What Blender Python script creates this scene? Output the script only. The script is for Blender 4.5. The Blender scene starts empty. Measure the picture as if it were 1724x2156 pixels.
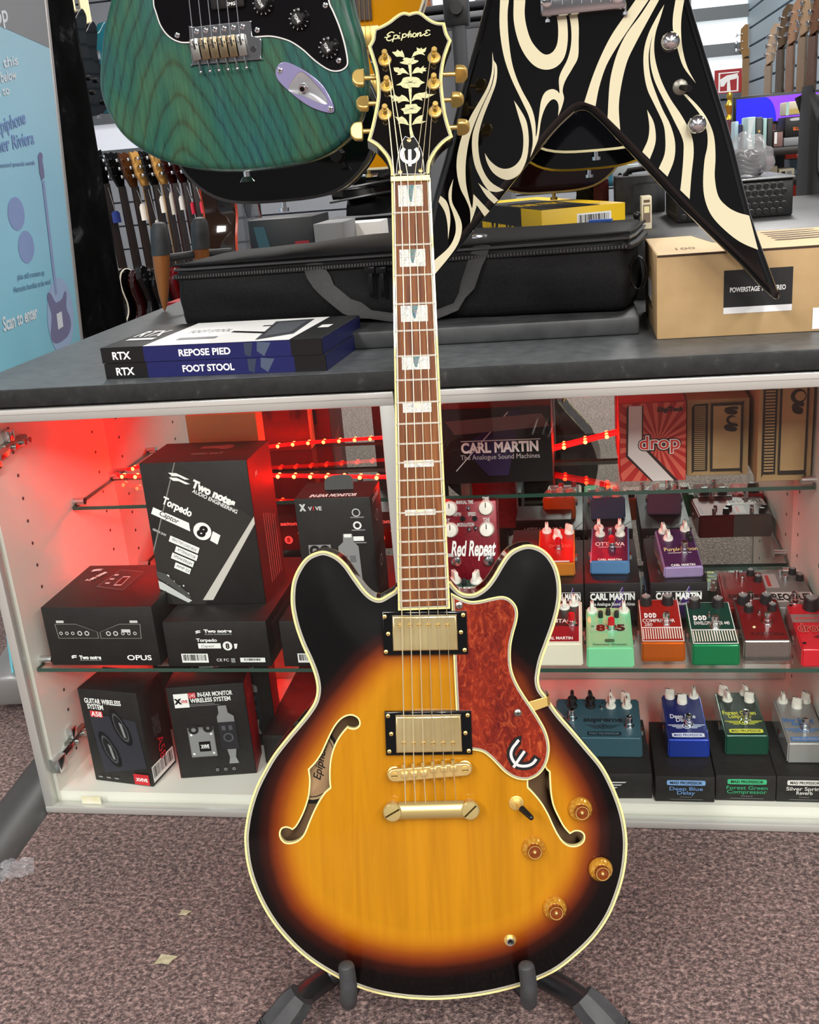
import bpy, bmesh, math, random
from mathutils import Vector as V, Matrix as Mx
from mathutils.geometry import delaunay_2d_cdt
random.seed(7)
S = bpy.context.scene
COL = S.collection
PI = math.pi
# ------------------------------------------------------------------ camera
CF, CYAW, CPIT, CROL, CH = 2171.18, -.1820, .3298, -.0856, .93
CAMP = V((0, 0, CH))
_cy, _sy, _cp, _sp = math.cos(CYAW), math.sin(CYAW), math.cos(CPIT), math.sin(CPIT)
FWD = V((_sy*_cp, _cy*_cp, -_sp))
_r0 = V((_cy, -_sy, 0)); _u0 = _r0.cross(FWD)
RGT = math.cos(CROL)*_r0 + math.sin(CROL)*_u0
UPV = -math.sin(CROL)*_r0 + math.cos(CROL)*_u0
cam = bpy.data.objects.new('camera', bpy.data.cameras.new('camera'))
COL.objects.link(cam)
cam.matrix_world = Mx(((RGT.x, UPV.x, -FWD.x, 0), (RGT.y, UPV.y, -FWD.y, 0), (RGT.z, UPV.z, -FWD.z, CH), (0, 0, 0, 1)))
cam.data.sensor_fit = 'VERTICAL'; cam.data.sensor_height = 36; cam.data.lens = CF/2156*36
cam.data.clip_start = .02
S.camera = cam
# ------------------------------------------------------------------ light
S.view_settings.view_transform = 'Standard'; S.view_settings.look = 'None'
S.view_settings.gamma = 1; S.view_settings.use_curve_mapping = False
S.view_settings.exposure = -.12
wd = bpy.data.worlds.new('shop'); S.world = wd; wd.use_nodes = True
wd.node_tree.nodes['Background'].inputs[0].default_value = (.75, .85, 1, 1)
wd.node_tree.nodes['Background'].inputs[1].default_value = .15
def area(name, loc, sx, sy, power, col=(1, .97, .93), rot=(0, 0, 0)):
    l = bpy.data.lights.new(name, 'AREA'); l.shape = 'RECTANGLE'; l.size = sx; l.size_y = sy
    l.energy = power; l.color = col
    o = bpy.data.objects.new(name, l); COL.objects.link(o); o.location = loc; o.rotation_euler = rot
    return o
# fluorescent ceiling fittings of the shop
for x in (-1.6, .75, 2.4):
    for y, p in ((-3.4, 135), (-2.0, 75), (-.7, 28), (2.7, 40), (4.7, 70)):
        area('ceiling_light', (x, y, 2.93), .35, 1.25, p)
# ------------------------------------------------------------------ projection helpers: photo pixel -> point on a real plane
def ray(x, y): return FWD + RGT*((x-862)/CF) - UPV*((y-1078)/CF)
def AY(x, y, Y): d = ray(x, y); return CAMP + d*(Y/d.y)
def AZ(x, y, Z): d = ray(x, y); return CAMP + d*((Z-CH)/d.z)
def AX(x, y, X): d = ray(x, y); return CAMP + d*(X/d.x)
def AD(x, y, k): return CAMP + ray(x, y)*k
class Fr:
    def __init__(s, o, x, y, z):
        s.o, s.x, s.y, s.z = V(o), V(x), V(y), V(z)
        s.M = Mx(((x[0], y[0], z[0], o[0]), (x[1], y[1], z[1], o[1]), (x[2], y[2], z[2], o[2]), (0, 0, 0, 1)))
    def p(s, px, py, w=0.):
        d = ray(px, py); o = s.o + s.z*w
        q = CAMP + d*((o-CAMP).dot(s.z)/d.dot(s.z)) - s.o
        return V((q.dot(s.x), q.dot(s.y)))
    def ps(s, pts, w=0., ox=0, oy=0, k=1):
        out = []
        for t in pts:
            q = s.p(ox+t[0]/k, oy+t[1]/k, w); out.append((q.x, q.y) + tuple(t[2:]))
        return out
# ------------------------------------------------------------------ materials
def lin(c):
    if isinstance(c, str):
        c = [int(c[i:i+2], 16)/255 for i in (0, 2, 4)]
    return tuple(((v+.055)/1.055)**2.4 if v > .04045 else v/12.92 for v in c)
MC = {}
def mat(c, r=.5, m=0., coat=0., em=0., spec=.5, key=None):
    k = (c, r, m, coat, em, spec)
    if k in MC: return MC[k]
    M = bpy.data.materials.new('mat_%s' % c); M.use_nodes = True
    b = M.node_tree.nodes['Principled BSDF']; L = (*lin(c), 1)
    b.inputs['Base Color'].default_value = L; b.inputs['Roughness'].default_value = r
    b.inputs['Metallic'].default_value = m; b.inputs['Coat Weight'].default_value = coat
    b.inputs['Coat Roughness'].default_value = .04; b.inputs['Specular IOR Level'].default_value = .1 if coat > .45 else spec
    if em: b.inputs['Emission Color'].default_value = L; b.inputs['Emission Strength'].default_value = em
    MC[k] = M; return M
class NT:
    def __init__(s, name):
        s.M = bpy.data.materials.new(name); s.M.use_nodes = True; s.t = s.M.node_tree; s.b = s.t.nodes['Principled BSDF']
    def n(s, ty, **kw):
        q = s.t.nodes.new(ty)
        for k, v in kw.items():
            if k.startswith('i_'):
                kk = k[2:]; q.inputs[int(kk) if kk.isdigit() else kk.replace('_', ' ')].default_value = v
            else: setattr(q, k, v)
        return q
    def l(s, a, b): s.t.links.new(a, b)
    def co(s, scale=(1, 1, 1), rot=(0, 0, 0), src='Object'):
        c = s.n('ShaderNodeTexCoord'); m = s.n('ShaderNodeMapping'); m.inputs['Scale'].default_value = scale
        m.inputs['Rotation'].default_value = rot; s.l(c.outputs[src], m.inputs[0]); return m.outputs[0]
    def noise(s, co, sc, det=3, ro=.5, dist=0):
        q = s.n('ShaderNodeTexNoise'); s.l(co, q.inputs['Vector']); q.inputs['Scale'].default_value = sc
        q.inputs['Detail'].default_value = det; q.inputs['Roughness'].default_value = ro; q.inputs['Distortion'].default_value = dist
        return q.outputs['Fac']
    def ramp(s, f, stops, lerp='LINEAR'):
        q = s.n('ShaderNodeValToRGB'); q.color_ramp.interpolation = lerp; e = q.color_ramp.elements
        for i, (p, c) in enumerate(stops):
            x = e[i] if i < 2 else e.new(p)
            x.position = p; x.color = (*lin(c), 1)
        s.l(f, q.inputs[0]); return q.outputs[0]
    def mix(s, f, a, b, mode='MIX'):
        q = s.n('ShaderNodeMix', data_type='RGBA', blend_type=mode)
        if isinstance(f, (int, float)): q.inputs[0].default_value = f
        else: s.l(f, q.inputs[0])
        for i, v in ((6, a), (7, b)):
            if isinstance(v, str): q.inputs[i].default_value = (*lin(v), 1)
            else: s.l(v, q.inputs[i])
        return q.outputs[2]
    def bump(s, h, st=.3, d=.001):
        q = s.n('ShaderNodeBump'); q.inputs['Strength'].default_value = st; q.inputs['Distance'].default_value = d
        s.l(h, q.inputs['Height']); s.l(q.outputs[0], s.b.inputs['Normal'])
    def done(s, c, r=.5, m=0, coat=0):
        s.l(c, s.b.inputs['Base Color']); s.b.inputs['Roughness'].default_value = r
        s.b.inputs['Metallic'].default_value = m; s.b.inputs['Coat Weight'].default_value = coat
        s.b.inputs['Coat Roughness'].default_value = .03; return s.M
def noisy(name, a, b, sc, r=.5, scale=(1, 1, 1), det=4, bump=0, coat=0, lo=.35, hi=.65, m=0):
    t = NT(name); f = t.noise(t.co(scale), sc, det)
    if bump: t.bump(f, bump)
    return t.done(t.ramp(f, [(lo, a), (hi, b)]), r, m, coat)
def glassmat(name, tint, refl=1.):
    M = bpy.data.materials.new(name); M.use_nodes = True; t = M.node_tree; t.nodes.clear()
    o = t.nodes.new('ShaderNodeOutputMaterial'); x = t.nodes.new('ShaderNodeMixShader')
    a = t.nodes.new('ShaderNodeBsdfTransparent'); g = t.nodes.new('ShaderNodeBsdfGlossy'); f = t.nodes.new('ShaderNodeFresnel')
    a.inputs[0].default_value = (*lin(tint), 1); g.inputs['Roughness'].default_value = 0
    mm = t.nodes.new('ShaderNodeMath'); mm.operation = 'MULTIPLY'; ge = t.nodes.new('ShaderNodeNewGeometry')
    bk = t.nodes.new('ShaderNodeMath'); bk.operation = 'MULTIPLY_ADD'; bk.inputs[1].default_value = -refl; bk.inputs[2].default_value = refl
    t.links.new(ge.outputs['Backfacing'], bk.inputs[0]); t.links.new(bk.outputs[0], mm.inputs[1])   # one reflection per pane, on its outer face
    t.links.new(f.outputs[0], mm.inputs[0]); t.links.new(mm.outputs[0], x.inputs[0])
    t.links.new(a.outputs[0], x.inputs[1]); t.links.new(g.outputs[0], x.inputs[2]); t.links.new(x.outputs[0], o.inputs[0])
    return M
def filmmat(name, c='e4e4e8', k=.35):
    M = bpy.data.materials.new(name); M.use_nodes = True; t = M.node_tree; b = t.nodes['Principled BSDF']
    b.inputs['Base Color'].default_value = (*lin(c), 1); b.inputs['Roughness'].default_value = .12; b.inputs['Alpha'].default_value = k; b.inputs['Specular IOR Level'].default_value = 1.; return M
BLACK = mat('0b0b0c', .35); GLOSSB = mat('070708', .12, coat=1.); WHITE = mat('f2f2f0', .5); CREAM = mat('f0e6a8', .35)
GOLD = mat('f0cc78', .33, .82); CHROME = mat('dcdfe2', .16, 1.); STEEL = mat('9b9a94', .35, 1.); RUBBER = mat('2b2c2e', .6)
MATB = mat('1d1d1e', .45); GREY = mat('8a8a8c', .5); LGREY = mat('c9c9c8', .5); RED = mat('c01828', .4); KNOBW = mat('efece2', .35)
INK = mat('dcdcdc', .55)
# ------------------------------------------------------------------ mesh builder
def sm(pts, n=6):
    """closed Catmull-Rom through pts; a third value marks a sharp corner"""
    N = len(pts); out = []
    def c(i): return len(pts[i % N]) > 2
    for i in range(N):
        p0, p1, p2, p3 = (V(pts[(i+k) % N][:2]) for k in (-1, 0, 1, 2))
        if c(i): p0 = 2*p1-p2
        if c(i+1): p3 = 2*p2-p1
        for j in range(n):
            t = j/n
            out.append(.5*((2*p1)+(p2-p0)*t+(2*p0-5*p1+4*p2-p3)*t*t+(3*p1-p0-3*p2+p3)*t**3))
    return out
def area2(P): return sum(P[i-1][0]*P[i][1]-P[i][0]*P[i-1][1] for i in range(len(P)))/2
def inset(P, d):
    """offset a closed polygon inward by d"""
    s = 1 if area2(P) > 0 else -1; out = []; N = len(P)
    for i in range(N):
        a = V(P[i])-V(P[i-1]); b = V(P[(i+1) % N])-V(P[i])
        if a.length < 1e-9: a = b
        if b.length < 1e-9: b = a
        n1 = V((-a.y, a.x)).normalized(); n2 = V((-b.y, b.x)).normalized(); m = n1+n2
        m = m.normalized() if m.length > 1e-6 else n1
        out.append(V(P[i])+m*(s*d/max(.5, m.dot(n1))))
    return out
def inside(p, P):
    r = False; x, y = p[0], p[1]; j = len(P)-1
    for i in range(len(P)):
        xi, yi = P[i][0], P[i][1]; xj, yj = P[j][0], P[j][1]
        if (yi > y) != (yj > y) and x < (xj-xi)*(y-yi)/(yj-yi)+xi: r = not r
        j = i
    return r
def pdist(p, P):
    b = 9e9; p = V(p[:2]); q = V(P[-1][:2])
    for t in P:
        t = V(t[:2]); e = t-q; L = e.length_squared
        k = max(0, min(1, (p-q).dot(e)/L)) if L > 0 else 0
        b = min(b, (p-q-e*k).length_squared); q = t
    return math.sqrt(b)
TXT = {}
def textmesh(s, bold=0., shear=0., res=4):
    k = (s, bold, shear)
    if k not in TXT:
        cu = bpy.data.curves.new('t', 'FONT'); cu.body = s; cu.size = 1; cu.offset = bold; cu.shear = shear
        cu.resolution_u = res; cu.align_x = 'CENTER'; cu.fill_mode = 'FRONT'
        o = bpy.data.objects.new('t', cu); me = o.to_mesh()
        vs = [v.co.copy() for v in me.vertices]; fs = [tuple(p.vertices) for p in me.polygons]
        o.to_mesh_clear(); bpy.data.objects.remove(o); bpy.data.curves.remove(cu)
        TXT[k] = (vs, fs)
    return TXT[k]
class MB:
    def __init__(s): s.v = []; s.f = []; s.m = []; s.mats = []
    def mi(s, m):
        if m not in s.mats: s.mats.append(m)
        return s.mats.index(m)
    def add(s, vs, fs, m, M=None):
        b = len(s.v); i = s.mi(m)
        for v in vs: s.v.append(M @ V(v) if M else V(v))
        for f in fs: s.f.append(tuple(b+k for k in f)); s.m.append(i)
        return s
    def box(s, x0, x1, y0, y1, z0, z1, m, M=None, bev=0., seg=2, taper=None):
        bm = bmesh.new(); r = bmesh.ops.create_cube(bm, size=1)
        for v in r['verts']:
            t = taper if (taper and v.co.z > 0) else 1
            v.co = V(((x0+x1)/2+v.co.x*(x1-x0)*t, (y0+y1)/2+v.co.y*(y1-y0)*t, (z0+z1)/2+v.co.z*(z1-z0)))
        if bev: bmesh.ops.bevel(bm, geom=bm.edges[:]+bm.verts[:], offset=bev, segments=seg, profile=.5, affect='EDGES')
        s.bm(bm, m, M); return s
    def bm(s, bm, m, M=None):
        bm.verts.index_update(); s.add([v.co for v in bm.verts], [[v.index for v in f.verts] for f in bm.faces], m, M); bm.free()
    def lathe(s, prof, m, M=None, n=20, cap=True):
        vs = []; fs = []; K = len(prof)
        for r, z in prof:
            for j in range(n): a = 2*PI*j/n; vs.append((r*math.cos(a), r*math.sin(a), z))
        for i in range(K-1):
            for j in range(n): a, b = i*n+j, i*n+(j+1) % n; fs.append((a, b, b+n, a+n))
        if cap: fs.append(tuple(reversed(range(n)))); fs.append(tuple(range((K-1)*n, K*n)))
        return s.add(vs, fs, m, M)
    def cyl(s, p0, p1, r, m, M=None, n=12, r1=None):
        p0, p1 = V(p0), V(p1); q = (p1-p0).to_track_quat('Z', 'Y').to_matrix().to_4x4()
        T = Mx.Translation(p0) @ q
        return s.lathe([(r, 0), (r if r1 is None else r1, (p1-p0).length)], m, (M @ T) if M else T, n)
    def sph(s, c, r, m, M=None, n=12, sc=(1, 1, 1)):
        pr = [(max(1e-5, r*math.sin(PI*i/8)), -r*math.cos(PI*i/8)) for i in range(9)]
        T = Mx.Translation(V(c)) @ Mx.Diagonal((*sc, 1))
        return s.lathe(pr, m, (M @ T) if M else T, n, False)
    def tube(s, pts, r, m, M=None, n=10, flat=None, up=None):
        pts = [V(p) for p in pts]; vs = []; fs = []; K = len(pts)
        T = (pts[1]-pts[0]).normalized(); N = (V(up) if up else T.orthogonal()); N = (N-T*N.dot(T)).normalized()
        for i in range(K):
            t = (pts[min(i+1, K-1)]-pts[max(i-1, 0)]).normalized()
            N = (N-t*N.dot(t)).normalized(); B = t.cross(N)
            rr = r[i] if isinstance(r, (list, tuple)) else r
            for j in range(n):
                a = 2*PI*(j+.5)/n; vs.append(pts[i]+N*(rr*math.cos(a))+B*((flat or rr)*math.sin(a)))
        for i in range(K-1):
            for j in range(n): a, b = i*n+j, i*n+(j+1) % n; fs.append((a, b, b+n, a+n))
        fs.append(tuple(reversed(range(n)))); fs.append(tuple(range((K-1)*n, K*n)))
        return s.add(vs, fs, m, M)
    def flat(s, loops, z0, z1, m, M=None, bev=0., seg=2):
        cu = bpy.data.curves.new('f', 'CURVE'); cu.dimensions = '2D'; cu.fill_mode = 'BOTH'
        cu.extrude = max(0, abs(z1-z0)/2-bev); cu.bevel_depth = bev; cu.bevel_resolution = seg; cu.offset = -bev
        if isinstance(loops[0][0], (int, float)): loops = [loops]
        for L in loops:
            sp = cu.splines.new('POLY'); sp.points.add(len(L)-1); sp.use_cyclic_u = True
            for p, q in zip(sp.points, L): p.co = (q[0], q[1], 0, 1)
        o = bpy.data.objects.new('f', cu); me = o.to_mesh(); zc = (z0+z1)/2
        s.add([(v.co.x, v.co.y, v.co.z+zc) for v in me.vertices], [tuple(p.vertices) for p in me.polygons], m, M)
        o.to_mesh_clear(); bpy.data.objects.remove(o); bpy.data.curves.remove(cu); return s
    def poly(s, P, z, m, M=None): return s.flat([P], z, z, m, M)
    def text(s, t, x, y, h, m, M=None, w=None, bold=0., shear=0., rot=0., z=0., mirror=False):
        """text centred at x, y; h = cap height; w = fitted width"""
        vs, fs = textmesh(t, bold, shear)
        if not vs: return s
        x0 = min(v.x for v in vs); x1 = max(v.x for v in vs); ky = h/.7
        kx = ky if w is None else w/(x1-x0)
        if mirror: kx = -kx
        c, n = math.cos(rot), math.sin(rot); out = []
        for v in vs:
            a, b = (v.x-(x0+x1)/2)*kx, (v.y-.35)*ky; out.append((x+a*c-b*n, y+a*n+b*c, z))
        return s.add(out, fs, m, M)
    def obj(s, name, parent=None, label=None, ang=35, M=None):
        me = bpy.data.meshes.new(name); me.from_pydata(s.v, [], s.f)
        for m in s.mats: me.materials.append(m)
        me.polygons.foreach_set('material_index', s.m); me.validate()
        me.shade_smooth(); me.set_sharp_from_angle(angle=math.radians(ang)); me.update()
        o = bpy.data.objects.new(name, me); COL.objects.link(o)
        if parent: o.parent = parent
        if M is not None: o.matrix_local = M
        if label: o['label'] = label
        return o
def thing(name, label, cat, M=None, group=None):
    o = bpy.data.objects.new(name, None); COL.objects.link(o); o.empty_display_size = .05
    if M is not None: o.matrix_world = M
    return tag(o, label, cat, group)
def tag(o, label, cat, group=None):
    o['label'] = label; o['category'] = cat
    if group: o['group'] = group
    return o
def struct(o): o['kind'] = 'structure'; return o
def kids(o): return [c for c in COL.objects if c.parent == o]
def dup(o, M, label, ch=None):
    r = o.copy(); COL.objects.link(r); r.matrix_world = M; r['label'] = label
    for c in (ch or kids(o)):
        d = c.copy(); COL.objects.link(d); d.parent = r
        for g in kids(c): e = g.copy(); COL.objects.link(e); e.parent = d
    return r
def fxy(o, ang=0.): return Mx.Translation(V(o)) @ Mx.Rotation(ang, 4, 'Z')
# printed faces of a box: x to the right, y DOWN, both as fractions of the face
class Face:
    def __init__(s, mb, M, W, H): s.mb, s.M, s.W, s.H, s.k = mb, M, W, H, 0
    def z(s): s.k += 1; return .0004+.00008*s.k
    def xy(s, p): return (p[0]*s.W, (1-p[1])*s.H)
    def r(s, x0, y0, x1, y1, m): s.mb.add([(*s.xy(q), z) for z in (s.z(),) for q in ((x0, y1), (x1, y1), (x1, y0), (x0, y0))], [(0, 1, 2, 3)], m, s.M); return s
    def pl(s, pts, m): s.mb.poly([s.xy(p) for p in pts], s.z(), m, s.M); return s
    def t(s, t, x, y, h, m, w=None, bold=0., shear=0., rot=0., mirror=False):
        p = s.xy((x, y)); s.mb.text(t, p[0], p[1], h*s.H, m, s.M, None if w is None else w*s.W, bold, shear, rot, s.z(), mirror); return s
    def disc(s, x, y, r, m, hole=0.):
        c = V(s.xy((x, y))); R = r*s.H
        L = [[c+V((math.cos(a), math.sin(a)))*q for a in [2*PI*i/24 for i in range(24)]] for q in ((R, hole*R) if hole else (R,))]
        s.mb.flat(L, *(s.z(),)*2, m, s.M); return s
    def bars(s, x0, y0, x1, y1, bg=WHITE, n=22):
        s.r(x0, y0, x1, y1, bg); x = x0+.05*(x1-x0); z = s.z()
        for i in range(n):
            w = (x1-x0)*.9/n; q = random.choice((.35, .5, .8))
            s.mb.add([(*s.xy(p), z) for p in ((x, y0+.78*(y1-y0)), (x+w*q, y0+.78*(y1-y0)), (x+w*q, y0+.1*(y1-y0)), (x, y0+.1*(y1-y0)))], [(0, 1, 2, 3)], BLACK, s.M); x += w
        return s
def faces(mb, W, D, H):
    def m(o, x, y): x, y = V(x), V(y); z = x.cross(y); return Mx(((x.x, y.x, z.x, o[0]), (x.y, y.y, z.y, o[1]), (x.z, y.z, z.z, o[2]), (0, 0, 0, 1)))
    if mb is None:
        r = {}
        for k in ('front', 'right', 'left', 'top', 'back'): r[k] = faces(MB(), W, D, H)[k]
        return r
    return dict(front=Face(mb, m((0, 0, 0), (1, 0, 0), (0, 0, 1)), W, H), right=Face(mb, m((W, 0, 0), (0, 1, 0), (0, 0, 1)), D, H),
                left=Face(mb, m((0, D, 0), (0, -1, 0), (0, 0, 1)), D, H), top=Face(mb, m((0, 0, H), (1, 0, 0), (0, 1, 0)), W, D),
                back=Face(mb, m((W, D, 0), (-1, 0, 0), (0, 0, 1)), W, H))
def carton(name, label, m, p0, p1, D, H, draw=None, cat='box', group=None, W=None, extra=None, bev=.0012, z=None):
    p0, p1 = V(p0), V(p1); d = p1-p0; d.z = 0
    W = W or d.length; a = math.atan2(d.y, d.x)
    t = thing(name, label, cat, fxy(p0, a), group)
    MB().box(0, W, 0, D, 0, H, m, bev=bev).obj('carton', t)
    if draw:
        F = faces(None, W, D, H); draw(F)
        for f in F.values():
            if f.mb.v: f.mb.obj('printing', t)
    if extra: extra(t, W, D, H)
    return t
# ================================================================== ROOM
t = NT('carpet_pile'); co = t.co()
n1 = t.n('ShaderNodeTexVoronoi', i_Scale=190.); t.l(co, n1.inputs['Vector'])
wv = t.noise(co, 75, 3, .6); n2 = t.noise(co, 210, 2, .7); big = t.noise(co, 5, 2)
cr = t.ramp(n1.outputs['Color'], [(.0, '33282a'), (.3, '4c3d3f'), (.5, '6f5856'), (.72, '8a6c68'), (1, 'a08079')])
cr = t.mix(.75, cr, t.ramp(wv, [(.34, '2e2427'), (.5, '6b5554'), (.66, 'ac8c84')]))
cr = t.mix(.62, cr, t.ramp(n2, [(.38, '120e10'), (.5, '6a5452'), (.62, 'c9aba2')]))
cr = t.mix(.25, cr, t.ramp(big, [(.35, '413c3d'), (.65, '7c6662')])); cr = t.mix(.45, cr, t.ramp(t.noise(co, 140, 4, .7), [(.38, '131011'), (.5, '574a49'), (.63, 'b89e96')]))
t.bump(n2, .9, .004); CARPET = t.done(cr, .95)
struct(MB().box(-4, 4, -7, 8, -.05, 0, CARPET).obj('floor'))
CEIL = mat('9a9b9d', .8); WALLP = mat('b9bcc2', .7)
struct(MB().box(-4, 4, -7, 8, 3, 3.05, CEIL).obj('ceiling'))
struct(MB().box(-4.05, -4, -7, 8, 0, 3, WALLP).obj('wall_left'))
struct(MB().box(-4, 4, -7.05, -7, 0, 3, mat('6c6d70', .8)).obj('wall_front'))
struct(MB().box(4, 4.05, -7, 4.3, 0, 3, mat('6d7076', .7)).obj('wall_right'))
SLAT = mat('a9bcc9', .55); SLATD = mat('4d5660', .7)
def slatwall(name, p0, p1, z0, z1, m, pitch=.11, thick=.02):
    """a slatted display wall from p0 to p1 with grooves"""
    p0, p1 = V(p0), V(p1); d = p1-p0; L = d.length; M = fxy(p0, math.atan2(d.y, d.x)); mb = MB()
    mb.box(0, L, thick, thick+.03, z0, z1, SLATD); z = z0
    while z < z1: mb.box(0, L, 0, thick, z, min(z1, z+pitch-.012), m); z += pitch
    o = mb.obj(name); o.matrix_world = M; return struct(o)
XR = AY(1606, 100, 6.5).x
slatwall('wall_back', (-4, 7.2, 0), (XR, 7.2, 0), 0, 3, mat('a5aab2', .6), .16)
slatwall('wall_right.001', (XR, 7.2, 0), (XR, 4.3, 0), 0, 3, SLAT, .1)
struct(MB().box(XR, 4.05, 4.25, 4.3, 0, 3, WALLP).obj('wall_right.002'))
# shop window far at the back: lit panes in a grey frame
def lit_window(name, x0, x1, y0, y1, Y, rows, glow='e9f1f4', em=.85):
    a, b = AY(x0, y1, Y), AY(x1, y0, Y); mb = MB(); PANE = mat(glow, .4, em=em)
    mb.box(a.x, b.x, Y, Y+.02, a.z, b.z, PANE); f = MB(); H = (b.z-a.z)/rows
    for i in range(rows+1): f.box(a.x-.03, b.x+.03, Y-.04, Y, a.z+i*H-.035, a.z+i*H+.035, mat('6b7276', .5))
    for x in (a.x, b.x): f.box(x-.035, x+.035, Y-.045, Y, a.z, b.z, mat('6b7276', .5))
    w = struct(mb.obj(name)); f.obj('window_frame', w); return w
lit_window('window_1', 1440, 1592, -60, 190, 7.1, 3)
lit_window('window_2', 905, 1010, -60, 380, 7.1, 6, 'dfe7ea', .9)
lit_window('glow_panel', 158, 330, 240, 335, 7.1, 1, 'dfe3ec', .5)  # pale wall area made to glow, with an added frame; no window
# ================================================================== DISPLAY CABINET
YC, YB, ZT, XL, XRR = 1.268, 1.6586, .656, -.855, .345
ALU = mat('cfd0ca', .38, .55); CABW = noisy('cabinet_white', 'dfdbd1', 'e6e2d9', 3, .5)
GLASS = glassmat('door_glass', 'fdfffe', .6); SHELFG = glassmat('shelf_glass', 'f4fbf7', .7)
GEDGE = mat('2e4a40', .15, spec=.8); MIRR = mat('d8dcda', .01, 1.)
cab = thing('display_cabinet', 'low white glass-fronted display cabinet with aluminium door frames, full of pedals and boxes', 'cabinet', Mx.Translation((-.255, 1.47, 0)))
def cpart(mb, name, par=None, label=None):
    o = mb.obj(name); o.parent = par or cab; o.matrix_parent_inverse = Mx.Translation((.255, -1.47, 0))
    if label: o['label'] = label
    if par: o.matrix_parent_inverse = Mx.Identity(4)
    return o
pinmat = mat('40332e', .6)
for x0, x1, ins in ((XL, XL+.018, XL+.0183), (XRR-.018, XRR, XRR-.0183)):
    mb = MB().box(x0, x1, YC+.02, 2.5, 0, ZT, CABW)
    for y in (1.36, 1.61):
        for k in range(16): mb.box(ins-.0004, ins+.0004, y-.002, y+.002, .06+k*.036, .0645+k*.036, pinmat)
    cpart(mb, 'side_panel')
cpart(MB().box(XL+.018, XRR-.018, YC+.022, 1.675, .008, .0285, CABW), 'bottom_panel')
cpart(MB().box(XL+.018, XRR-.018, YC+.022, 1.675, ZT-.018, ZT, CABW), 'top_panel')
mb = MB().box(XL+.018, XRR-.018, YB, YB+.006, .03, ZT-.018, MIRR)
cpart(mb, 'mirror_back', label='mirrored back panel')
cpart(MB().box(XL+.018, XRR-.018, 1.69, 2.5, 0, ZT, CABW), 'rear_carcass')
def shelf(y0, y1, z):
    mb = MB(); x0, x1 = XL+.021, XRR-.021
    mb.add([(x0, y0, z), (x1, y0, z), (x1, y1, z), (x0, y1, z), (x0, y0, z-.006), (x1, y0, z-.006), (x1, y1, z-.006), (x0, y1, z-.006)],
           [(0, 1, 2, 3)], SHELFG)
    mb.add([(x0, y0, z), (x1, y0, z), (x1, y1, z), (x0, y1, z), (x0, y0, z-.006), (x1, y0, z-.006), (x1, y1, z-.006), (x0, y1, z-.006)],
           [(0, 4, 5, 1), (1, 5, 6, 2), (3, 2, 6, 7), (0, 3, 7, 4)], GEDGE)
    return cpart(mb, 'glass_shelf')
ZS, ZU, ZF = .243, .435, .0287
shelf(1.295, 1.652, ZS); shelf(1.492, 1.652, ZU)
for x, s in ((XL+.018, 1), (XRR-.018, -1)):
    for y, z in ((1.315, ZS), (1.62, ZS), (1.505, ZU), (1.646, ZU)):
        cpart(MB().cyl((x, y, z+.005), (x+s*.02, y, z+.005), .006, CHROME), 'shelf_clip')
def door(x0, x1, hx, s):
    d = MB(); w, y0, y1 = .0195, YC, YC+.018
    prof = ((0, w), )
    for (a, b, c, e) in ((x0, x1, ZT-.004-w, ZT-.004), (x0, x1, .002, .002+w*.62)): d.box(a, b, y0, y1, c, e, ALU, bev=.002)
    d.box(x0, x1, y0-.0015, y0+.004, ZT-.0125, ZT-.005, mat('e4e4de', .3, .4), bev=.001)
    for (a, b) in ((x0, x0+w*.75), (x1-w, x1)): d.box(a, b, y0+.0005, y1, .012, ZT-.02, ALU, bev=.002)
    o = cpart(d, 'door'); 
    g = cpart(MB().box(x0+.006, x1-.006, y0+.008, y0+.0125, .008, ZT-.012, GLASS), 'glass_pane', o)
    for z in ((.075, .57) if s > 0 else (.345,)):
        h = MB(); x = hx+s*.018; M = Mx.Translation((x, YC+.03, z))
        h.box(-.006*s if s > 0 else -.012, .012 if s > 0 else .006, -.014, .012, -.012, .012, CHROME, M, .003)
        h.tube([(0, .005, 0), (s*.006, .03, .006), (s*.0, .05, .01)], .008, CHROME, M, 6)
        h.box(-.004, .010, .03, .095, .002, .016, STEEL, M, .003); h.box(-.003, .012, .042, .058, .016, .034, CHROME, M, .003)
        for yy in (.05, .075, .088): h.cyl((.0, yy, .008), (.016*s if s > 0 else -.016, yy, .008), .0045, CHROME, M)
        cpart(h, 'hinge', o)
    return o
d1 = door(XL, -.2415, XL, 1); d2 = door(-.2395, XRR, XRR, -1)
tp = AY(188, 1694, YC-.0004)
cpart(MB().box(tp.x-.016, tp.x+.016, YC+.0072, YC+.0078, .016, .029, noisy('tape', 'd6d09c', 'e2e0c8', 40)), 'tape_scrap', d1, 'yellowed scrap of tape')
# ------------------------------------------------------------------ countertop
t = NT('worn_laminate'); co = t.co(); f = t.noise(co, 14, 6, .65); g = t.noise(co, 60, 3)
c = t.mix(.4, t.ramp(f, [(.3, '44484b'), (.7, '5a5e60')]), t.ramp(g, [(.3, '3b3f42'), (.75, '6a6d6e')]))
t.bump(g, .08); LAM = t.done(c, .42)
t = NT('worn_black_edge'); co = t.co(); f = t.noise(co, 55, 6, .7)
EDGE = t.done(t.ramp(f, [(.3, '0d0e0f'), (.6, '1f2121'), (.74, '4c4a44')]), .7)
mb = MB(); mb.box(-.853, .62, 1.257, 2.6, ZT+.0002, .6795, EDGE, bev=.002); mb.box(-.851, .618, 1.2595, 2.598, .6795, .6802, LAM)
tag(mb.obj('countertop'), 'dark grey worn laminate countertop above the glass cabinet', 'countertop')
ZC = .6802
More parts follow.
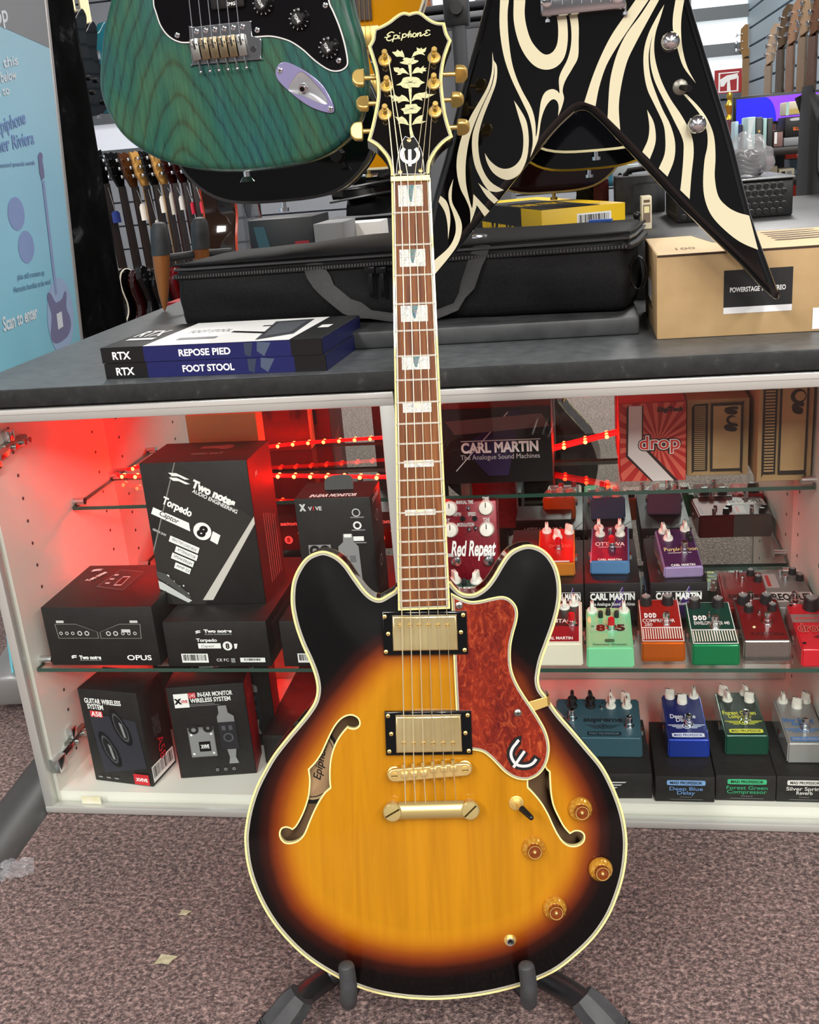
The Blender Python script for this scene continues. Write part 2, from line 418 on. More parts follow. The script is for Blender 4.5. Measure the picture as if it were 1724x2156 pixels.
# carcass under the far part of the worktop
tag(MB().box(.362, .60, 1.30, 2.5, 0, ZT, CABW, bev=.002).obj('counter_base'), 'plain white counter base right of the glass cabinet under the worktop', 'cabinet')
# ------------------------------------------------------------------ red LED strip along the mirror
LEDR = mat('c00808', .4, em=5.); BEAD = mat('ff1606', .4, em=280.); CLEAR = mat('7a0d12', .15, em=.4)
pts = [AY(*q) for q in ((246, 1003, 1.642), (330, 1003, 1.60), (570, 1001, 1.56), (812, 1004, 1.535), (880, 998, 1.60), (935, 985, 1.651), (1165, 946, 1.651), (1300, 912, 1.651))]
pts = [V((max(-.828, p.x), p.y, max(p.z, ZU+.006))) for p in pts]
strip = thing('led_strip', 'glowing red light strip stretched along the back of the cabinet', 'light strip', Mx.Translation(pts[0]))
def wp(mb, name, par):
    o = mb.obj(name); o.parent = par; o.matrix_parent_inverse = par.matrix_world.inverted(); return o
wp(MB().tube(pts,   .0016, LEDR, n=8, flat=.0034, up=(0, 1, 0)), 'strip_tube', strip)
mb = MB(); L = 0
for a, b in zip(pts, pts[1:]):
    n = int((b-a).length/.027)
    for i in range(n): [mb.sph(a.lerp(b, (i+.5)/n)+V((0, s*.006, .0)), .0032, BEAD, n=6) for s in (-1, 1)]
wp(mb, 'light_beads', strip)['kind'] = 'stuff'
# added second run, mostly hidden, for red glow under the middle shelf
pts = [V((-.80, 1.648, .222)), V((-.55, 1.646, .218)), V((-.30, 1.648, .222))]
wp(MB().tube(pts, .0016, LEDR, n=8, flat=.0034, up=(0, 1, 0)), 'strip_tube', strip); mb = MB()
for i in range(18): mb.sph(pts[0].lerp(pts[2], (i+.5)/18)+V((0, -.006, -.002)), .0032, BEAD, n=6)
wp(mb, 'light_beads', strip)['kind'] = 'stuff'
# ------------------------------------------------------------------ floor bits
A, B = AZ(-80, 1880, 0), AZ(84, 1655, 0); dv = (B-A).normalized(); B = B+dv*.5
n = V((-dv.y, dv.x, 0)); prof = [(-.047, 0), (-.043, .006), (-.02, .016), (-.008, .019), (.008, .019), (.02, .016), (.043, .006), (.047, 0)]
mb = MB(); vs = []
for P in (A, B):
    for u, z in prof: vs.append(P+n*u+V((0, 0, z)))
K = len(prof); mb.add(vs, [(i, i+1, K+i+1, K+i) for i in range(K-1)]+[tuple(range(K)), tuple(range(2*K-1, K-1, -1))], mat('3b3b3a', .45))
tag(mb.obj('cable_cover'), 'dark grey rubber floor cable cover running beside the cabinet', 'cable cover')
bm = bmesh.new(); bmesh.ops.create_grid(bm, x_segments=14, y_segments=14, size=.5)
q = AZ(15, 1822, .004)
for v in bm.verts: v.co = V((v.co.x*.075, v.co.y*.04, random.uniform(.001, .014)*(1-abs(v.co.x*1.6))+.002))
M = bpy.data.materials.new('crumpled_plastic'); mb = MB(); mb.bm(bm, filmmat('cellophane', 'c8c8cc', .25))
o = mb.obj('plastic_scrap', ang=180); o.location = (q.x+.008, q.y-.015, 0); o.rotation_euler[2] = .5
tag(o, 'crumpled clear plastic scrap on the carpet by the cable cover', 'litter')
for (x, y, s, lb) in ((349, 2020, .012, 'larger pale yellow paper scrap lying on the carpet'), (389, 1922, .007, 'tiny white fleck of paper on the carpet')):
    q = AZ(x, y, .003); P = sm([(-s, -s*.75, 1), (-s*.2, -s*.6), (s*.6, -s*.7, 1), (s*.75, -s*.1, 1), (s*1.15, s*.45, 1), (s*.2, s*.55), (-s*.75, s*.65, 1), (-s*.8, 0)], 3)
    o = MB().flat(P, 0, .0012, noisy('scrap_paper', '9c9678', 'b9b394', 120, .9)).obj('paper_scrap'); o.location = q; tag(o, lb, 'litter')
# ================================================================== THE SUNBURST SEMI-HOLLOW GUITAR
pN, pB = AD(863, 375, 1.045), AD(908, 1630, 1.072)
gv = (pN-pB).normalized(); gu = (RGT-gv*RGT.dot(gv)).normalized(); gw = gu.cross(gv)
GF = Fr(pB, gu, gv, gw)
b0 = GF.p(915, 2104, -.02); GF = Fr(pB+gu*b0.x+gv*b0.y, gu, gv, gw)
guitar = thing('electric_guitar', 'sunburst semi-hollow guitar with tortoiseshell pickguard and gold hardware on a stand', 'guitar', GF.M)
G = GF.p; ivory = mat('dccf90', .3, coat=.5); LINE = mat('15130f', .4); IVL = mat('cfcbb6', .45)
E1 = -.016; TW = -.0105
body_px = [(834,1236,1),(829,1243),(816,1251),(800,1259.5),(785,1256),(769,1242),(749,1215),(730,1188),(710,1170),(686,1160),(666,1162),(645,1173),(629,1193),(617,1219),(612.5,1246),(613,1278),(621,1317),(635,1357),(651,1392),(662.5,1424),(666.5,1451),(662,1475),(649,1497),(631,1520),(603,1553),(575,1589),(555,1623),(537,1660),(523,1704),(516,1743),(514.6,1773),(519.5,1817),(532,1861),(553.6,1909),(583,1954),(622,1997),(661,2028.6),(704.6,2055),(744,2075),(792,2091),(841,2100),(890,2104),(930,2104),(987,2099),(1036,2091),(1085,2079),(1128.5,2064),(1172,2043),(1211,2013),(1250,1975),(1279.6,1933),(1299,1890),(1313.7,1841),(1320,1792),(1319,1753),(1311,1709),(1294,1661),(1270,1614),(1240,1577),(1207,1538),(1175,1501),(1152,1468),(1139,1451),(1134.5,1434),(1136,1416),(1142,1388),(1153.5,1356),(1167.5,1317),(1177,1282),(1181,1250),(1179,1219),(1171,1191),(1155.7,1167),(1136,1152),(1112,1146),(1088.6,1152),(1069,1165),(1053,1187),(1037,1214),(1021.5,1234),(1002,1247.5),(986,1250),(970,1246),(957,1234),(949,1223,1)]
OUT = sm(GF.ps(body_px, E1), 5)
def ring(mb, P, d0, d1, z0, z1, m, M=None): mb.flat([inset(P, d0) if d0 else P, inset(P, d1)], z0, z1, m, M)
fl_px = [(1150,340,1),(1200,360),(1260,362),(1310,330),(1320,280),(1295,225),(1230,190),(1160,192),(1080,230),(1010,300),(950,390),(900,490),(850,600),(790,730),(710,850),(612,955,1),(628,1080),(625,1200),(608,1340),(560,1500),(500,1640),(430,1760),(372,1812,1),(330,1790),(280,1780),(225,1800),(200,1860),(215,1930),(270,1985),(350,1990),(430,1965),(500,1910),(550,1830),(610,1680),(680,1520),(760,1370),(830,1270),(905,1205,1),(895,1100),(895,950),(910,800),(950,650),(1010,520),(1080,420)]
fr_px = [(370,330),(372,400,1),(440,470),(520,570),(590,690),(640,800),(690,900),(750,985),(820,1030),(900,1030),(960,990),(972,930),(940,890),(880,880),(820,910,1),(750,830),(690,720),(640,610),(615,500),(605,400),(597,240,1),(560,200),(530,100),(500,20),(430,20),(385,150)]
FL = sm(GF.ps(fl_px, TW, 560, 1480, 6.7375), 4); FRR = sm(GF.ps(fr_px, TW, 1040, 1580, 5.132), 4)
amber_px = [(800,1366),(745,1420),(695,1478),(648,1545),(606,1612),(580,1680),(570,1760),(580,1840),(612,1915),(668,1968),(745,2008),(840,2030),(930,2033),(1030,2018),(1108,1990),(1172,1948),(1220,1890),(1250,1825),(1258,1750),(1245,1680),(1215,1620),(1172,1560),(1130,1490),(1080,1400),(960,1350)]
AMB = sm(GF.ps(amber_px, TW), 3)
# carved top: triangulated inside the outline with the sound holes left open
TOP = inset(OUT, .0045); holes = [inset(FL, -.0006), inset(FRR, -.0006)]
loops = [TOP]+holes; vv = []; ee = []
for L in loops:
    b = len(vv); vv += [V(p[:2]) for p in L]; ee += [(b+i, b+(i+1) % len(L)) for i in range(len(L))]
xs = [p[0] for p in TOP]; ys = [p[1] for p in TOP]; h = .0065; y = min(ys); r = 0
coarse = [L[::3] for L in loops]
while y < max(ys):
    x = min(xs)+(h/2 if r % 2 else 0)
    while x < max(xs):
        if inside((x, y), TOP) and not any(inside((x, y), H) for H in holes) and min(pdist((x, y), c) for c in coarse) > .0035: vv.append(V((x, y)))
        x += h
    y += h*.87; r += 1
tv, te, tf, _, _, _ = delaunay_2d_cdt(vv, ee, [], 0, 1e-6)
keep = []
for f in tf:
    c = sum((tv[i] for i in f), V((0, 0)))/len(f)
    if inside(c, TOP) and not any(inside(c, H) for H in holes): keep.append(tuple(f))
T3 = TOP[::2]
def arch(p): return E1+.0006+.0045*(1-math.exp(-(pdist(p, T3)/.045)**1.5))
AMB = inset(AMB, .0045); A3 = AMB[::2]
top = MB(); top.v = [V((p.x, p.y, arch(p))) for p in tv]; top.f = keep
t = NT('sunburst_lacquer'); at = t.n('ShaderNodeAttribute', attribute_name='burst'); co = t.co((1, .06, 1))
gr = t.noise(co, 55, 5, .6, 1.2); wav = t.n('ShaderNodeTexWave', i_Scale=9., i_Distortion=7., i_Detail=3., i_Detail_Scale=1.2); t.l(t.co((1, .10, 1)), wav.inputs[0])
am = t.mix(.16, t.ramp(gr, [(.3, '9c6605'), (.7, 'b2780c')]), t.ramp(wav.outputs['Fac'], [(.0, '8c5606'), (.12, 'aa720a'), (1, 'b0780c')]))
st = t.ramp(at.outputs['Fac'], [(0, '020202'), (.18, '070303'), (.36, '2e0c05'), (.5, '69290a'), (.66, '95500a'), (.86, 'bd7c10')])
msk = t.ramp(at.outputs['Fac'], [(.58, '000000'), (.90, 'ffffff')])
BURST = t.done(t.mix(msk, st, am), .35, 0, .35); BURST.node_tree.nodes['Principled BSDF'].inputs['Specular IOR Level'].default_value = .12
top.m = [0]*len(top.f); top.mats = [BURST]
ot = top.obj('body_top', guitar, ang=80)
a = ot.data.attributes.new('burst', 'FLOAT', 'POINT')
def burst(p):
    d = pdist(p, A3); d = d if inside(p, AMB) else -d
    return max(0, min(1, .5+d/(.088 if d > 0 else .064)))
a.data.foreach_set('value', [burst(v.co) for v in ot.data.vertices])
SIDE = mat('2a0d08', .12, coat=1.); INNER = noisy('raw_inside', '6d5238', '8a6a49', 20, .8, (1, .1, 1))
mb = MB(); n = len(OUT)
mb.add([(p[0], p[1], E1) for p in OUT]+[(p[0], p[1], -.060) for p in OUT], [(i, (i+1) % n, n+(i+1) % n, n+i) for i in range(n)], SIDE)
mb.obj('body_side', guitar)
MB().flat(OUT, -.062, -.058, SIDE, bev=.001).obj('body_back', guitar)
MB().flat(inset(OUT, .004), -.0578, -.0572, INNER).obj('inner_back', guitar)
mb = MB(); ring(mb, OUT, 0, .0023, E1-.006, E1+.0008, ivory); q = .0023
for m, w in ((LINE, .0006), (IVL, .0006), (LINE, .0005), (IVL, .0005), (LINE, .0005)): ring(mb, OUT, q, q+w, E1-.002, E1+.0007, m); q += w
ring(mb, OUT, 0, .003, -.060, -.056, ivory)
mb.obj('body_binding', guitar)
for P in (FL, FRR):
    mb = MB(); c = [arch(p) for p in P]; Q = inset(P, -.0016); n = len(P)
    vs = [(p[0], p[1], arch(p)+.0005) for p in P]+[(q[0], q[1], arch(q)+.0005) for q in Q]+[(p[0], p[1], arch(p)-.005) for p in P]
    mb.add(vs, [(i, (i+1) % n, n+(i+1) % n, n+i) for i in range(n)]+[(i, 2*n+i, 2*n+(i+1) % n, (i+1) % n) for i in range(n)], ivory)
    mb.obj('sound_hole_binding', guitar)
# paper label seen through the left sound hole
q = GF.p(560+640/6.7375, 1480+860/6.7375, -.056); circ = [(math.cos(2*PI*i/40), math.sin(2*PI*i/40)) for i in range(40)]
mb = MB()
for k, (rr, m) in enumerate(((1., mat('15100c', .7)), (.9, mat('d8b98a', .7)), (.84, LINE), (.815, mat('cfa77a', .7)))): mb.flat([(q.x+x*.033*rr, q.y+y*.045*rr) for x, y in circ], -.0571+k*.0001, -.0570+k*.0001, m)
mb.text('Epiphone', q.x+.010, q.y+.004, .0085, LINE, w=.045, bold=.012, shear=.3, rot=1.35, z=-.0564)
mb.text('established 1873', q.x-.007, q.y-.004, .003, LINE, w=.03, rot=1.35, z=-.0564)
mb.obj('maker_label', guitar, 'round tan paper label inside the body')
# ------------------------------------------------------------------ neck and fretboard
SC = (pN-pB).length; vN = G(863, 375, 0).y; cN = G(864.5, 373.5, 0)
def fv(k): return vN-SC*(1-2**(-k/12))
eL, eR = G(838, 1286, 0), G(948, 1284, 0); nL, nR = G(823.5, 375, 0), G(906, 371.5, 0)
def edge(v, s):
    a, b = (nL, eL) if s < 0 else (nR, eR); return a.x+(b.x-a.x)*(v-a.y)/(b.y-a.y)
vE = eL.y
t = NT('rosewood'); f = t.noise(t.co((1, .05, 1)), 160, 5, .65, .6)
ROSE = t.done(t.ramp(f, [(.3, '4a220a'), (.5, '6e3c14'), (.7, '8c5624')]), .5); ROSE.node_tree.nodes['Principled BSDF'].inputs['Specular IOR Level'].default_value = .25
def board(i0, i1, w0, w1, m, mb, vt=vN, vb=vE):
    P = [(edge(vb, -1)+i0, vb+i1), (edge(vb, 1)-i0, vb+i1), (edge(vt, 1)-i0, vt), (edge(vt, -1)+i0, vt)]
    mb.flat(P, w0, w1, m)
mb = MB(); board(0, 0, -.0065, -.0012, ivory, mb); mb.obj('fretboard_binding', guitar)
mb = MB(); board(.0022, .0022, -.006, -.0009, LINE, mb); board(.0027, .0027, -.006, -.0006, IVL, mb); board(.0034, .0034, -.006, -.0004, LINE, mb); board(.0039, .0039, -.006, -.0001, ROSE, mb)
mb.obj('fretboard', guitar)
FRM = mat('e9e6d8', .3, .5)
for k in range(1, 23):
    v = fv(k)
    if v < vE+.004: continue
    MB().tube([(edge(v, -1)+.0012, v, -.0002), (edge(v, 1)-.0012, v, -.0002)], .0011, FRM, n=6).obj('fret', guitar)
t = NT('mother_of_pearl'); f = t.noise(t.co(), 190, 3, .5, 2.); PEARL = t.done(t.ramp(f, [(.3, '949b9e'), (.5, 'd0d0ca'), (.75, 'adb3af')]), .4); PEARL.node_tree.nodes['Principled BSDF'].inputs['Specular IOR Level'].default_value = .2
t = NT('abalone'); f = t.noise(t.co(), 420, 3, .6, 1.); ABAL = t.done(t.ramp(f, [(.3, '123a78'), (.45, '3f8570'), (.55, '86708c'), (.65, '2c6e22'), (.8, '43347a')]), .4); ABAL.node_tree.nodes['Principled BSDF'].inputs['Specular IOR Level'].default_value = .2
for (y, hgt, ab) in ((412,43,1),(543,35,1),(660,33,1),(764,27,1),(858,20,.35),(976,14,.25),(1078.5,12,.2)):
    c = G(863+(y-375)*.0359, y, 0); w = (edge(c.y, 1)-edge(c.y, -1)); hh = hgt/2/2171*1.08; c.x = (edge(c.y, 1)+edge(c.y, -1))/2-.0008; w2 = w*.31
    mb = MB().flat([(c.x-w2, c.y-hh), (c.x+w2, c.y-hh), (c.x+w2, c.y+hh), (c.x-w2, c.y+hh)], -.0003, .00015, PEARL)
    q = .55*w2; mb.flat([(c.x-q*.55, c.y+hh), (c.x+q*.55, c.y+hh), (c.x+q*.15, c.y-hh*.6*ab), (c.x-q*.1, c.y-hh*.6*ab)], 0, .00025, ABAL if ab > .9 else mat('d9d6b0', .2))
    mb.obj('fret_inlay', guitar)
# neck wood behind the board
mb = MB(); vs = []; N = 9; secs = [(vN+.004, .0), (fv(8), .0), (vE+.06, .0), (vE-.012, .004)]
for v, ex in secs:
    for i in range(N):
        a = PI*i/(N-1); hw = (edge(v, 1)-edge(v, -1))/2-.0005; vs.append(((edge(v, 1)+edge(v, -1))/2-hw*math.cos(a), v, -.006-(.0155+ex*3)*math.sin(a)**.7))
fs = [(s*N+i, s*N+i+1, (s+1)*N+i+1, (s+1)*N+i) for s in range(3) for i in range(N-1)]+[tuple(range(N)), tuple(range(4*N-1, 3*N-1, -1))]
mb.add(vs, fs, mat('3a170c', .2, coat=.7)); mb.obj('neck', guitar)
npx = [(465, 2052), (935, 2030), (936, 2098), (468, 2112)]
MB().flat(GF.ps(npx, .0015, 740, 10, 5.673), -.005, .0022, mat('ece0a4', .35), bev=.0006).obj('nut', guitar)
# ------------------------------------------------------------------ headstock, tipped back 14 degrees
HA = math.radians(-14); hT = Mx.Translation((cN.x, vN+.002, -.0035)) @ Mx.Rotation(HA, 4, 'X'); hW = GF.M @ hT
HF = Fr(hW.to_translation(), hW.col[0].to_3d(), hW.col[1].to_3d(), hW.col[2].to_3d())
def HP(pts, w=.0003): return HF.ps(pts, w, 740, 10, 5.673)
head_px = [(690,100,1),(740,85),(800,82),(860,110),(930,165),(1010,205),(1115,215,1),(1130,280),(1150,350),(1195,430,1),(1160,520),(1120,640),(1095,780),(1085,900),(1095,1050),(1120,1250),(1160,1420),(1212,1580,1),(1120,1640),(1040,1720),(980,1810),(940,1900),(930,1990),(930,2045,1),(468,2062,1),(468,1990),(455,1920),(420,1830),(360,1750),(290,1680),(190,1620,1),(230,1480),(260,1350),(290,1200),(305,1080),(300,930),(280,780),(240,640),(195,500,1),(240,420),(250,350),(262,285,1),(350,250),(440,200),(510,145),(570,105),(620,88),(655,90)]
HO = sm(HP(head_px, 0), 4)
HB = mat('0a0908', .18, coat=.8)
hs = MB().flat(HO, -.015, -.0004, mat('120806', .2, coat=.6)).obj('headstock', guitar, M=hT)
mb = MB(); ring(mb, HO, 0, .0026, -.004, .0004, ivory); ring(mb, HO, .0026, .0031, -.003, .0003, LINE); ring(mb, HO, .0031, .0036, -.003, .0003, IVL)
mb.obj('headstock_binding', hs)
MB().flat(inset(HO, .0036), -.003, .0001, HB).obj('face_veneer', hs)
mb = MB(); inl = [[(485,565),(530,560),(545,535,1),(585,560),(600,540,1),(625,590),(635,635,1),(590,620),(540,620),(515,600)],[(715,635,1),(745,570),(780,550),(775,510,1),(815,525),(835,510,1),(850,530),(895,508,1),(880,560),(855,570),(880,605,1),(830,590),(790,595),(745,615)],[(575,690),(630,670),(610,650),(650,630),(700,640),(750,630),(745,655),(800,670),(760,700),(690,715),(620,708)],[(672,700,1),(715,700,1),(718,860,1),(700,870,1)],[(500,750,1),(560,750),(575,765),(610,755),(650,790),(690,835,1),(620,815),(580,835),(540,835,1),(560,815),(515,795)],[(720,825,1),(760,760),(800,745),(820,760),(865,725,1),(860,750),(900,755,1),(880,770),(895,790,1),(850,800),(850,820),(800,810)],[(530,960,1),(590,925),(620,875),(700,860),(790,870),(830,905),(878,930,1),(830,950),(800,985),(730,985),(670,1000),(610,985),(590,965)],[(680,1000,1),(718,995,1),(715,1180,1),(700,1195,1)],[(440,1080,1),(500,1085),(500,1060,1),(560,1100),(600,1075,1),(650,1100),(695,1160,1),(620,1150),(560,1175,1),(540,1150),(490,1155,1),(500,1130)],[(715,1155,1),(750,1080),(800,1055),(850,1050),(900,1035,1),(910,1065),(990,1070,1),(930,1100),(900,1115),(840,1115),(850,1145,1),(780,1130)],[(585,1245,1),(640,1225),(645,1195),(700,1190),(770,1185),(790,1210),(835,1230,1),(800,1270),(770,1295),(700,1300),(630,1305),(620,1275)],[(690,1305,1),(718,1305,1),(715,1450),(745,1570,1),(705,1590,1),(690,1480)],[(520,1335,1),(570,1345),(600,1330,1),(650,1370),(685,1440,1),(610,1420),(550,1420,1),(560,1400)],[(720,1435,1),(760,1365),(805,1330),(860,1315,1),(845,1385),(890,1390,1),(840,1415),(780,1420)]]
t = NT('aged_pearl'); f = t.noise(t.co(), 260, 2); AGED = t.done(t.ramp(f, [(.3, 'b0b690'), (.6, 'd8d2a0')]), .2)
for P in inl: mb.flat(sm(HP(P), 4), .0001, .00035, AGED)
for cx, cy, s in ((703, 927, 1.), (716, 1243, .72)):
    for k in range(5):
        a = 2*PI*k/5+.3; mb.flat(HP([(cx, cy-4), (cx+math.cos(a)*85*s, cy+math.sin(a)*42*s), (cx, cy+4)]), .0003, .0005, LINE)
mb.obj('vine_inlay', hs)
def strokes(mb, path, w, z, m, M=None, closed=False):
    L = []; R = []
    for i, p in enumerate(path):
        d = (V(path[min(i+1, len(path)-1)])-V(path[max(i-1, 0)])).normalized(); n = V((-d.y, d.x))*w/2; L.append(V(p)+n); R.append(V(p)-n)
    mb.add([(*q, z) for q in L+R], [(i, i+1, len(path)+i+1, len(path)+i) for i in range(len(path)-1)], m, M)
LG = [[(592,374),(560,364),(525,382),(514,402),(548,410),(516,424),(506,448),(535,463),(580,442)],[(480,428),(500,424),(516,426)],[(592,398),(584,438),(570,478)],[(588,412),(612,398),(632,408),(628,430),(606,442),(584,438)],[(628,430),(650,404),(640,438),(662,432)],[(690,384),(684,424),(670,462)],[(686,400),(710,384),(728,394),(724,414),(704,426),(682,424)],[(724,414),(750,392),(772,350),(750,430)],[(752,412),(776,386),(786,394),(776,420),(800,410)],[(838,386),(818,378),(802,400),(812,422),(834,416),(842,394),(860,380)],[(864,374),(852,420)],[(856,400),(884,372),(894,382),(884,412),(905,405),(940,384)],[(1000,352),(972,344),(945,360),(966,374),(940,386),(940,404),(970,406),(1002,388)]]
def opn(P, n=5):
    P = [V(p[:2]) for p in P]; Q = [2*P[0]-P[1]]+P+[2*P[-1]-P[-2]]; out = []
    for i in range(1, len(Q)-2):
        for j in range(n): t_ = j/n; a, b_, c_, d_ = Q[i-1:i+3]; out.append(.5*((2*b_)+(c_-a)*t_+(2*a-5*b_+4*c_-d_)*t_*t_+(3*b_-a-3*c_+d_)*t_**3))
    return out+[P[-1]]
mb = MB()
for i, L in enumerate(LG): strokes(mb, opn(HF.ps(L, .0003, 720, 0, 5.3875)), .00125, .0005+.00002*i, AGED)
q = HF.p(720+655/5.3875, 378/5.3875); mb.lathe([(.0008, .0003), (.0007, .0006)], AGED, Mx.Translation((q.x, q.y, 0)), 10); mb.obj('maker_logo', hs)
tc = sm(HP([(640,1580,1),(695,1600),(745,1580,1),(790,1650),(840,1760),(862,1900),(870,2035,1),(530,2035,1),(545,1880),(570,1750),(605,1640)]), 4)
mb = MB().flat(tc, .0003, .0019, mat('0c0b0c', .3)); ring(mb, tc, 0, .0005, .0003, .0021, INK)
arc = HP([(697-100*math.sin(a), 1800+95*math.cos(a)*(1.0)) for a in [2.45*(i/12-1)+0 for i in range(25)]])
strokes(mb, arc, .0038, .0022, WHITE); strokes(mb, HP([(695, 1740), (697, 1940)]), .0034, .0022, WHITE)
for p in ((688,1632),(580,2010),(825,1995)):
    c = HF.p(740+p[0]/5.673, 10+p[1]/5.673); mb.lathe([(.0024, 0), (.0022, .001), (.0012, .0015)], GOLD, Mx.Translation((c.x, c.y, .0018)), 10)
mb.obj('truss_rod_cover', hs)
posts = {}
for i, (bx, by, s) in enumerate(((398,665,-1),(422,975,-1),(400,1310,-1),(985,635,1),(980,945,1),(998,1280,1))):
    c = HF.p(740+bx/5.673, 10+by/5.673); M = Mx.Translation((c.x, c.y, 0)); posts[i] = c
    tn = MB().lathe([(.0070, 0), (.0070, .0008), (.0062, .0018), (.0045, .002), (.0045, .003)], GOLD, M, 18).lathe([(.0032, .002), (.0028, .008), (.0022, .0095), (.0030, .011), (.0030, .0145), (.0025, .0155)], GOLD, M, 14)
    yb = c.y-.006
    tn.box(c.x-.009, c.x+.009, yb-.009, yb+.009, -.026, -.0155, GOLD, bev=.003)
    q = HF.p(740+(165 if s < 0 else 1275)/5.673, 10+(by+(85 if s < 0 else 55))/5.673, -.020)
    ex = min(p[0] for p in HO if abs(p[1]-yb) < .012) if s < 0 else max(p[0] for p in HO if abs(p[1]-yb) < .012)
    bx0 = ex+s*.005; tn.cyl((c.x, yb, -.020), (bx0+s*.004, yb, -.020), .0024, GOLD)
    o = tn.obj('tuner', hs)
    P = [(0, -.0075), (.003, -.0095), (.009, -.0085), (.0125, -.004), (.013, .0), (.0125, .004), (.009, .0085), (.003, .0095), (0, .0075)]
    Mb = Mx.Translation((bx0+s*.004, yb, -.020)) @ Mx.Rotation((0, .35, -.2, 1.25, 1.5, 1.4)[i]*s, 4, 'X')
    MB().flat([(s*x, y) for x, y in sm(P, 3)], -.0035, .0035, GOLD, Mb, bev=.0015).obj('tuner_button', o)
# ------------------------------------------------------------------ pickguard
pg_px = [(135,130,1),(230,180),(330,213),(430,205),(530,182),(640,165),(720,190),(780,255),(800,330),(790,420),(760,530),(735,650),(730,780),(745,900),(790,1020),(860,1140),(940,1260),(1010,1370),(1070,1480),(1105,1590),(1112,1700),(1085,1820),(1020,1920),(930,1975),(850,1985),(760,1965),(670,1910),(590,1830),(520,1760),(450,1710),(350,1690),(205,1690,1),(160,750),(145,320)]
WP = -.0062
PG = sm(GF.ps(pg_px, WP, 920, 1220, 4.687), 4)
t = NT('tortoiseshell'); co = t.co((1, .55, 1), (0, 0, .5)); f = t.noise(co, 120, 5, .68, 1.6); f2 = t.noise(co, 30, 3)
TORT = t.done(t.mix(.35, t.ramp(f, [(.36, '400804'), (.5, '6e1809'), (.6, '94361a'), (.7, 'b0602e')]), t.ramp(f2, [(.3, '5a0d06'), (.7, 'a0300f')])), .2, 0, .6)
mb = MB(); mb.flat(PG, WP-.002, WP-.0006, ivory, bev=.0004)
for d, m, z in ((.0017, LINE, -.0004), (.0022, IVL, -.0003), (.0027, LINE, -.0002), (.0031, IVL, -.0001), (.0034, TORT, .0)): mb.flat(inset(PG, d), WP-.002, WP+z, m)
pg = mb.obj('pickguard', guitar)
def screw(mb, x, y, z, r=.003, m=GOLD): mb.lathe([(r, 0), (r*.9, r*.35), (r*.4, r*.55)], m, Mx.Translation((x, y, z)), 12); mb.box(x-r*.6, x+r*.6, y-r*.1, y+r*.1, z+r*.45, z+r*.62, LINE); mb.box(x-r*.1, x+r*.1, y-r*.6, y+r*.6, z+r*.45, z+r*.62, LINE)
for x, y in ((218, 255), (797, 1315)): mb = MB(); q = GF.p(920+x/4.687, 1220+y/4.687, WP); screw(mb, q.x, q.y, WP, .0041, STEEL); mb.obj('pickguard_screw', pg)
em = GF.ps([(830,1585),(775,1620),(735,1680),(730,1740),(760,1800),(800,1830),(860,1838),(920,1825),(965,1785),(990,1700)], WP, 920, 1220, 4.687); em = sm([(p[0], p[1]) for p in em], 4)[:-5]
st = GF.ps([(862,1690),(752,1850)], WP, 920, 1220, 4.687)
mb = MB()
for w, z, m in ((.0088, .0012, BLACK), (.0030, .0016, mat('e8e8e8', .25, .4))):
    k = 0 if w > .005 else 1
    strokes(mb, em[k:len(em)-k], w, WP+z, m); strokes(mb, st, w, WP+z+.0001, m)
mb.obj('metal_emblem', pg)
bk = [(880,1215),(1085,1158),(1098,1248),(955,1302)]
P = [GF.p(920+x/4.687, 1220+y/4.687, -.007) for x, y in bk]
mb = MB().flat(P, -.0085, -.0070, GOLD, bev=.0004); e = (P[1]-P[0]).normalized()
mb.add([(*P[1], -.006), (*P[2], -.006), (*(P[2]+e*.003), -.012), (*(P[1]+e*.003), -.012), (*(P[2]+e*.003), -.04), (*(P[1]+e*.003), -.04)], [(0, 1, 2, 3)][:0]+[(0, 3, 2, 1), (3, 5, 4, 2)], GOLD)
mb.obj('pickguard_bracket', pg)
# ------------------------------------------------------------------ pickups
GOLDP = noisy('worn_gold_cover', 'c4aa74', 'e6d49e', 12, .22, (1, 1, 1), 3, m=.75)
def pickup(rg, cv, poles, py, scr):
    z = TW; R = GF.ps(rg, z+.0065, 560, 1120, 2.535); C = GF.ps(cv, z+.011, 560, 1120, 2.535)
    o = MB().flat(R, z-.001, z+.0065, mat('0a0a0b', .2, coat=.6), bev=.0015).obj('pickup_ring', guitar)
    MB().flat(sm([(*p[:2], 1) for p in C], 2), z, z+.011, GOLDP, bev=.002, seg=3).obj('pickup_cover', o)
    for x in poles: mb = MB(); q = GF.p(560+x/2.535, 1120+py/2.535, z+.011); mb.lathe([(.0024, 0), (.0024, .0004), (.0016, .0012)], GOLD, Mx.Translation((q.x, q.y, z+.011)), 12); mb.box(q.x-.002, q.x+.002, q.y-.0003, q.y+.0003, z+.0115, z+.0124, LINE); mb.obj('pole_screw', o)
    for x, y in scr: mb = MB(); q = GF.p(560+x/2.535, 1120+y/2.535, z+.0065); screw(mb, q.x, q.y, z+.0065, .0023); mb.obj('ring_screw', o)
pickup([(617,425),(1070,422),(1080,655),(628,660)][::-1], [(672,450),(1018,445),(1025,632),(678,637)][::-1], (715,768,818,868,918,968), 497, ((633,452),(1052,443),(640,640),(1060,630),(652,544),(1040,535)))
pickup([(632,960),(1095,955),(1103,1190),(640,1195)][::-1], [(690,985),(1040,980),(1048,1175),(695,1182)][::-1], (735,788,840,893,946,998), 1128, ((651,982),(1076,978),(658,1172),(1082,1168),(668,1078),(1064,1073)))
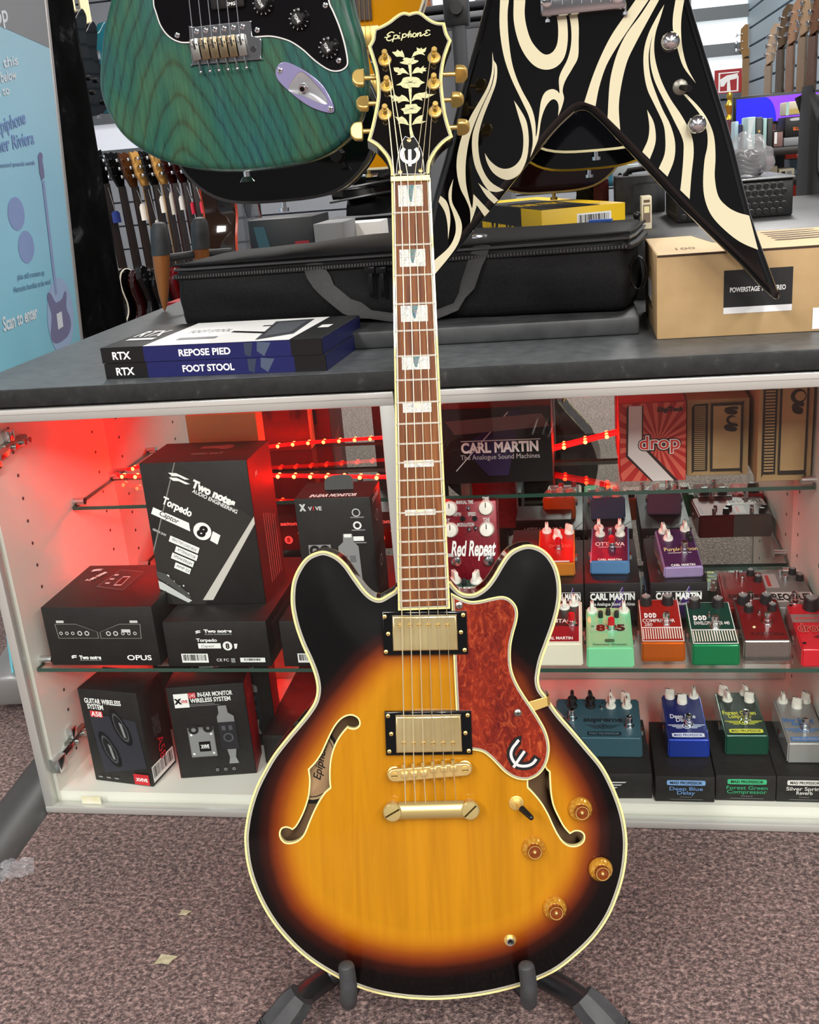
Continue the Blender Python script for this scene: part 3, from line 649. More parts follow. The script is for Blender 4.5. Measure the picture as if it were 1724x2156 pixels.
# ------------------------------------------------------------------ bridge, tailpiece, strings
def q1(x, y, w): return GF.p(560+x/2.535, 1120+y/2.535, w)
zb = .000; a, b = q1(685, 1300, zb), q1(1062, 1268, zb); d = (b-a).normalized(); nn = V((-d.y, d.x))
hw = []
for p, s_ in ((a, -1), (b, 1)):
    for k in range(9): an = PI/2+PI*k/8; hw.append(p+d*(.0072*math.cos(an)*(-s_))+nn*(.0068*math.sin(an)*(-s_)*(-1)))
GB = mat('dfc07c', .33, .75); bridge = MB().flat([(p.x, p.y) for p in hw], -.006, .0008, GB, bev=.0012).obj('bridge', guitar)
for p in (a, b): mb = MB(); mb.lathe([(.0075, TW+.001), (.0078, TW+.002), (.0078, TW+.0045), (.007, TW+.005), (.0034, TW+.005), (.0034, .0016), (.003, .002)], GOLD, Mx.Translation((p.x, p.y, 0)), 20); mb.box(p.x-.003, p.x+.003, p.y-.0004, p.y+.0004, .0018, .0023, LINE); mb.obj('bridge_post', bridge)
sad = []
for i, x in enumerate((740, 790, 842, 895, 950, 1002)):
    yy = 1308-(x-685)/377*32; q = q1(x, yy, .002); sad.append(q)
    mb = MB(); up = nn*.0012 if i < 3 else nn*.004
    mb.box(-.0034, .0034, -.0028, .0028, .0, .0035, GB, Mx.Translation((q.x+up.x, q.y+up.y, 0)) @ Mx.Rotation(math.atan2(d.y, d.x), 4, 'Z'), .0005)
    mb.cyl((q.x+nn.x*.0075, q.y+nn.y*.0075, .001), (q.x+nn.x*.0125, q.y+nn.y*.0125, .001), .0022, GOLD, n=10); mb.cyl((q.x-nn.x*.009, q.y-nn.y*.009, .001), (q.x+nn.x*.009, q.y+nn.y*.009, .001), .0009, GOLD, n=6)
    mb.obj('saddle', bridge)
zt = .0035; a, b = q1(675, 1500, zt), q1(1090, 1490, zt); d = (b-a).normalized(); nn = V((-d.y, d.x))
vs = []; N = 12; fs = []
for k in range(9):
    c = a.lerp(b, .08+.84*k/8)
    for j in range(N):
        an = 2*PI*j/N; o = nn*(.0095*math.cos(an)); vs.append((c.x+o.x, c.y+o.y, -.003+.0065*math.sin(an)))
for k in range(8):
    for j in range(N): fs.append((k*N+j, k*N+(j+1) % N, (k+1)*N+(j+1) % N, (k+1)*N+j))
fs += [tuple(range(N)), tuple(range(9*N-1, 8*N-1, -1))]
BRG = mat('d2be80', .34, .75); tail = MB().add(vs, fs, BRG).obj('tailpiece', guitar)
for p, r in ((a, .5), (b, .75)):
    mb = MB(); M = Mx.Translation((p.x, p.y, 0)) @ Mx.Rotation(r, 4, 'Z'); mb.lathe([(.0085, TW), (.0085, -.004), (.0098, -.0035), (.0098, .003), (.0085, .0042), (.004, .0045)], BRG, M, 22); mb.box(-.0082, .0082, -.0008, .0008, .0040, .0049, mat('4a3c1a', .4, 1.), M); mb.obj('tailpiece_stud', tail)
for i in range(6):
    sx = (510, 590, 672, 755, 830, 905)[i]; q = HF.p(740+sx/5.673, 10+2042/5.673, 0); nu = G(740+sx/5.673, 10+2045/5.673, .0025)
    order = (2, 1, 0, 3, 4, 5)[i]; pc = hT @ V((posts[order].x+(.003 if order < 3 else -.003), posts[order].y, .011))
    tq = q1((745, 798, 852, 907, 958, 1015)[i], 1452, 0); r = (.00062, .00055, .0005, .00042, .00036, .00032)[i]
    m = mat('e6dcb8', .35, .7) if i < 3 else mat('c8bc9c', .35, .7)
    MB().tube([(tq.x, tq.y, -.002), (sad[i].x, sad[i].y, .0045), (nu.x, nu.y, .0028), pc], r, m, n=6).obj('string', guitar)
# ------------------------------------------------------------------ knobs, switch, jack
t = NT('amber_knob'); KN = t.done(t.ramp(t.noise(t.co(), 300, 2), [(.3, 'b3791c'), (.7, 'cf9834')]), .18, .35, .8)
KN2 = mat('7d3a10', .12, .3, coat=1.)
k0 = None
for x, y, lb in ((930,632,0),(425,1052,1),(1150,1282,2),(655,1702,3)):
    z = TW-.001; q = GF.p(1040+x/5.132, 1580+y/5.132, z); M = Mx.Translation((q.x, q.y, z))
    mb = MB().lathe([(.0128, 0), (.0128, .0015), (.0115, .0045), (.0088, .0072), (.0082, .0078)], KN, M, 30)
    mb.lathe([(.0078, .0075), (.0078, .0125), (.0074, .0135), (.0062, .0138), (.0052, .0128), (.0022, .0124)], KN2, M, 26); mb.lathe([(.0062, .01385), (.0070, .0139)], GOLD, M, 26, False)
    mb.sph((0, 0, .0128), .0021, GOLD, M)
    for k in range(9):
        an = PI*.5+(k-4)*.5; c = (math.cos(an)*.0102, math.sin(an)*.0102)
        mb.text('0123456789'[k+1], c[0], c[1], .0024, mat('e8c060', .3, .5), M @ Mx.Translation((0, 0, .0062)), rot=an-PI/2)
    o = mb.obj('control_knob', guitar); q
q = q1(1335, 1446, TW); M = Mx.Translation((q.x, q.y, TW))
mb = MB().lathe([(.0078, 0), (.0078, .0012), (.006, .0016)], GOLD, M, 22).lathe([(.0056, .0014), (.0056, .0035), (.0032, .004)], GOLD, M, 6).cyl((0, 0, .003), (.006, -.004, .013), .0016, GOLD, M)
sw = mb.obj('pickup_switch', guitar); MB().cyl((.0045, -.0028, .0105), (.0125, -.0078, .024), .0036, BLACK, M, r1=.0029).sph((.0125, -.0078, .024), .0029, BLACK, M).obj('switch_tip', sw)
q = GF.p(1040+172/5.132, 1580+2050/5.132, TW-.002); M = Mx.Translation((q.x, q.y, TW-.003))
MB().lathe([(.0068, 0), (.0068, .001), (.0060, .002)], GOLD, M, 20).lathe([(.0055, .0018), (.0055, .0035)], GOLD, M, 6).lathe([(.0042, .003), (.0042, .0062), (.0028, .0062), (.0028, .003)], CHROME, M, 18, False).lathe([(.0028, .0036), (.0001, .0036)], BLACK, M, 12).obj('output_jack', guitar)
# ================================================================== GUITAR STAND
ST = mat('232325', .32); RUB = noisy('grey_rubber', '303133', '3c3d3f', 60, .6)
hub = AY(905, 1890, 1.0); stand = thing('guitar_stand', 'black folding floor stand with rubber arms cradling the sunburst guitar', 'guitar stand', Mx.Translation((hub.x, hub.y, 0)))
def wpt(mb, name, par, label=None):
    o = mb.obj(name); o.parent = par; o.matrix_parent_inverse = par.matrix_world.inverted()
    if label: o['label'] = label
    return o
def gw3(px, py, w): q = GF.p(px, py, w); return GF.M @ V((q.x, q.y, w))
wpt(MB().cyl(hub+V((0, 0, -.03)), hub+V((0, 0, .04)), .022, ST, n=16).tube([hub, hub+V((0, .12, -.11)), V((hub.x, hub.y+.23, .012))], .012, ST), 'hub', stand)
for (x0, x1, s) in ((729, 734, -1), (1108, 1113, 1)):
    pts = [hub+V((s*.02, 0, 0)), hub+V((s*.06, -.03, -.035)), gw3(x1, 2100, -.075), gw3(x1, 2106, -.04), gw3(x1, 2108, 0), gw3(x1, 2096, .018), gw3(x1-2*0, 2072, .022), gw3(x0, 2036, .022)]
    wpt(MB().tube(pts[:3], .008, ST), 'cradle_arm', stand)
    wpt(MB().tube(pts[2:], [.0085, .0088, .009, .009, .0088, .0085], RUB, n=16).sph(pts[-1], .0085, RUB, n=16, sc=(1, 1, .55)), 'rubber_sleeve', stand)
for (m1, f0, f1, lb) in (((690, 2058), (622, 2112), (585, 2160), -1), ((1132, 2050), (1240, 2116), (1288, 2170), 1)):
    foot = AZ(*f1, .022); mid = AY(*m1, (foot.y+hub.y)/2+.01); k0 = AY(*f0, foot.y+.012)
    lg = wpt(MB().tube([hub, hub.lerp(mid, .5), mid, mid.lerp(k0, .6)+V((0, 0, .002)), k0], [.0135]*5, ST, n=12), 'leg', stand)
    mb = MB(); e = k0+(foot-k0)*1.0; dd = (e-k0).normalized()
    mb.tube([k0-dd*.012, k0, k0+dd*.018, e, e+dd*.012], [.016, .0195, .0205, .021, .018], RUB, n=8)
    for i in range(4): c = e+dd*(.002+i*.004); mb.tube([c, c+dd*.0015], .0225, RUB, n=8)
    wpt(mb, 'rubber_foot', lg)
# ================================================================== THINGS ON THE COUNTER
NAVY = mat('151a55', .35); CARD = noisy('kraft_card', 'a98a5e', 'bb9c70', 26, .75, lo=.2, hi=.8); CARDL = mat('d2b68a', .7)
def ftbox(name_lb, p0, p1, txt, z, top):
    p0 = V((p0[0], p0[1], z)); p1 = V((p1[0], p1[1], z))
    def draw(F):
        f = F['front']; f.r(0, 0, .2, 1, BLACK); f.r(.2, 0, .865, 1, NAVY); f.r(.865, 0, 1, 1, BLACK)
        f.t('RTX', .095, .52, .48, WHITE, w=.085, bold=.03); f.t(txt, .48, .5, .42, WHITE, w=.235 if top else .235, bold=.03)
        f.pl([(.66, .05), (.70, .05), (.685, .95), (.66, .8)], mat('2f3a4e', .4)); f.pl([(.72, .0), (.78, .1), (.745, .95), (.715, .6)], mat('49556b', .4))
        r = F['right']; r.r(0, 0, 1, 1, mat('171b4c', .4))
        if top:
            t = F['top']; t.r(0, 0, 1, 1, WHITE); t.r(0, 0, .2, 1, BLACK); t.r(.86, .0, 1, 1, mat('232425', .4))
            t.pl([(.62, .12), (.80, .08), (.83, .75), (.70, .95)], mat('3b3d42', .5)); t.pl([(.645, .2), (.78, .16), (.80, .66), (.705, .8)], mat('55585e', .5))
            t.r(.60, .3, .64, .34, BLACK); t.pl([(.5, .5), (.68, .62), (.68, .68), (.5, .56)], BLACK)
            t.t('FOOT STOOL', .38, .45, .12, GREY, w=.2); t.r(.3, .72, .48, .8, GREY); t.t('RTX', .095, .45, .25, WHITE, w=.13, bold=.03); t.r(.04, .66, .17, .74, WHITE)
            t.r(.90, .42, .95, .55, WHITE)
    return carton('footstool_box', name_lb, mat('15161d', .4), p0, p1, .185, .0205, draw, group='boxed foot stools', bev=.0006)
ftbox('flat black and navy box printed FOOT STOOL, under the white-topped one', (-.6382, 1.2966), (-.3273, 1.2787), 'FOOT STOOL', ZC+.0003, False)
ftbox('flat white-topped navy box printed REPOSE PIED, lying on an identical box', (-.6410, 1.2990), (-.3300, 1.2790), 'REPOSE PIED', ZC+.0212, True)
# dark slab under the bag
RIS = noisy('dark_riser', '2f3132', '3d3f40', 30, .5)
tag(MB().box(-.50, .0736, 1.4195, 1.70, ZC+.0003, .7053, RIS, bev=.004).obj('riser_slab'), 'long dark grey slab lying on the counter under the black bag', 'slab')
# ---- soft black equipment bag
NYL = noisy('black_nylon', '0f0f10', '1b1b1c', 500, .7, bump=.15); NYL2 = mat('101011', .6); NYL.node_tree.nodes['Principled BSDF'].inputs['Specular IOR Level'].default_value = .2; WEB = noisy('webbing', '2a2a2a', '434343', 900, .7, (1, 6, 1))
p0, p1 = V((-.62, 1.552, .7058)), V((.062, 1.452, .7058)); d = p1-p0; W = d.length; bag = thing('equipment_bag', 'soft black zipped bag with webbing handles lying on the counter behind the guitar neck', 'bag', fxy(p0, math.atan2(d.y, d.x)))
D, H = .235, .098
bm = bmesh.new(); bmesh.ops.create_cube(bm, size=1)
for v in bm.verts: v.co = V((W/2+v.co.x*W, D/2+v.co.y*D, H/2+v.co.z*H))
bmesh.ops.bevel(bm, geom=bm.edges[:], offset=.018, segments=3, profile=.6, affect='EDGES')
bmesh.ops.subdivide_edges(bm, edges=[e for e in bm.edges if e.calc_length() > .03], cuts=14, use_grid_fill=True)
from mathutils import noise as mn
for v in bm.verts:
    c = v.co; k = mn.noise(V((c.x*7, c.y*9, c.z*26)))*.008+mn.noise(V((c.x*24, c.y*20, c.z*30+c.x*30)))*.004
    if c.z > H*.75: k *= .6
    n = V((c.x/W-.5, (c.y/D-.5)*1.2, (c.z/H-.5)*.6)); c += n.normalized()*k
    if c.y < .02: c.y -= .008*math.sin(PI*max(0, min(1, c.z/H)))
    if c.z > H*.7: c.z += .012*math.sin(PI*max(0, min(1, c.x/W)))*math.sin(PI*max(0, min(1, c.y/D)))+.010*(c.x/W)
mb = MB(); mb.bm(bm, NYL); mb.obj('bag_body', bag, ang=60)
def top(x): return H*.80+.010*(x/W)
mb = MB(); n = 26
for z, r, m in ((0, .005, NYL2), (.011, .0022, mat('3a3a3b', .4)), (.018, .0022, NYL)):
    mb.tube([(-.003, .04, top(0)+z)]+[(W*i/n, -.0055 if 0 < i < n else 0, top(W*i/n)+z) for i in range(n+1)]+[(W+.004, .05, top(W)+z), (W+.004, D*.8, top(W)+z)], r, m, n=6)
mb.obj('zipper', bag)
mb = MB()
for i in range(150): x = W*(i+.5)/150; mb.box(x-.0012, x+.0012, -.0125, -.009, top(x)-.001, top(x)+.003, mat('565656', .35, .6))
mb.obj('zip_teeth', bag)['kind'] = 'stuff'
IM = bag.matrix_world.inverted()
def bp(px, py, off): # photo pixel to the bag's front plane
    d = ray(px, py); M = bag.matrix_world; nrm = M.col[1].to_3d(); o = M.to_translation()-nrm*off
    return IM @ (CAMP+d*((o-CAMP).dot(nrm)/d.dot(nrm)))
for pts, lb in (([(640, 536, -.035), (655, 545, -.005), (665, 575, .013), (690, 612, .014), (730, 645, .015), (780, 662, .016), (850, 672, .016), (910, 666, .016), (960, 646, .015), (985, 600, .014), (1000, 555, .013), (1010, 520, .0), (1020, 510, -.03)], ''),):
    P = [bp(*q) for q in pts]; mb = MB(); P2 = []
    for a, b in zip(P, P[1:]): P2 += [a, a.lerp(b, .5)]
    P2.append(P[-1]); w = .0165
    mb.tube(P2, [w]*6+[w*.8]*4+[w*.42]*(len(P2)-17)+[w*.8]*3+[w]*4, WEB, n=8, flat=.0022, up=(1, 0, .4)); mb.obj('carry_strap', bag)
for px in (779, 803):
    a, b = bp(px, 568, .016), bp(px+3, 625, .016); mb = MB().box(a.x-.008, a.x+.008, a.y-.004, a.y+.002, a.z-.005, a.z+.004, mat('1a1a1b', .3, .7), bev=.001)
    mb.box(a.x-.0035, a.x+.0035, a.y-.003, a.y, b.z, a.z-.004, mat('151516', .3, .6), bev=.001); mb.obj('zip_pull', bag)
q = IM @ V((.068, 1.475, .757)); mb = MB(); R = [(q.x+.008+.011*math.sin(2*PI*i/20), q.y-.01, q.z+.022*math.cos(2*PI*i/20)) for i in range(21)]
mb.tube(R, .0016, mat('3b3b3c', .2, .9), n=6); mb.obj('metal_ring', bag)
q = bp(1265, 466, -.17); MB().box(q.x-.018, q.x+.016, q.y-.006, q.y+.012, H+.012, H+.0155, mat('3b62b4', .6)).obj('blue_tab', bag)
q = bp(1012, 506, -.03); MB().box(q.x-.012, q.x+.010, q.y-.008, q.y+.008, H+.006, H+.016, CHROME, bev=.004).obj('buckle', bag)
# ---- kraft box with black label, right
def draw(F):
    f = F['front']; W = f.W
    f.r(.083/.41*1.0, .225, .1665/.41, .655+.08, mat('161617', .5)); f.r(.083/.41, .66, .1665/.41, .735, mat('e4e4e4', .5))
    f.t('POWERSTAGE 100 STEREO', .1245/.41, .455, .055, WHITE, w=.165, bold=.02)
    f.r(.192/.41, .72, .25/.41, 1-.03, WHITE); f.bars(.199/.41, .78, .24/.41, .93)
    t = F['top']; t.pl([(.16, .0), (.34, .0), (.34, .62), (.24, .66), (.2, .5)], mat('5f5d59', .7)); t.pl([(.62, .05), (.98, .05), (.98, .5), (.62, .5)], mat('66645f', .7))
    for k in range(5): t.pl(sm([(.40, .12+k*.12), (.55, .10+k*.12), (.56, .13+k*.12), (.41, .17+k*.12)], 3), mat('7a6852', .7))
    t.t('100', .10, .75, .1, mat('8a744e', .7), w=.06)
    l = F['left']; l.r(.32, .42, .62, .66, WHITE); [l.r(.36, .45+k*.03, .58, .46+k*.03, GREY) for k in range(6)]; l.r(.3, .72, .7, .735, BLACK); l.r(.35, .68, .6, .70, BLACK)
t = carton('kraft_box', 'large brown cardboard box with a black white-edged label on the counter', CARD, (.0929, 1.374, ZC+.0003), (.5029, 1.374, ZC), .245, .107, draw, bev=.0015)
MB().box(.002, .408, -.0008, .243, .107, .1072, CARDL).obj('lid_flap', t); MB().box(.001, .409, -.001, .0, .1045, .1071, mat('3c2a1c', .8)).obj('lid_seam', t)
# ---- wooden guitar stand with rubber-tipped legs and the dark acoustic guitar on it
WOODS = noisy('teak', '7a431c', 'a0622e', 30, .4, (1, 1, .12))
base = AZ(347, 655, ZC+.0005); tp = AY(334, 468, base.y); hgt = tp.z-ZC
ws = thing('wooden_guitar_stand', 'wooden instrument stand with tapered legs and black rubber tips on the counter edge', 'guitar stand', Mx.Translation(base))
for k, (dx, dy, s) in enumerate(((0, 0, 1.), (.05, .09, 1.))):
    M = Mx.Translation((dx, dy, 0)); lean = (tp.x-base.x)
    mb = MB(); R = [(.001, 0), (.005, .01), (.010, hgt*.2), (.0145, hgt*.4), (.0165, hgt*.55), (.017, hgt*.64)]
    Sx = Mx.Identity(4); Sx[0][2] = lean/hgt
    mb.lathe(R, WOODS, M @ Sx, 24); lg = mb.obj('leg', ws)
    mb = MB().lathe([(.0178, hgt*.635), (.0182, hgt*.8), (.0172, hgt*.93), (.012, hgt*.985), (.004, hgt)], RUB, M @ Sx, 24); mb.obj('rubber_tip', lg)
MB().tube([(-.003, .0, hgt*.60), (.02, .03, hgt*.585), (.05, .09, hgt*.58), (.11, .13, hgt*.56)], .008, RUB).obj('cross_arm', ws)
# ================================================================== GUITAR KIT (metres; x across, y up the neck, z out of the front)
LPO = sm([(0,0),(.09,.008),(.145,.05),(.165,.11),(.150,.165),(.122,.21),(.115,.25),(.124,.29),(.134,.32),(.128,.352),(.105,.367),(.080,.357),(.060,.335),(.040,.345,1),(.028,.395,1),(-.028,.415),(-.075,.437),(-.115,.42),(-.134,.375),(-.130,.32),(-.116,.26),(-.122,.21),(-.150,.165),(-.165,.11),(-.145,.05),(-.09,.008)], 5)
STO = sm([(0,0),(.09,.012),(.145,.055),(.161,.115),(.147,.18),(.122,.23),(.118,.28),(.132,.33),(.140,.37),(.128,.40),(.105,.395),(.072,.36),(.040,.345),(-.030,.345),(-.06,.375),(-.09,.43),(-.12,.455),(-.145,.44),(-.148,.39),(-.130,.32),(-.118,.26),(-.140,.18),(-.161,.11),(-.145,.05),(-.09,.012)], 5)
ACO = sm([(0,0),(.11,.01),(.175,.06),(.196,.13),(.18,.21),(.145,.265),(.132,.30),(.142,.36),(.146,.42),(.125,.47),(.07,.50),(0,.505),(-.07,.50),(-.125,.47),(-.146,.42),(-.142,.36),(-.132,.30),(-.145,.265),(-.18,.21),(-.196,.13),(-.175,.06),(-.11,.01)], 5)
HLP = [(-.021,0),(-.030,.03),(-.040,.06),(-.036,.13),(-.040,.175),(-.018,.168),(0,.178),(.018,.168),(.040,.175),(.036,.13),(.040,.06),(.030,.03),(.021,0)]
HST = [(-.021,0),(-.024,.03),(-.034,.045),(-.030,.17),(-.004,.195),(.022,.190),(.030,.165),(.018,.14),(.026,.06),(.021,.02)]
def guitar_kit(name, label, M, O=LPO, front='0a0a0a', side=None, bind='e9dfb0', neckc='2a120c', boardc='3b2416', headc='0a0a0a', H=HLP, T=.045, nl=.49, group=None, pick=None, hw=CHROME, tagc=None, y0=.355, hole=False, cat='guitar'):
    g = thing(name, label, cat, M, group); fm = mat(front, .14, coat=1.); sd = mat(side or front, .14, coat=1.)
    n = len(O); mb = MB().flat(O, -T, -.002, sd, bev=.003).flat(inset(O, .003), -.004, 0, fm); mb.obj('body', g)
    if bind: mb = MB(); ring(mb, O, -.0008, .0035, -.006, .0006, mat(bind, .35)); ring(mb, O, -.0008, .003, -T, -T+.005, mat(bind, .35)); mb.obj('binding', g)
    yN = y0+nl; MB().flat([(-.028, y0-.07), (.028, y0-.07), (.0215, yN), (-.0215, yN)], .003, .008, mat(boardc, .4)).obj('fretboard', g)
    mb = MB(); vs = []
    for y, hwd in ((y0-.02, .027), (yN+.01, .021)):
        for i in range(7): a = PI*i/6; vs.append((-hwd*math.cos(a), y, .003-.022*math.sin(a)))
    mb.add(vs, [(i, i+1, 8+i, 7+i) for i in range(6)]+[tuple(range(7)), tuple(range(13, 6, -1))], mat(neckc, .3, coat=.5)); mb.obj('neck', g)
    hT = Mx.Translation((0, yN, 0)) @ Mx.Rotation(math.radians(-10), 4, 'X')
    MB().flat(H, -.012, .003, mat(headc, .2, coat=.5), hT, bev=.001).obj('headstock', g)
    for s in (-1, 1):
        for k in range(3):
            mb = MB(); y = .055+k*.042; mb.cyl((s*.024, y, .003), (s*.024, y, .014), .004, hw, hT, 8); mb.cyl((s*.03, y, -.006), (s*.052, y, -.006), .003, hw, hT, 6); mb.box(s*.055-.007, s*.055+.007, y-.009, y+.009, -.010, -.002, hw, hT, bev=.002); mb.obj('tuning_peg', g)
    if hole:
        MB().flat([(math.cos(2*PI*i/32)*.05, .315+math.sin(2*PI*i/32)*.05) for i in range(32)], .0002, .0008, BLACK).obj('sound_hole', g)
        MB().box(-.085, .085, .105, .135, 0, .008, mat('1c100a', .4), bev=.003).obj('bridge', g)
    else:
        for y in (.165, .255): MB().box(-.042, .042, y-.02, y+.02, 0, .012, hw, bev=.003).obj('pickup', g)
        MB().box(-.045, .045, .085, .1, 0, .012, hw, bev=.003).obj('bridge', g)
        for x, y in ((.10, .06), (.13, .11), (.09, .12)): MB().lathe([(.012, 0), (.010, .012), (.009, .015)], mat('141414', .3), Mx.Translation((x, y, 0)), 14).obj('control_knob', g)
    MB().cyl((0, .002, -T/2), (0, -.014, -T/2), .004, hw).cyl((0, -.010, -T/2), (0, -.016, -T/2), .008, hw).obj('strap_button', g)
    if pick: MB().flat(sm(pick, 4), .0005, .003, mat('0c0c0c', .2, coat=.6)).obj('pickguard', g)
    mb = MB()
    for i in range(6): mb.tube([((-.026+.0104*i), .10, .014), (-.018+.0072*i, yN, .009)], .0005, hw, n=4)
    mb.obj('strings', g)
    if tagc:
        c, w, h, dy = tagc; mb = MB().flat([(-w, -h), (w, -h), (w, h*.6), (w*.5, h), (-w*.5, h), (-w, h*.6)], .030, .0312, mat(c, .6), Mx.Translation((.0, yN-dy, 0)))
        mb.tube([(0, yN-dy+h, .031), (0, yN-.02, .012)], .0008, WHITE, n=4); mb.obj('swing_tag', g)
    return g
def frame(o, x, y=(0, 0, 1)):
    x = V(x).normalized(); y = V(y); y = (y-x*y.dot(x)).normalized(); z = x.cross(y)
    return Mx(((x.x, y.x, z.x, o[0]), (x.y, y.y, z.y, o[1]), (x.z, y.z, z.z, o[2]), (0, 0, 0, 1)))
# ================================================================== GREEN GUITAR, hung up top left
YS = 1.30; o = AY(497, 362, YS); SF = Fr(o, V((1, 0, 0)), V((0, 0, 1)), V((0, -1, 0)))
t = NT('green_ash'); co = t.co(); sx = t.n('ShaderNodeSeparateXYZ'); t.l(co, sx.inputs[0])
def mth(op, a, b=None):
    q = t.n('ShaderNodeMath', operation=op)
    for i, v in enumerate((a, b)):
        if v is None: continue
        if isinstance(v, (int, float)): q.inputs[i].default_value = v
        else: t.l(v, q.inputs[i])
    return q.outputs[0]
# cathedral grain: nested hyperbolas about a line left of the bridge
dx = mth('ADD', sx.outputs[0], .062); hy = mth('SQRT', mth('ADD', mth('MULTIPLY', dx, dx), .0008))
ph = mth('ADD', mth('MULTIPLY', hy, 78.), mth('MULTIPLY', sx.outputs[1], 30.))
ph = mth('ADD', ph, mth('MULTIPLY', t.noise(t.co((1, .35, 1)), 22, 3), 1.6)); ph = mth('ADD', ph, mth('MULTIPLY', t.noise(co, 130, 2), .16))
line = mth('FRACT', ph)
fine = t.noise(t.co((1, .06, 1)), 300, 4, .7); hue = t.noise(t.co((1, .4, 1)), 16, 2)
c = t.ramp(line, [(.0, '050f0d'), (.09, '051612'), (.18, '154538'), (.5, '1a5747'), (.9, '154d41'), (1., '0c2a25')])
c = t.mix(.30, c, t.ramp(fine, [(.36, '031613'), (.52, '1d5a4a'), (.68, '4c7844')])); c = t.mix(.24, c, t.ramp(hue, [(.35, '0a4c66'), (.5, '144a3a'), (.68, '5c7032')]))
t.bump(line, .08); ASH = t.done(c, .30, 0, .35)
so_px = [(497,362),(540,360),(610,350),(670,333),(715,305),(745,270),(762,225),(768,180),(765,130),(757,80),(745,40),(735,0),(728,-60),(735,-130),(770,-200),(778,-280),(745,-305),(700,-285),(650,-215),(600,-180),(440,-180),(380,-225),(330,-300),(270,-345),(225,-335),(212,-280),(225,-190),(240,-100),(235,-30),(228,0),(215,60),(207,130),(207,190),(225,240),(255,285),(300,320),(350,343),(410,357),(460,362)]
SO = sm(SF.ps(so_px), 5)
strat = thing('electric_guitar', 'translucent green ash guitar body with black pickguard hanging top left', 'guitar', SF.M)
MB().flat(SO, -.045, 0, ASH, bev=.010, seg=4).obj('body', strat, ang=60)
SP = lambda pts, k=1, ox=0, oy=0: SF.ps(pts, 0, ox, oy, k)
pgs = [(323,0),(329,28),(339,56),(355,77),(376,89),(400,91),(470,86),(545,79),(572,78),(596,83),(616,91),(639,107),(662,128),(686,145),(703,151),(720,149),(732,139),(733,122),(726,87),(715,52),(703,23),(694,0),(690,-60),(700,-150),(690,-185),(600,-165),(430,-165),(345,-170),(328,-80)]
P = sm(SP(pgs), 4); mb = MB().flat(P, .0002, .0018, mat('d9d9d6', .4)).flat(inset(P, .0017), .0005, .0024, mat('0b0a0c', .12, coat=1.)); pgo = mb.obj('pickguard', strat)
for x, y in ((375,75),(543,64),(686,12),(714,128)): q = SF.p(x, y); mb = MB(); screw(mb, q.x, q.y, .0024, .0034, CHROME); mb.obj('screw', pgo)
a, b = SF.p(438, -60), SF.p(520, 16); MB().box(a.x, b.x, b.y, a.y, .002, .009, mat('0d0d0d', .45), bev=.003).text('EMG', SF.p(490, 0).x, SF.p(490, 10).y, .0035, WHITE, w=.011, shear=.2, bold=.02, z=.0092).obj('pickup', strat)
pl = [(400,60),(410,57),(520,45),(530,48),(533,76),(548,80),(552,88),(551,122),(544,126),(412,137),(406,133)]
P = sm(SP(pl), 2); br = MB().flat(P, .001, .0035, mat('b9bcc0', .16, 1.), bev=.0008).obj('bridge_plate', strat)
for i in range(6):
    q = SF.p(416+19.3*i, 104-1.9*i); r0 = -.1; M = Mx.Translation((q.x, q.y, .0035)) @ Mx.Rotation(.10, 4, 'Z')
    mb = MB().box(-.0050, .0050, -.013, .011, 0, .006, STEEL if i in (0, 5) else mat('8f8066', .3, 1.), M, .0008); mb.box(-.0013, .0013, -.001, .009, .0055, .0064, BLACK, M)
    for s in (-1, 1): mb.cyl((s*.0035, .004, .005), (s*.0035, .004, .0085), .0011, CHROME, M, 8)
    mb.cyl((0, -.026, .003), (0, -.012, .003), .0012, CHROME, M, 6); mb.sph((0, -.026, .003), .0022, CHROME, M, 8)
    mb.obj('saddle', br); q2 = SF.p(405+19.6*i, -3); q3 = SF.p(405+19.6*i-10, -400)
    MB().tube([(q.x, q.y+.006, .0105), (q2.x, q2.y, .012), (q3.x, q3.y, .014)], .0005, CHROME, n=5).obj('string', strat)
    q = SF.p(416+19.3*i, 67-2.*i); mb = MB(); screw(mb, q.x, q.y, .0035, .0032, CHROME); mb.obj('screw', br)
q = SF.p(535, 104); MB().cyl((q.x, q.y, .0033), (q.x, q.y, .0040), .0035, BLACK).obj('arm_socket', br)
for x, y, s in ((632, 42, 'TONE'), (694, 102, 'TONE'), (556, 10, 'VOLUME')):
    q = SF.p(x, y); M = Mx.Translation((q.x, q.y, .002)); mb = MB().lathe([(.0128, 0), (.0125, .002), (.0088, .0065), (.0082, .0075), (.0078, .013), (.0066, .014)], mat('0c0c0d', .3), M, 28)
    mb.text(s, 0, 0, .0036, WHITE, M @ Mx.Translation((0, 0, .0142)), w=.010, bold=.02, rot=-1.1)
    for k in range(10): a = -.3-k*.5; mb.text(str(k+1), .0105*math.cos(a), .0105*math.sin(a), .0024, WHITE, M @ Mx.Translation((0, 0, .0055)), rot=a-PI/2)
    mb.obj('control_knob', strat)
jp = SP([(280,520),(300,470),(350,450),(430,480),(530,540),(620,620),(680,720),(705,790),(690,820),(620,810),(520,770),(420,700),(330,620),(290,570)], 3.448, 500, 0); P = sm(jp, 4)
jc = sm(SP([(375,640),(420,560),(455,525),(500,540),(580,620),(640,700),(655,750),(600,750),(500,705),(420,680)], 3.448, 500, 0), 4)
CUP = mat('b4b6ba', .2, .6); mb = MB().flat([P, jc], .0, .0024, mat('a8a2d0', .2, .55), bev=.0006)  # violet reflection on the chrome plate put into its base colour
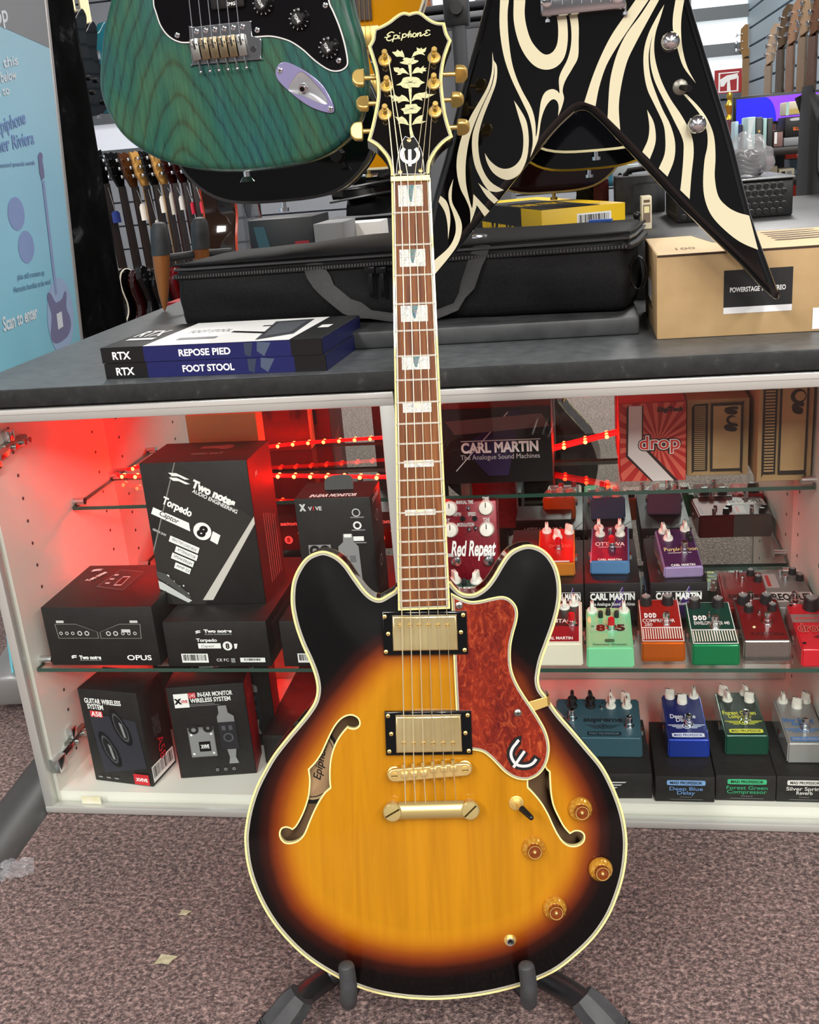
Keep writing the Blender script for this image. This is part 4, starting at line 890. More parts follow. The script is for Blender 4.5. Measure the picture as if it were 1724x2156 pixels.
n = len(jc); Q = [V(p)*.0+sum((V(k) for k in jc), V((0, 0)))/n+(V(p)-sum((V(k) for k in jc), V((0, 0)))/n)*.55 for p in jc]
mb.add([(*p, .0024) for p in jc]+[(*p, .0006) for p in Q], [(i, (i+1) % n, n+(i+1) % n, n+i) for i in range(n)]+[tuple(range(n, 2*n))], CUP)
jk = mb.obj('jack_plate', strat); q = SF.p(500+478/3.448, 632/3.448); M = Mx.Translation((q.x, q.y, .0008)) @ Mx.Rotation(.4, 4, 'X')
MB().lathe([(.0055, 0), (.0055, .003)], CHROME, M, 6).lathe([(.0042, .003), (.0042, .007), (.003, .007), (.003, .002)], CHROME, M, 16, False).lathe([(.003, .004), (.0001, .004)], BLACK, M, 10).obj('jack_socket', jk)
for x, y in ((312, 512), (678, 790)): q = SF.p(500+x/3.448, y/3.448); mb = MB(); screw(mb, q.x, q.y, .0024, .0034, CHROME); mb.obj('screw', jk)
q = SF.p(508, 366); mb = MB().cyl((q.x, q.y+.006, -.022), (q.x, q.y-.006, -.022), .004, CHROME).cyl((q.x, q.y-.004, -.022), (q.x, q.y-.010, -.022), .0055, CHROME, r1=.010); mb.obj('strap_button', strat)
a = SF.p(490, -170); mb = MB().flat([(a.x-.028, a.y-.02), (a.x+.028, a.y-.02), (a.x+.022, a.y+.5), (a.x-.022, a.y+.5)], -.02, .008, mat('b98c4f', .35, coat=.4), bev=.005); mb.obj('neck', strat)
MB().flat([(x+a.x, y+a.y+.5) for x, y in HST], -.014, .002, mat('b98c4f', .35, coat=.4)).obj('headstock', strat)
# ================================================================== BLACK FLYING-V WITH CREAM FLAMES
YV = 1.30; o = AY(1225, 240, YV); VF = Fr(o, V((1, 0, 0)), V((0, 0, 1)), V((0, -1, 0)))
vg = thing('electric_guitar', 'black V-shaped guitar painted with cream flames, hanging at upper right', 'guitar', VF.M)
vo = [(1454,0),(1506,171),(1543,294),(1583,453),(1620,560),(1637,605),(1643,624),(1639,631),(1630,629),(1600,602),(1561,560),(1506,508),(1433,435),(1353,349),(1280,272),(1250,243),(1238,234),(1226,231),(1214,234),(1202,243),(1168,276),(1116,339),(1053,417),(995,486),(917,580),(888,615),(874,622),(868,614),(872,598),(880,565),(909,426),(937,325),(960,227),(989,121),(1021,0),(1060,-160),(1110,-330),(1150,-400),(1210,-420),(1280,-420),(1340,-400),(1375,-320),(1410,-170)]
VO = sm(VF.ps(vo), 3)
VBLK = mat('060606', .07, coat=1.); MB().flat(VO, -.040, 0, VBLK, bev=.009, seg=4).obj('body', vg, ang=70)
fl = [(880, 0, 3.476, L) for L in (
 [(600,0,1),(597,200),(625,400),(680,570),(760,740),(810,850),(835,960),(838,1060),(820,1155,1),(850,1090),(880,1010),(900,880),(930,790),(970,735),(1005,730),(1028,770),(1025,850,1),(1050,790),(1068,720),(1058,660),(1078,590),(1130,500),(1170,420),(1175,300),(1175,180),(1160,75,1),(1100,75,1),(1120,200),(1120,320),(1095,430),(1045,530),(1030,590),(1035,680),(1018,665),(980,652),(930,675),(900,740),(885,850),(872,960),(862,1000),(858,900),(830,790),(760,660),(710,540),(680,420),(660,250),(655,100),(665,0,1)],
 [(700,0,1),(700,150),(730,290),(780,400),(850,480),(930,510),(1010,490),(1070,420),(1095,300),(1090,150),(1070,85,1),(1010,85,1),(1025,200),(1020,310),(990,375),(940,400),(890,375),(830,300),(795,200),(780,100),(785,0,1)],
 [(545,380,1),(540,520),(510,630),(450,740),(380,860),(320,1000),(285,1150),(285,1270),(310,1380),(350,1460),(380,1540),(383,1635,1),(405,1580),(425,1520),(432,1505),(487,1585,1),(523,1545,1),(405,1420,1),(400,1500),(393,1520),(370,1440),(350,1330),(350,1180),(375,1020),(415,900),(470,770),(530,640),(555,530),(553,450)],
 [(553,440,1),(578,490),(572,600),(535,710),(480,850),(445,980),(443,1110),(470,1230),(530,1330),(628,1392,1),(575,1405),(510,1392),(440,1340,1),(500,1435),(558,1492,1),(588,1465,1),(500,1375),(455,1300),(415,1210),(395,1090),(400,980),(435,870),(490,740),(540,630),(560,530)],
 [(702,735,1),(740,790),(790,880),(808,980),(808,1080),(790,1180),(745,1270),(680,1312),(620,1310),(550,1265),(505,1190),(488,1120,1),(530,1180),(590,1225),(650,1235),(710,1210),(755,1150),(770,1060),(765,960),(735,850)],
 [(258,1310,1),(225,1400),(228,1480),(255,1560),(275,1640),(270,1720),(225,1810),(120,1905,1),(120,2010,1),(220,1890),(290,1790),(320,1690),(315,1620),(285,1550),(250,1480),(247,1400)],
 [(163,1432,1),(205,1470),(228,1530),(236,1620),(220,1752,1),(215,1640),(195,1550),(150,1475,1)])]
fl += [(1200, 0, 3.267, L) for L in (
 [(450,0,1),(360,130),(280,250),(210,390),(150,540),(98,702,1),(175,730,1),(200,600),(250,450),(330,310),(430,160),(540,0,1)],
 [(552,0,1),(480,110),(390,230),(330,350),(290,480),(270,600),(258,810,1),(345,895,1),(335,740),(350,600),(390,430),(450,300),(530,150),(612,0,1)],
 [(648,30,1),(600,110),(540,230),(508,350),(507,480),(530,610),(580,720),(640,850),(655,950),(650,1060),(610,1158,1),(670,1215,1),(715,1100),(722,980),(690,860),(640,760),(590,640),(552,520),(540,400),(550,310),(568,240,1),(552,330),(552,430),(570,520),(600,600),(660,720),(720,840),(775,960),(780,1060),(770,1200),(758,1308,1),(822,1370,1),(835,1200),(850,1050),(835,930),(770,800),(690,680),(630,560),(590,430),(578,320),(590,220),(622,120)],
 [(530,755,1),(575,840),(590,940),(580,1010),(548,1095,1),(497,1045,1),(535,960),(545,870)],
 [(725,0,1),(707,120),(710,220),(740,340),(780,460),(865,573,1),(810,470),(780,370),(765,260),(765,130),(785,0,1)],
 [(780,650,1),(850,730),(900,800),(940,900),(945,1000),(925,1100),(915,1250),(925,1360),(960,1460),(1020,1540),(1120,1630),(1200,1680),(1293,1718,1),(1232,1483,1),(1150,1460),(1080,1420),(1020,1350),(995,1220),(1000,1080),(990,940),(950,830),(890,740),(800,648,1)])]
FC = mat('d6cfb0', .18, coat=.8)
for ox, oy, k, L in fl: MB().flat(sm(VF.ps(L, .0006, ox, oy, k), 4), .0001, .0006, FC).obj('flame_decal', vg)
for x, y in ((685, 290), (868, 857)):
    q = VF.p(1200+x/3.267, y/3.267); M = Mx.Translation((q.x, q.y, 0)); MB().lathe([(.0100, 0), (.0105, .003), (.0104, .008)], CHROME, M, 24).sph((0, 0, .009), .0104, CHROME, M, 24, (1, 1, .75)).obj('dome_knob', vg)
q = VF.p(1200+758/3.267, 600/3.267); M = Mx.Translation((q.x, q.y, 0)); MB().lathe([(.0088, 0), (.0085, .001), (.006, .0025)], mat('77756c', .35, .7), M, 20).cyl((0, 0, 0), (.009, -.003, .016), .0028, BLACK, M, r1=.0036).obj('toggle_switch', vg)
a, b = VF.p(1136, -22), VF.p(1318, 6); zz = .012; brd = MB().box(a.x, b.x, b.y-.007, a.y, .004, zz, mat('b4b6ba', .2, 1.), bev=.004).obj('bridge', vg)
for x, y in ((1151, 6), (1300, -2)): q = VF.p(x, y); mb = MB().lathe([(.0065, .010), (.0065, .0145), (.005, .0155)], CHROME, Mx.Translation((q.x, q.y, 0)), 18).box(q.x-.005, q.x+.005, q.y-.0006, q.y+.0006, .0154, .016, BLACK); mb.obj('bridge_stud', brd)
for x, y in ((1153, 42), (1316, 26)): q = VF.p(x, y); MB().cyl((q.x, q.y+.012, .004), (q.x, q.y, .004), .0012, CHROME).cyl((q.x, q.y, .004), (q.x, q.y-.003, .004), .0032, CHROME, n=8).obj('adjuster_screw', brd)
for i in range(6): q = VF.p(1185+20*i, 12-1.2*i); MB().tube([(q.x, q.y, .013), (q.x, q.y+.3, .016)], .0006, CHROME, n=5).obj('string', vg)
a = VF.p(1245, -420); MB().flat([(a.x-.028, a.y-.05), (a.x+.028, a.y-.05), (a.x+.022, a.y+.45), (a.x-.022, a.y+.45)], -.02, .008, mat('20100a', .3, coat=.5), bev=.005).obj('neck', vg)
MB().flat([(x+a.x, y+a.y+.45) for x, y in HLP], -.014, .002, VBLK).obj('headstock', vg)
# ================================================================== GUITARS HANGING BEHIND
def hang(px, py, Y, ang=0., lean=0.): # frame at the bottom of a body; ang turns the front to the right
    return frame(AY(px, py, Y), (math.cos(ang), math.sin(ang), lean), (-lean, 0, 1))
guitar_kit('electric_guitar', 'glossy black single-cut body hanging behind the green guitar', hang(588, 425, 1.62), front='080808', bind='2a2a2a', hw=CHROME)
guitar_kit('electric_guitar', 'amber flame-topped single-cut guitar hanging behind the sunburst headstock', hang(772, 357, 2.25, .0, -.04), front='d9920f', side='5a0d14', bind='efe6c0', hw=GOLD)
guitar_kit('electric_guitar', 'black single-cut body with cream edging, nearest behind the V notch', hang(1255, 318, 2.0), front='0a0a0e', bind='d9cfa0')
guitar_kit('electric_guitar', 'black yellow-edged body hanging second behind the V notch', hang(1240, 357, 2.2), front='09090a', side='0a0a0b', bind='e0b020')
guitar_kit('electric_guitar', 'dark sunburst body hanging lowest behind the left of the V notch', hang(1165, 406, 2.42), front='2a0d07', side='140705', bind='cdbb82', hw=GOLD)
guitar_kit('acoustic_guitar', 'dark brown acoustic guitar with orange-red edging seen from its side', frame(AY(548, 640, 3.2), (-.06, 1, 0), (.0, 0, 1)), O=ACO, front='120b08', side='2a1a12', bind='c8472a', T=.105, hole=True, y0=.5, nl=.36, cat='guitar')
# rack of guitars far left
rk = thing('guitar_rack', 'black tube rail of the guitar rack beyond the counter', 'rack', Mx.Translation(AY(300, 700, 5.3)*1))
A, B = AY(150, 346, 5.62), AY(520, 372, 5.62); mb = MB().cyl(A+V((0, .03, 0)), B+V((0, .03, 0)), .025, BLACK); wp(mb, 'rail', rk)
for P in (A, B): wp(MB().cyl((P.x, P.y+.1, 0), P+V((0, .1, 0)), .025, BLACK).cyl((P.x, P.y+.1, P.z), P, .02, BLACK), 'upright', rk)
rows = [(187, 312, '5a3018', 'c9955a', 'e8dcc0', LPO, '0c0c0c', None, 'brown-sided natural guitar, first in the rack beside the curtain'),
        (222, 310, '070708', '070708', 'e6e0cc', LPO, '0a0a0a', ('2c3f8a', .028, .03, .17), 'black single-cut guitar with a round blue swing tag in the rack'),
        (256, 316, '070708', '070708', 'e6e0cc', LPO, '0a0a0a', None, 'black single-cut guitar between the blue tag and the first white tag'),
        (286, 328, '2a0608', '2a0608', None, LPO, '4a2a14', ('eceae2', .022, .042, .13), 'dark red guitar with a wide white tag in the rack'),
        (312, 338, '0d0d0e', '0d0d0e', None, STO, 'b98a4a', ('eceae2', .016, .045, .22), 'tan-necked guitar with a narrow white tag in the rack'),
        (334, 346, '0b0b0c', '0b0b0c', None, LPO, '0b0b0c', ('eceae2', .022, .042, .10), 'black-necked guitar with a broad white tag next to the tan neck'),
        (355, 350, '101012', '101012', None, STO, 'b98a4a', ('d9d4c8', .018, .055, .10), 'light maple-necked guitar with a long printed tag in the rack'),
        (376, 356, '5a0c10', '5a0c10', None, LPO, '2a0c08', ('eceae2', .020, .035, .10), 'cherry red guitar with a white tag right of the long printed tag'),
        (398, 360, '4a0a0e', '4a0a0e', None, LPO, '2a0c08', ('d8304a', .016, .03, .13), 'dark red guitar with a black and pink tag in the rack'),
        (418, 362, '160a0a', '160a0a', None, LPO, '120a08', ('d8304a', .016, .03, .13), 'last dark guitar in the rack, beside the brown acoustic')]
for i, (px, py, fr, sd, bd, O, hd, tg, lb) in enumerate(rows):
    Y = 5.3; top_ = AY(px, py, Y); Ln = (.355+.49+.175)
    o = top_-V((-.0, 0, Ln)); o.z = max(.06, o.z)
    guitar_kit('electric_guitar', lb, frame(o, (.42, .90, 0), (-.06, 0, 1)), O=O, front=fr, side=sd, bind=bd, neckc=fr if O is LPO else 'c8964e', headc=hd, boardc='241610', group='guitars in the floor rack', tagc=tg)
for i, (px, py, c, O, lb) in enumerate(((163, 225, '08080a', STO, 'black guitar with maple neck on the wall above the rack, beside the curtain'), (186, 245, '050507', STO, 'black chrome-trimmed guitar second from the curtain on the back wall'), (214, 240, '0c4a55', STO, 'teal guitar on the back wall half hidden by the green guitar'))):
    guitar_kit('electric_guitar', lb, frame(AY(px, py, 4.6+.15*i), (.40, .916, 0)), O=O, front=c, bind=None, neckc='e2c890', boardc='ead7a8', headc='e2c890', H=HST, group='guitars on the left back wall')
# guitars on the right-hand wall
rw = [(1572, 60, 7.0, '8c6a40', '6d4a22', 'amber-headed bass hanging left of the room corner'), (1588, 52, 7.0, '8a8f94', '4b4338', 'grey long-necked guitar hanging in the room corner'), (1620, 62, 0, '94806c', '3a2b22', 'pale-headed guitar first on the blue slatted wall'), (1646, 22, 0, '4c3d2e', '14100e', 'black guitar with brown neck on the blue slatted wall'),
      (1668, 10, 0, '806450', 'e0661c', 'orange guitar with tan neck on the blue slatted wall'), (1694, -14, 0, '86705a', '5a2a1c', 'red-brown guitar with tan neck right of the orange one'), (1716, -20, 0, '5c4234', '6a1c14', 'guitar with dark wooden neck hanging at the right edge')]
for px, py, Y, nc, fc, lb in rw:
    P = AY(px, py, Y) if Y else AX(px, py, XR-.09)
    x = (1, 0, 0) if Y else (0, -1, 0)
    if not Y: x = (.45, -.89, 0)
    M = frame(P-V((0, 0, 1.01)), x)
    guitar_kit('electric_guitar', lb, M, O=STO, front=fc, bind=None, neckc=nc, boardc=nc, headc=nc, H=HST, group='guitars on the right wall')
# ================================================================== BANNER, CURTAIN
o = AY(169, 715, 2.4); bx = V((-.24, .97, 0)).normalized(); BF_up = (AY(90, 0, 2.4)-o).normalized(); BF_up = (BF_up-bx*BF_up.dot(bx)).normalized()
o = o-BF_up*((o.z-.02)/BF_up.z); BF = Fr(o, bx, BF_up, bx.cross(BF_up))
ban = thing('roller_banner', 'pale blue roll-up banner reading Scan to enter, left of the counter', 'banner', BF.M)
t = NT('banner_print'); g = t.n('ShaderNodeTexCoord'); s = t.n('ShaderNodeSeparateXYZ'); t.l(g.outputs['Object'], s.inputs[0]); mr = t.n('ShaderNodeMapRange', i_1=.4, i_2=1.6); t.l(s.outputs[1], mr.inputs[0])
BP = t.done(t.ramp(mr.outputs[0], [(0, '6cc4d4'), (.35, '98d4ee'), (.75, 'aad6ea'), (.95, 'a4b8b8')]), .35)
MB().box(-.83, 0, 0, 2.05, -.004, 0, BP).obj('banner_sheet', ban)
MB().box(-.0, .018, 0, 2.05, -.012, .004, mat('b4b0ae', .4, .4), bev=.003).obj('side_rail', ban)
MB().box(-.85, .02, -.0, .06, -.05, .05, mat('9a9a9a', .35, .6), bev=.01).obj('base_cassette', ban)
mb = MB(); PUR = mat('8a9fd0', .5); WB = mat('e8f0f6', .4); VIO = mat('77789f', .5)
def bt(s, x0, y0, x1, y1, h, m, bold=.02):
    a, b = BF.p(x0, y0), BF.p(x1, y1); c = (a+b)/2; mb.text(s, c.x, c.y, h, m, w=(b-a).length, bold=bold, rot=math.atan2(b.y-a.y, b.x-a.x), z=.0012)
a, b = BF.p(0, 0), BF.p(97, 60); mb.add([(-.83, BF.p(30, 68).y, .0005), (0, BF.p(30, 68).y, .0005), (0, 2.04, .0005), (-.83, 2.04, .0005)], [(0, 1, 2, 3)], mat('8d9094', .5))
bt('shop', -40, 40, 14, 26, .03, WB); bt('part of this', -70, 150, 36, 125, .018, WB); bt('below', 0, 163, 33, 155, .018, WB); bt('us to', -15, 197, 18, 188, .016, WB)
bt('Epiphone', -8, 268, 52, 245, .026, mat('7f9fd0', .5)); bt('higher Riviera', -30, 312, 70, 288, .026, mat('7f9fd0', .5)); bt('one thousand pounds worth', -30, 350, 72, 342, .008, mat('7393b8', .5))
bt('Scan to enter', 5, 683, 77, 655, .026, WB, .03); bt('plus still runners up', 36, 583, 92, 573, .011, mat('5a7fa0', .5), .01); bt('Hercules bundles to be won!', 28, 610, 106, 592, .011, mat('5a7fa0', .5), .01)
for cx, cy, rx, ry, m, z in ((128, 665, .125, .085, mat('a3bcdf', .5), .0006), (34, 450, .06, .032, PUR, .0006), (55, 520, .06, .032, PUR, .0006)):
    c = BF.p(cx, cy); mb.flat([(c.x+rx*math.cos(q), c.y+ry*math.sin(q)) for q in [2*PI*i/28 for i in range(28)]], z, z, m)
c = BF.p(128, 690); gs = [(x*.62+c.x, y*.26+c.y-.03) for x, y in STO]; mb.flat(gs, .0009, .0009, VIO); nb = BF.p(118, 620); hd = BF.p(90, 380)
strokes(mb, [nb, hd], .022, .001, mat('8fa0cc', .5)); mb.flat([(x*.7+hd.x, y*.3+hd.y) for x, y in HST], .001, .001, VIO); mb.flat([(c.x-.03, c.y), (c.x+.02, c.y), (c.x+.02, c.y+.035), (c.x-.03, c.y+.035)], .0012, .0012, WB)
mb.obj('banner_print', ban)
t = NT('crushed_velvet'); f = t.noise(t.co((1, 1, .5)), 16, 6, .65, .6); VEL = t.done(t.ramp(f, [(.46, '030303'), (.60, '0d0d0e'), (.78, '505153')]), .8); VEL.node_tree.nodes['Principled BSDF'].inputs['Specular IOR Level'].default_value = .08
yb = 2.9; x0, x1 = AY(60, 500, yb).x-.35, AY(228, 690, yb).x; mb = MB(); vs = []; N = 60
for z in (0, 2.6):
    for i in range(N+1): u = i/N; vs.append((x0+(x1-x0)*u, yb+.022*math.sin(u*31)+.012*math.sin(u*67+1)+(.16*max(0, u-.86)/.14)**1.0*.9, z))
mb.add(vs, [(i, i+1, N+2+i, N+1+i) for i in range(N)], VEL); mb.box(x0, x1-.03, yb+.17, yb+.2, 0, 2.6, VEL); o = mb.obj('velvet_curtain')
tag(o, 'tall black crushed velvet curtain between the banner and the guitar rack', 'curtain')
# ================================================================== GEAR BEHIND
PLT = noisy('platform_black', '1d1d1e', '2a2a2b', 20, .45)
q = AY(1345, 503, 1.74); ZP = q.z
plat = MB().box(q.x-.012, .615, 1.74, 2.55, ZC+.0003, ZP, PLT, bev=.002); tag(plat.obj('display_plinth'), 'low black plinth on the counter right of the black bag', 'plinth')
# yellow and black box
YEL = mat('e8bd12', .45)
zY = .812; c0, c1, cl = AZ(1139, 443, zY), AZ(1316, 426, zY), AZ(1040, 421, zY); hY = zY-ZC
def draw(F):
    l = F['left']; l.r(0, 0, .76, 1, mat('17171a', .5)); l.t('TEX STAR', .45, .55, .5, YEL, w=.5, bold=.03)
    f = F['front']; f.bars(.42, .10, .83, .34, n=26); f.pl([(.08, .62), (.16, .50), (.20, .62), (.16, .8)], LGREY); f.r(.3, .3, .32, .5, mat('c39a0a', .5))
    tt = F['top']; tt.r(0, .24, .7, 1, mat('1b1b1e', .5)); tt.t('STAR', .2, .62, .14, YEL, w=.28, bold=.03); tt.t('TEX', .5, .62, .12, YEL, w=.25, bold=.03)
carton('yellow_box', 'bright yellow and black carton standing behind the right end of the bag', YEL, (c0.x, c0.y, ZC+.0003), (c1.x, c1.y, ZC), (cl-c0).length*.9, hY, draw)
# perforated amplifier head on the plinth
c0 = AY(1425, 440, 2.0); c1 = AY(1672, 376, 2.0); Wd = c1.x-c0.x; hA = AY(1600, 380, 2.0).z-ZP
AM = mat('161617', .45); am = thing('amplifier_head', 'black metal amplifier head with punched round holes behind the kraft box', 'amplifier', fxy((c0.x, 2.0, ZP+.0003)))
Dp = .26; MB().box(0, Wd, .004, Dp, 0, hA, AM, bev=.003).obj('case', am); MB().box(-.002, Wd+.002, -.006, Dp, hA, hA+.004, mat('6a6b6c', .3, .7), bev=.0015).obj('top_rim', am)
mb = MB(); st_ = .0125
def holes(x0, x1, z0, z1):
    k = 0; z = z0
    while z < z1:
        x = x0+(st_/2 if k % 2 else 0)
        while x < x1: M = Mx.Translation((x, .0035, z)) @ Mx.Rotation(PI/2, 4, 'X'); mb.lathe([(.0052, .0), (.0052, .0012), (.0042, .0014), (.0042, .0004)], mat('4a4a4b', .3, .7), M, 10, False); mb.lathe([(.0042, .0002), (.0001, .0003)], BLACK, M, 8, False); x += st_
        z += st_*.87; k += 1
holes(Wd*.52, Wd*.95, .01, hA*.86); mb.obj('punched_grille', am); mb = MB(); holes(.012, Wd*.2, .01, hA*.6); mb.obj('punched_grille', am)
mb = MB()
for i in range(26):
    for j in range(16): mb.box(-.0008, .0, .012+i*.0093, .018+i*.0093, .012+j*hA/17.5, .017+j*hA/17.5, mat('333435', .4))
mb.obj('side_mesh', am)
# clear plastic bag of cables on the amplifier
bm = bmesh.new(); bmesh.ops.create_icosphere(bm, subdivisions=4, radius=1)
for v in bm.verts:
    n = mn.noise(v.co*2.4)*.22+mn.noise(v.co*6)*.10; v.co *= 1+n; v.co = V((v.co.x*.045, v.co.y*.035, max(-.03, v.co.z*.045)))
mb = MB(); mb.bm(bm, filmmat('bag_film', 'd8d8dc', .28)); o = AY(1572, 345, 2.08); o.z = ZP+hA+.0345
cb = thing('bagged_cable', 'clear plastic bag with coiled black cable on top of the amplifier head', 'bag', fxy(o)); mb.obj('plastic_film', cb, ang=180)
mb = MB()
for k in range(5): mb.tube([(.026*math.cos(a)*(1-.08*k), .02*math.sin(a), -.022+.008*k+.004*math.sin(a*2)) for a in [2*PI*i/18 for i in range(19)]], .0035, mat('141414', .4), n=6)
mb.obj('coiled_cable', cb)
# small boxes and amps beyond the V notch, standing on the plinth / far counter
def bgbox(name, label, cat, x0, x1, y0, y1, Y, D, m, draw=None, group=None, z0=None, side=None):
    a, b = AY(x0, y1, Y), AY(x1, y0, Y); a2 = AY(x0, y0, Y); zt = max(a2.z, b.z)-.002; zb = a.z if z0 is None else z0
    return carton(name, label, m, (a.x, Y, zb), (b.x, Y, zb), D, zt-zb, draw, cat, group)
def d_cream(F): f = F['front']; f.r(.15, .25, .85, .8, mat('7d6a58', .6)); f.r(.25, .3, .75, .5, CREAM); f.r(.2, .1, .8, .18, mat('6a5038', .6))
bgbox('pedal_carton', 'small upright cream carton left of the punched amplifier', 'box', 1351, 1372, 412, 495, 1.92, .05, mat('ded3b4', .6), d_cream, z0=ZP+.0003)
MB().cyl((0, 0, 0), (0, 0, .02), .006, BLACK).sph((0, 0, .026), .007, mat('111112', .3)).obj('black_pot').location = AY(1344, 480, 1.9)*1
bp_ = COL.objects['black_pot']; bp_.location.z = ZP+.0003; bp_.location.x -= .003; tag(bp_, 'tiny black bottle beside the cream carton', 'bottle')
zfar = ZP+.0003
def d_amp(F): f = F['front']; f.pl(sm([(.32, .3, 1), (.4, .2), (.98, .17, 1), (.98, .22, 1), (.42, .25), (.36, .33), (.36, 1, 1), (.32, 1, 1)], 3), mat('232427', .5)); l = F['left']; [l.r(.1, .08+k*.16, .9, .16+k*.16, mat('121213', .4)) for k in range(6)]
bgbox('practice_amplifier', 'dark grey amplifier cabinet seen through the V notch', 'amplifier', 1297, 1400, 372, 470, 2.35, .14, noisy('tolex', '2c2d30', '3a3b3e', 60, .6), d_amp, z0=zfar)
MB().tube([(0, 0, 0), (.01, 0, .015), (.06, 0, .018), (.07, 0, .0)], .006, BLACK, n=8).obj('amp_handle').location = AY(1308, 366, 2.42)
h = COL.objects['amp_handle']; h.parent = [o for o in COL.objects if o.name.startswith('practice_amplifier')][0]; h.location = (.02, .05, AY(1350, 372, 2.35).z-zfar-.002)
bgbox('red_amplifier', 'dark red amplifier between the yellow box and the dark grey cabinet', 'amplifier', 1251, 1281, 378, 470, 2.42, .12, mat('5a121c', .45), z0=zfar)
bgbox('black_speaker', 'small black speaker behind the yellow box', 'speaker', 1215, 1249, 388, 470, 2.46, .08, mat('1a1a1c', .5), lambda F: F['front'].disc(.5, .45, .32, mat('333335', .6), .8), z0=zfar)
bgbox('white_box', 'white box with blue print behind the dark grey cabinet', 'box', 1280, 1345, 348, 372, 2.52, .02, mat('d8e4ea', .5), lambda F: (F['front'].r(.0, 0, .15, 1, mat('58b4d8', .5)), F['front'].t('eco', .55, .5, .6, BLACK, w=.5, bold=.04)), z0=AY(1300, 372, 2.52).z-.02)
# left: boxes behind the bag
def d_fx(F): f = F['front']; f.r(.70, .35, .92, .95, mat('a01422', .5)); [f.r(.72+.1*i, .4+.18*j, .79+.1*i, .5+.18*j, mat('e04050', .5)) for i in range(2) for j in range(3)]; f.pl([(.0, .3), (.18, 1), (0, 1)], mat('502024', .5)); f.pl([(.08, .1), (.25, .1), (.4, .9), (.2, .9)], mat('2f5560', .5))
bgbox('effects_box', 'black box with red grid print behind the left end of the bag', 'box', 528, 657, 463, 520, 2.3, .16, mat('16171a', .5), d_fx, z0=ZC+.0003)
bgbox('grey_carton', 'small grey carton right of the black red-printed box', 'box', 664, 720, 470, 520, 2.26, .14, mat('7d7d7e', .6), lambda F: F['front'].t('i-31', .5, .4, .2, WHITE), z0=ZC+.0003)
bgbox('white_carton', 'plain white carton between the grey carton and the flat yellow box', 'box', 716, 800, 470, 520, 2.40, .1, mat('dcdad6', .6), z0=ZC+.0003)
def d_y(F): t_ = F['top']; t_.pl([(0, .0), (1, 0), (1, .35), (.05, .35)], YEL); t_.pl([(.05, .35), (1, .35), (1, 1), (.2, 1)], mat('5a5c60', .6)); t_.t('MXR', .75, .7, .25, YEL, w=.35, bold=.03)
a = AZ(700, 508, .79); carton('flat_yellow_box', 'flat yellow and grey box lying behind the bag, left of the neck', YEL, (a.x, 1.98, ZC+.0003), (a.x+.24, 1.98, ZC), .14, .10, draw=d_y)
LEA = mat('0c0c0d', .22, coat=.5); bm = bmesh.new(); bmesh.ops.create_cube(bm, size=1); a, b = AY(690, 470, 2.62), AY(880, 362, 2.62)
for v in bm.verts: v.co = V((v.co.x*(b.x-a.x), v.co.y*.2, v.co.z*(b.z-a.z)))
bmesh.ops.bevel(bm, geom=bm.edges[:], offset=.04, segments=4, affect='EDGES'); bmesh.ops.subdivide_edges(bm, edges=[e for e in bm.edges if e.calc_length() > .05], cuts=10, use_grid_fill=True)
for v in bm.verts: v.co += v.co.normalized()*mn.noise(V((v.co.x*5, v.co.y*5, v.co.z*22)))*.012
mb = MB(); mb.bm(bm, LEA); cs = thing('instrument_case', 'shiny black padded instrument case behind the amber guitar', 'case', fxy(((a.x+b.x)/2, 2.73, a.z+.012)))
ob = mb.obj('shell', cs, ang=70); ob.location.z = (b.z-a.z)/2
mb = MB(); [mb.tube([(-(b.x-a.x)*.46, -.104, (b.z-a.z)*k), (0, -.112, (b.z-a.z)*k+.012), ((b.x-a.x)*.46, -.104, (b.z-a.z)*k+.02)], .003, mat('3a3a3c', .2), n=6) for k in (.35, .6)]; mb.obj('piping', cs)
MB().box(-.02, .02, -.118, -.104, (b.z-a.z)*.86, (b.z-a.z)*.93, CHROME, bev=.002).obj('latch', cs)
tag(MB().box(a.x-.05, b.x+.05, 2.601, 2.95, 0, a.z, mat('3c3d40', .6), bev=.003).obj('back_cabinet'), 'dark grey cabinet under the black instrument case behind the counter', 'cabinet')
tag(MB().box(b.x+.06, .36, 2.72, 3.1, 0, .70, mat('8f9194', .6), bev=.003).obj('rear_bench'), 'grey bench standing behind the counter', 'bench')
P = AY(368, 590, 2.3); bm = bmesh.new(); bmesh.ops.create_cube(bm, size=1)
for v in bm.verts: v.co = V((v.co.x*.09, v.co.y*.12, .33+v.co.z*.66))
bmesh.ops.bevel(bm, geom=bm.edges[:], offset=.025, segments=3, affect='EDGES'); mb = MB(); mb.bm(bm, mat('c01a26', .35)); o = mb.obj('red_bag'); o.location = (-.925, 2.32, 0); tag(o, 'shiny red bag standing behind the wooden stand, left of the black bag', 'bag')
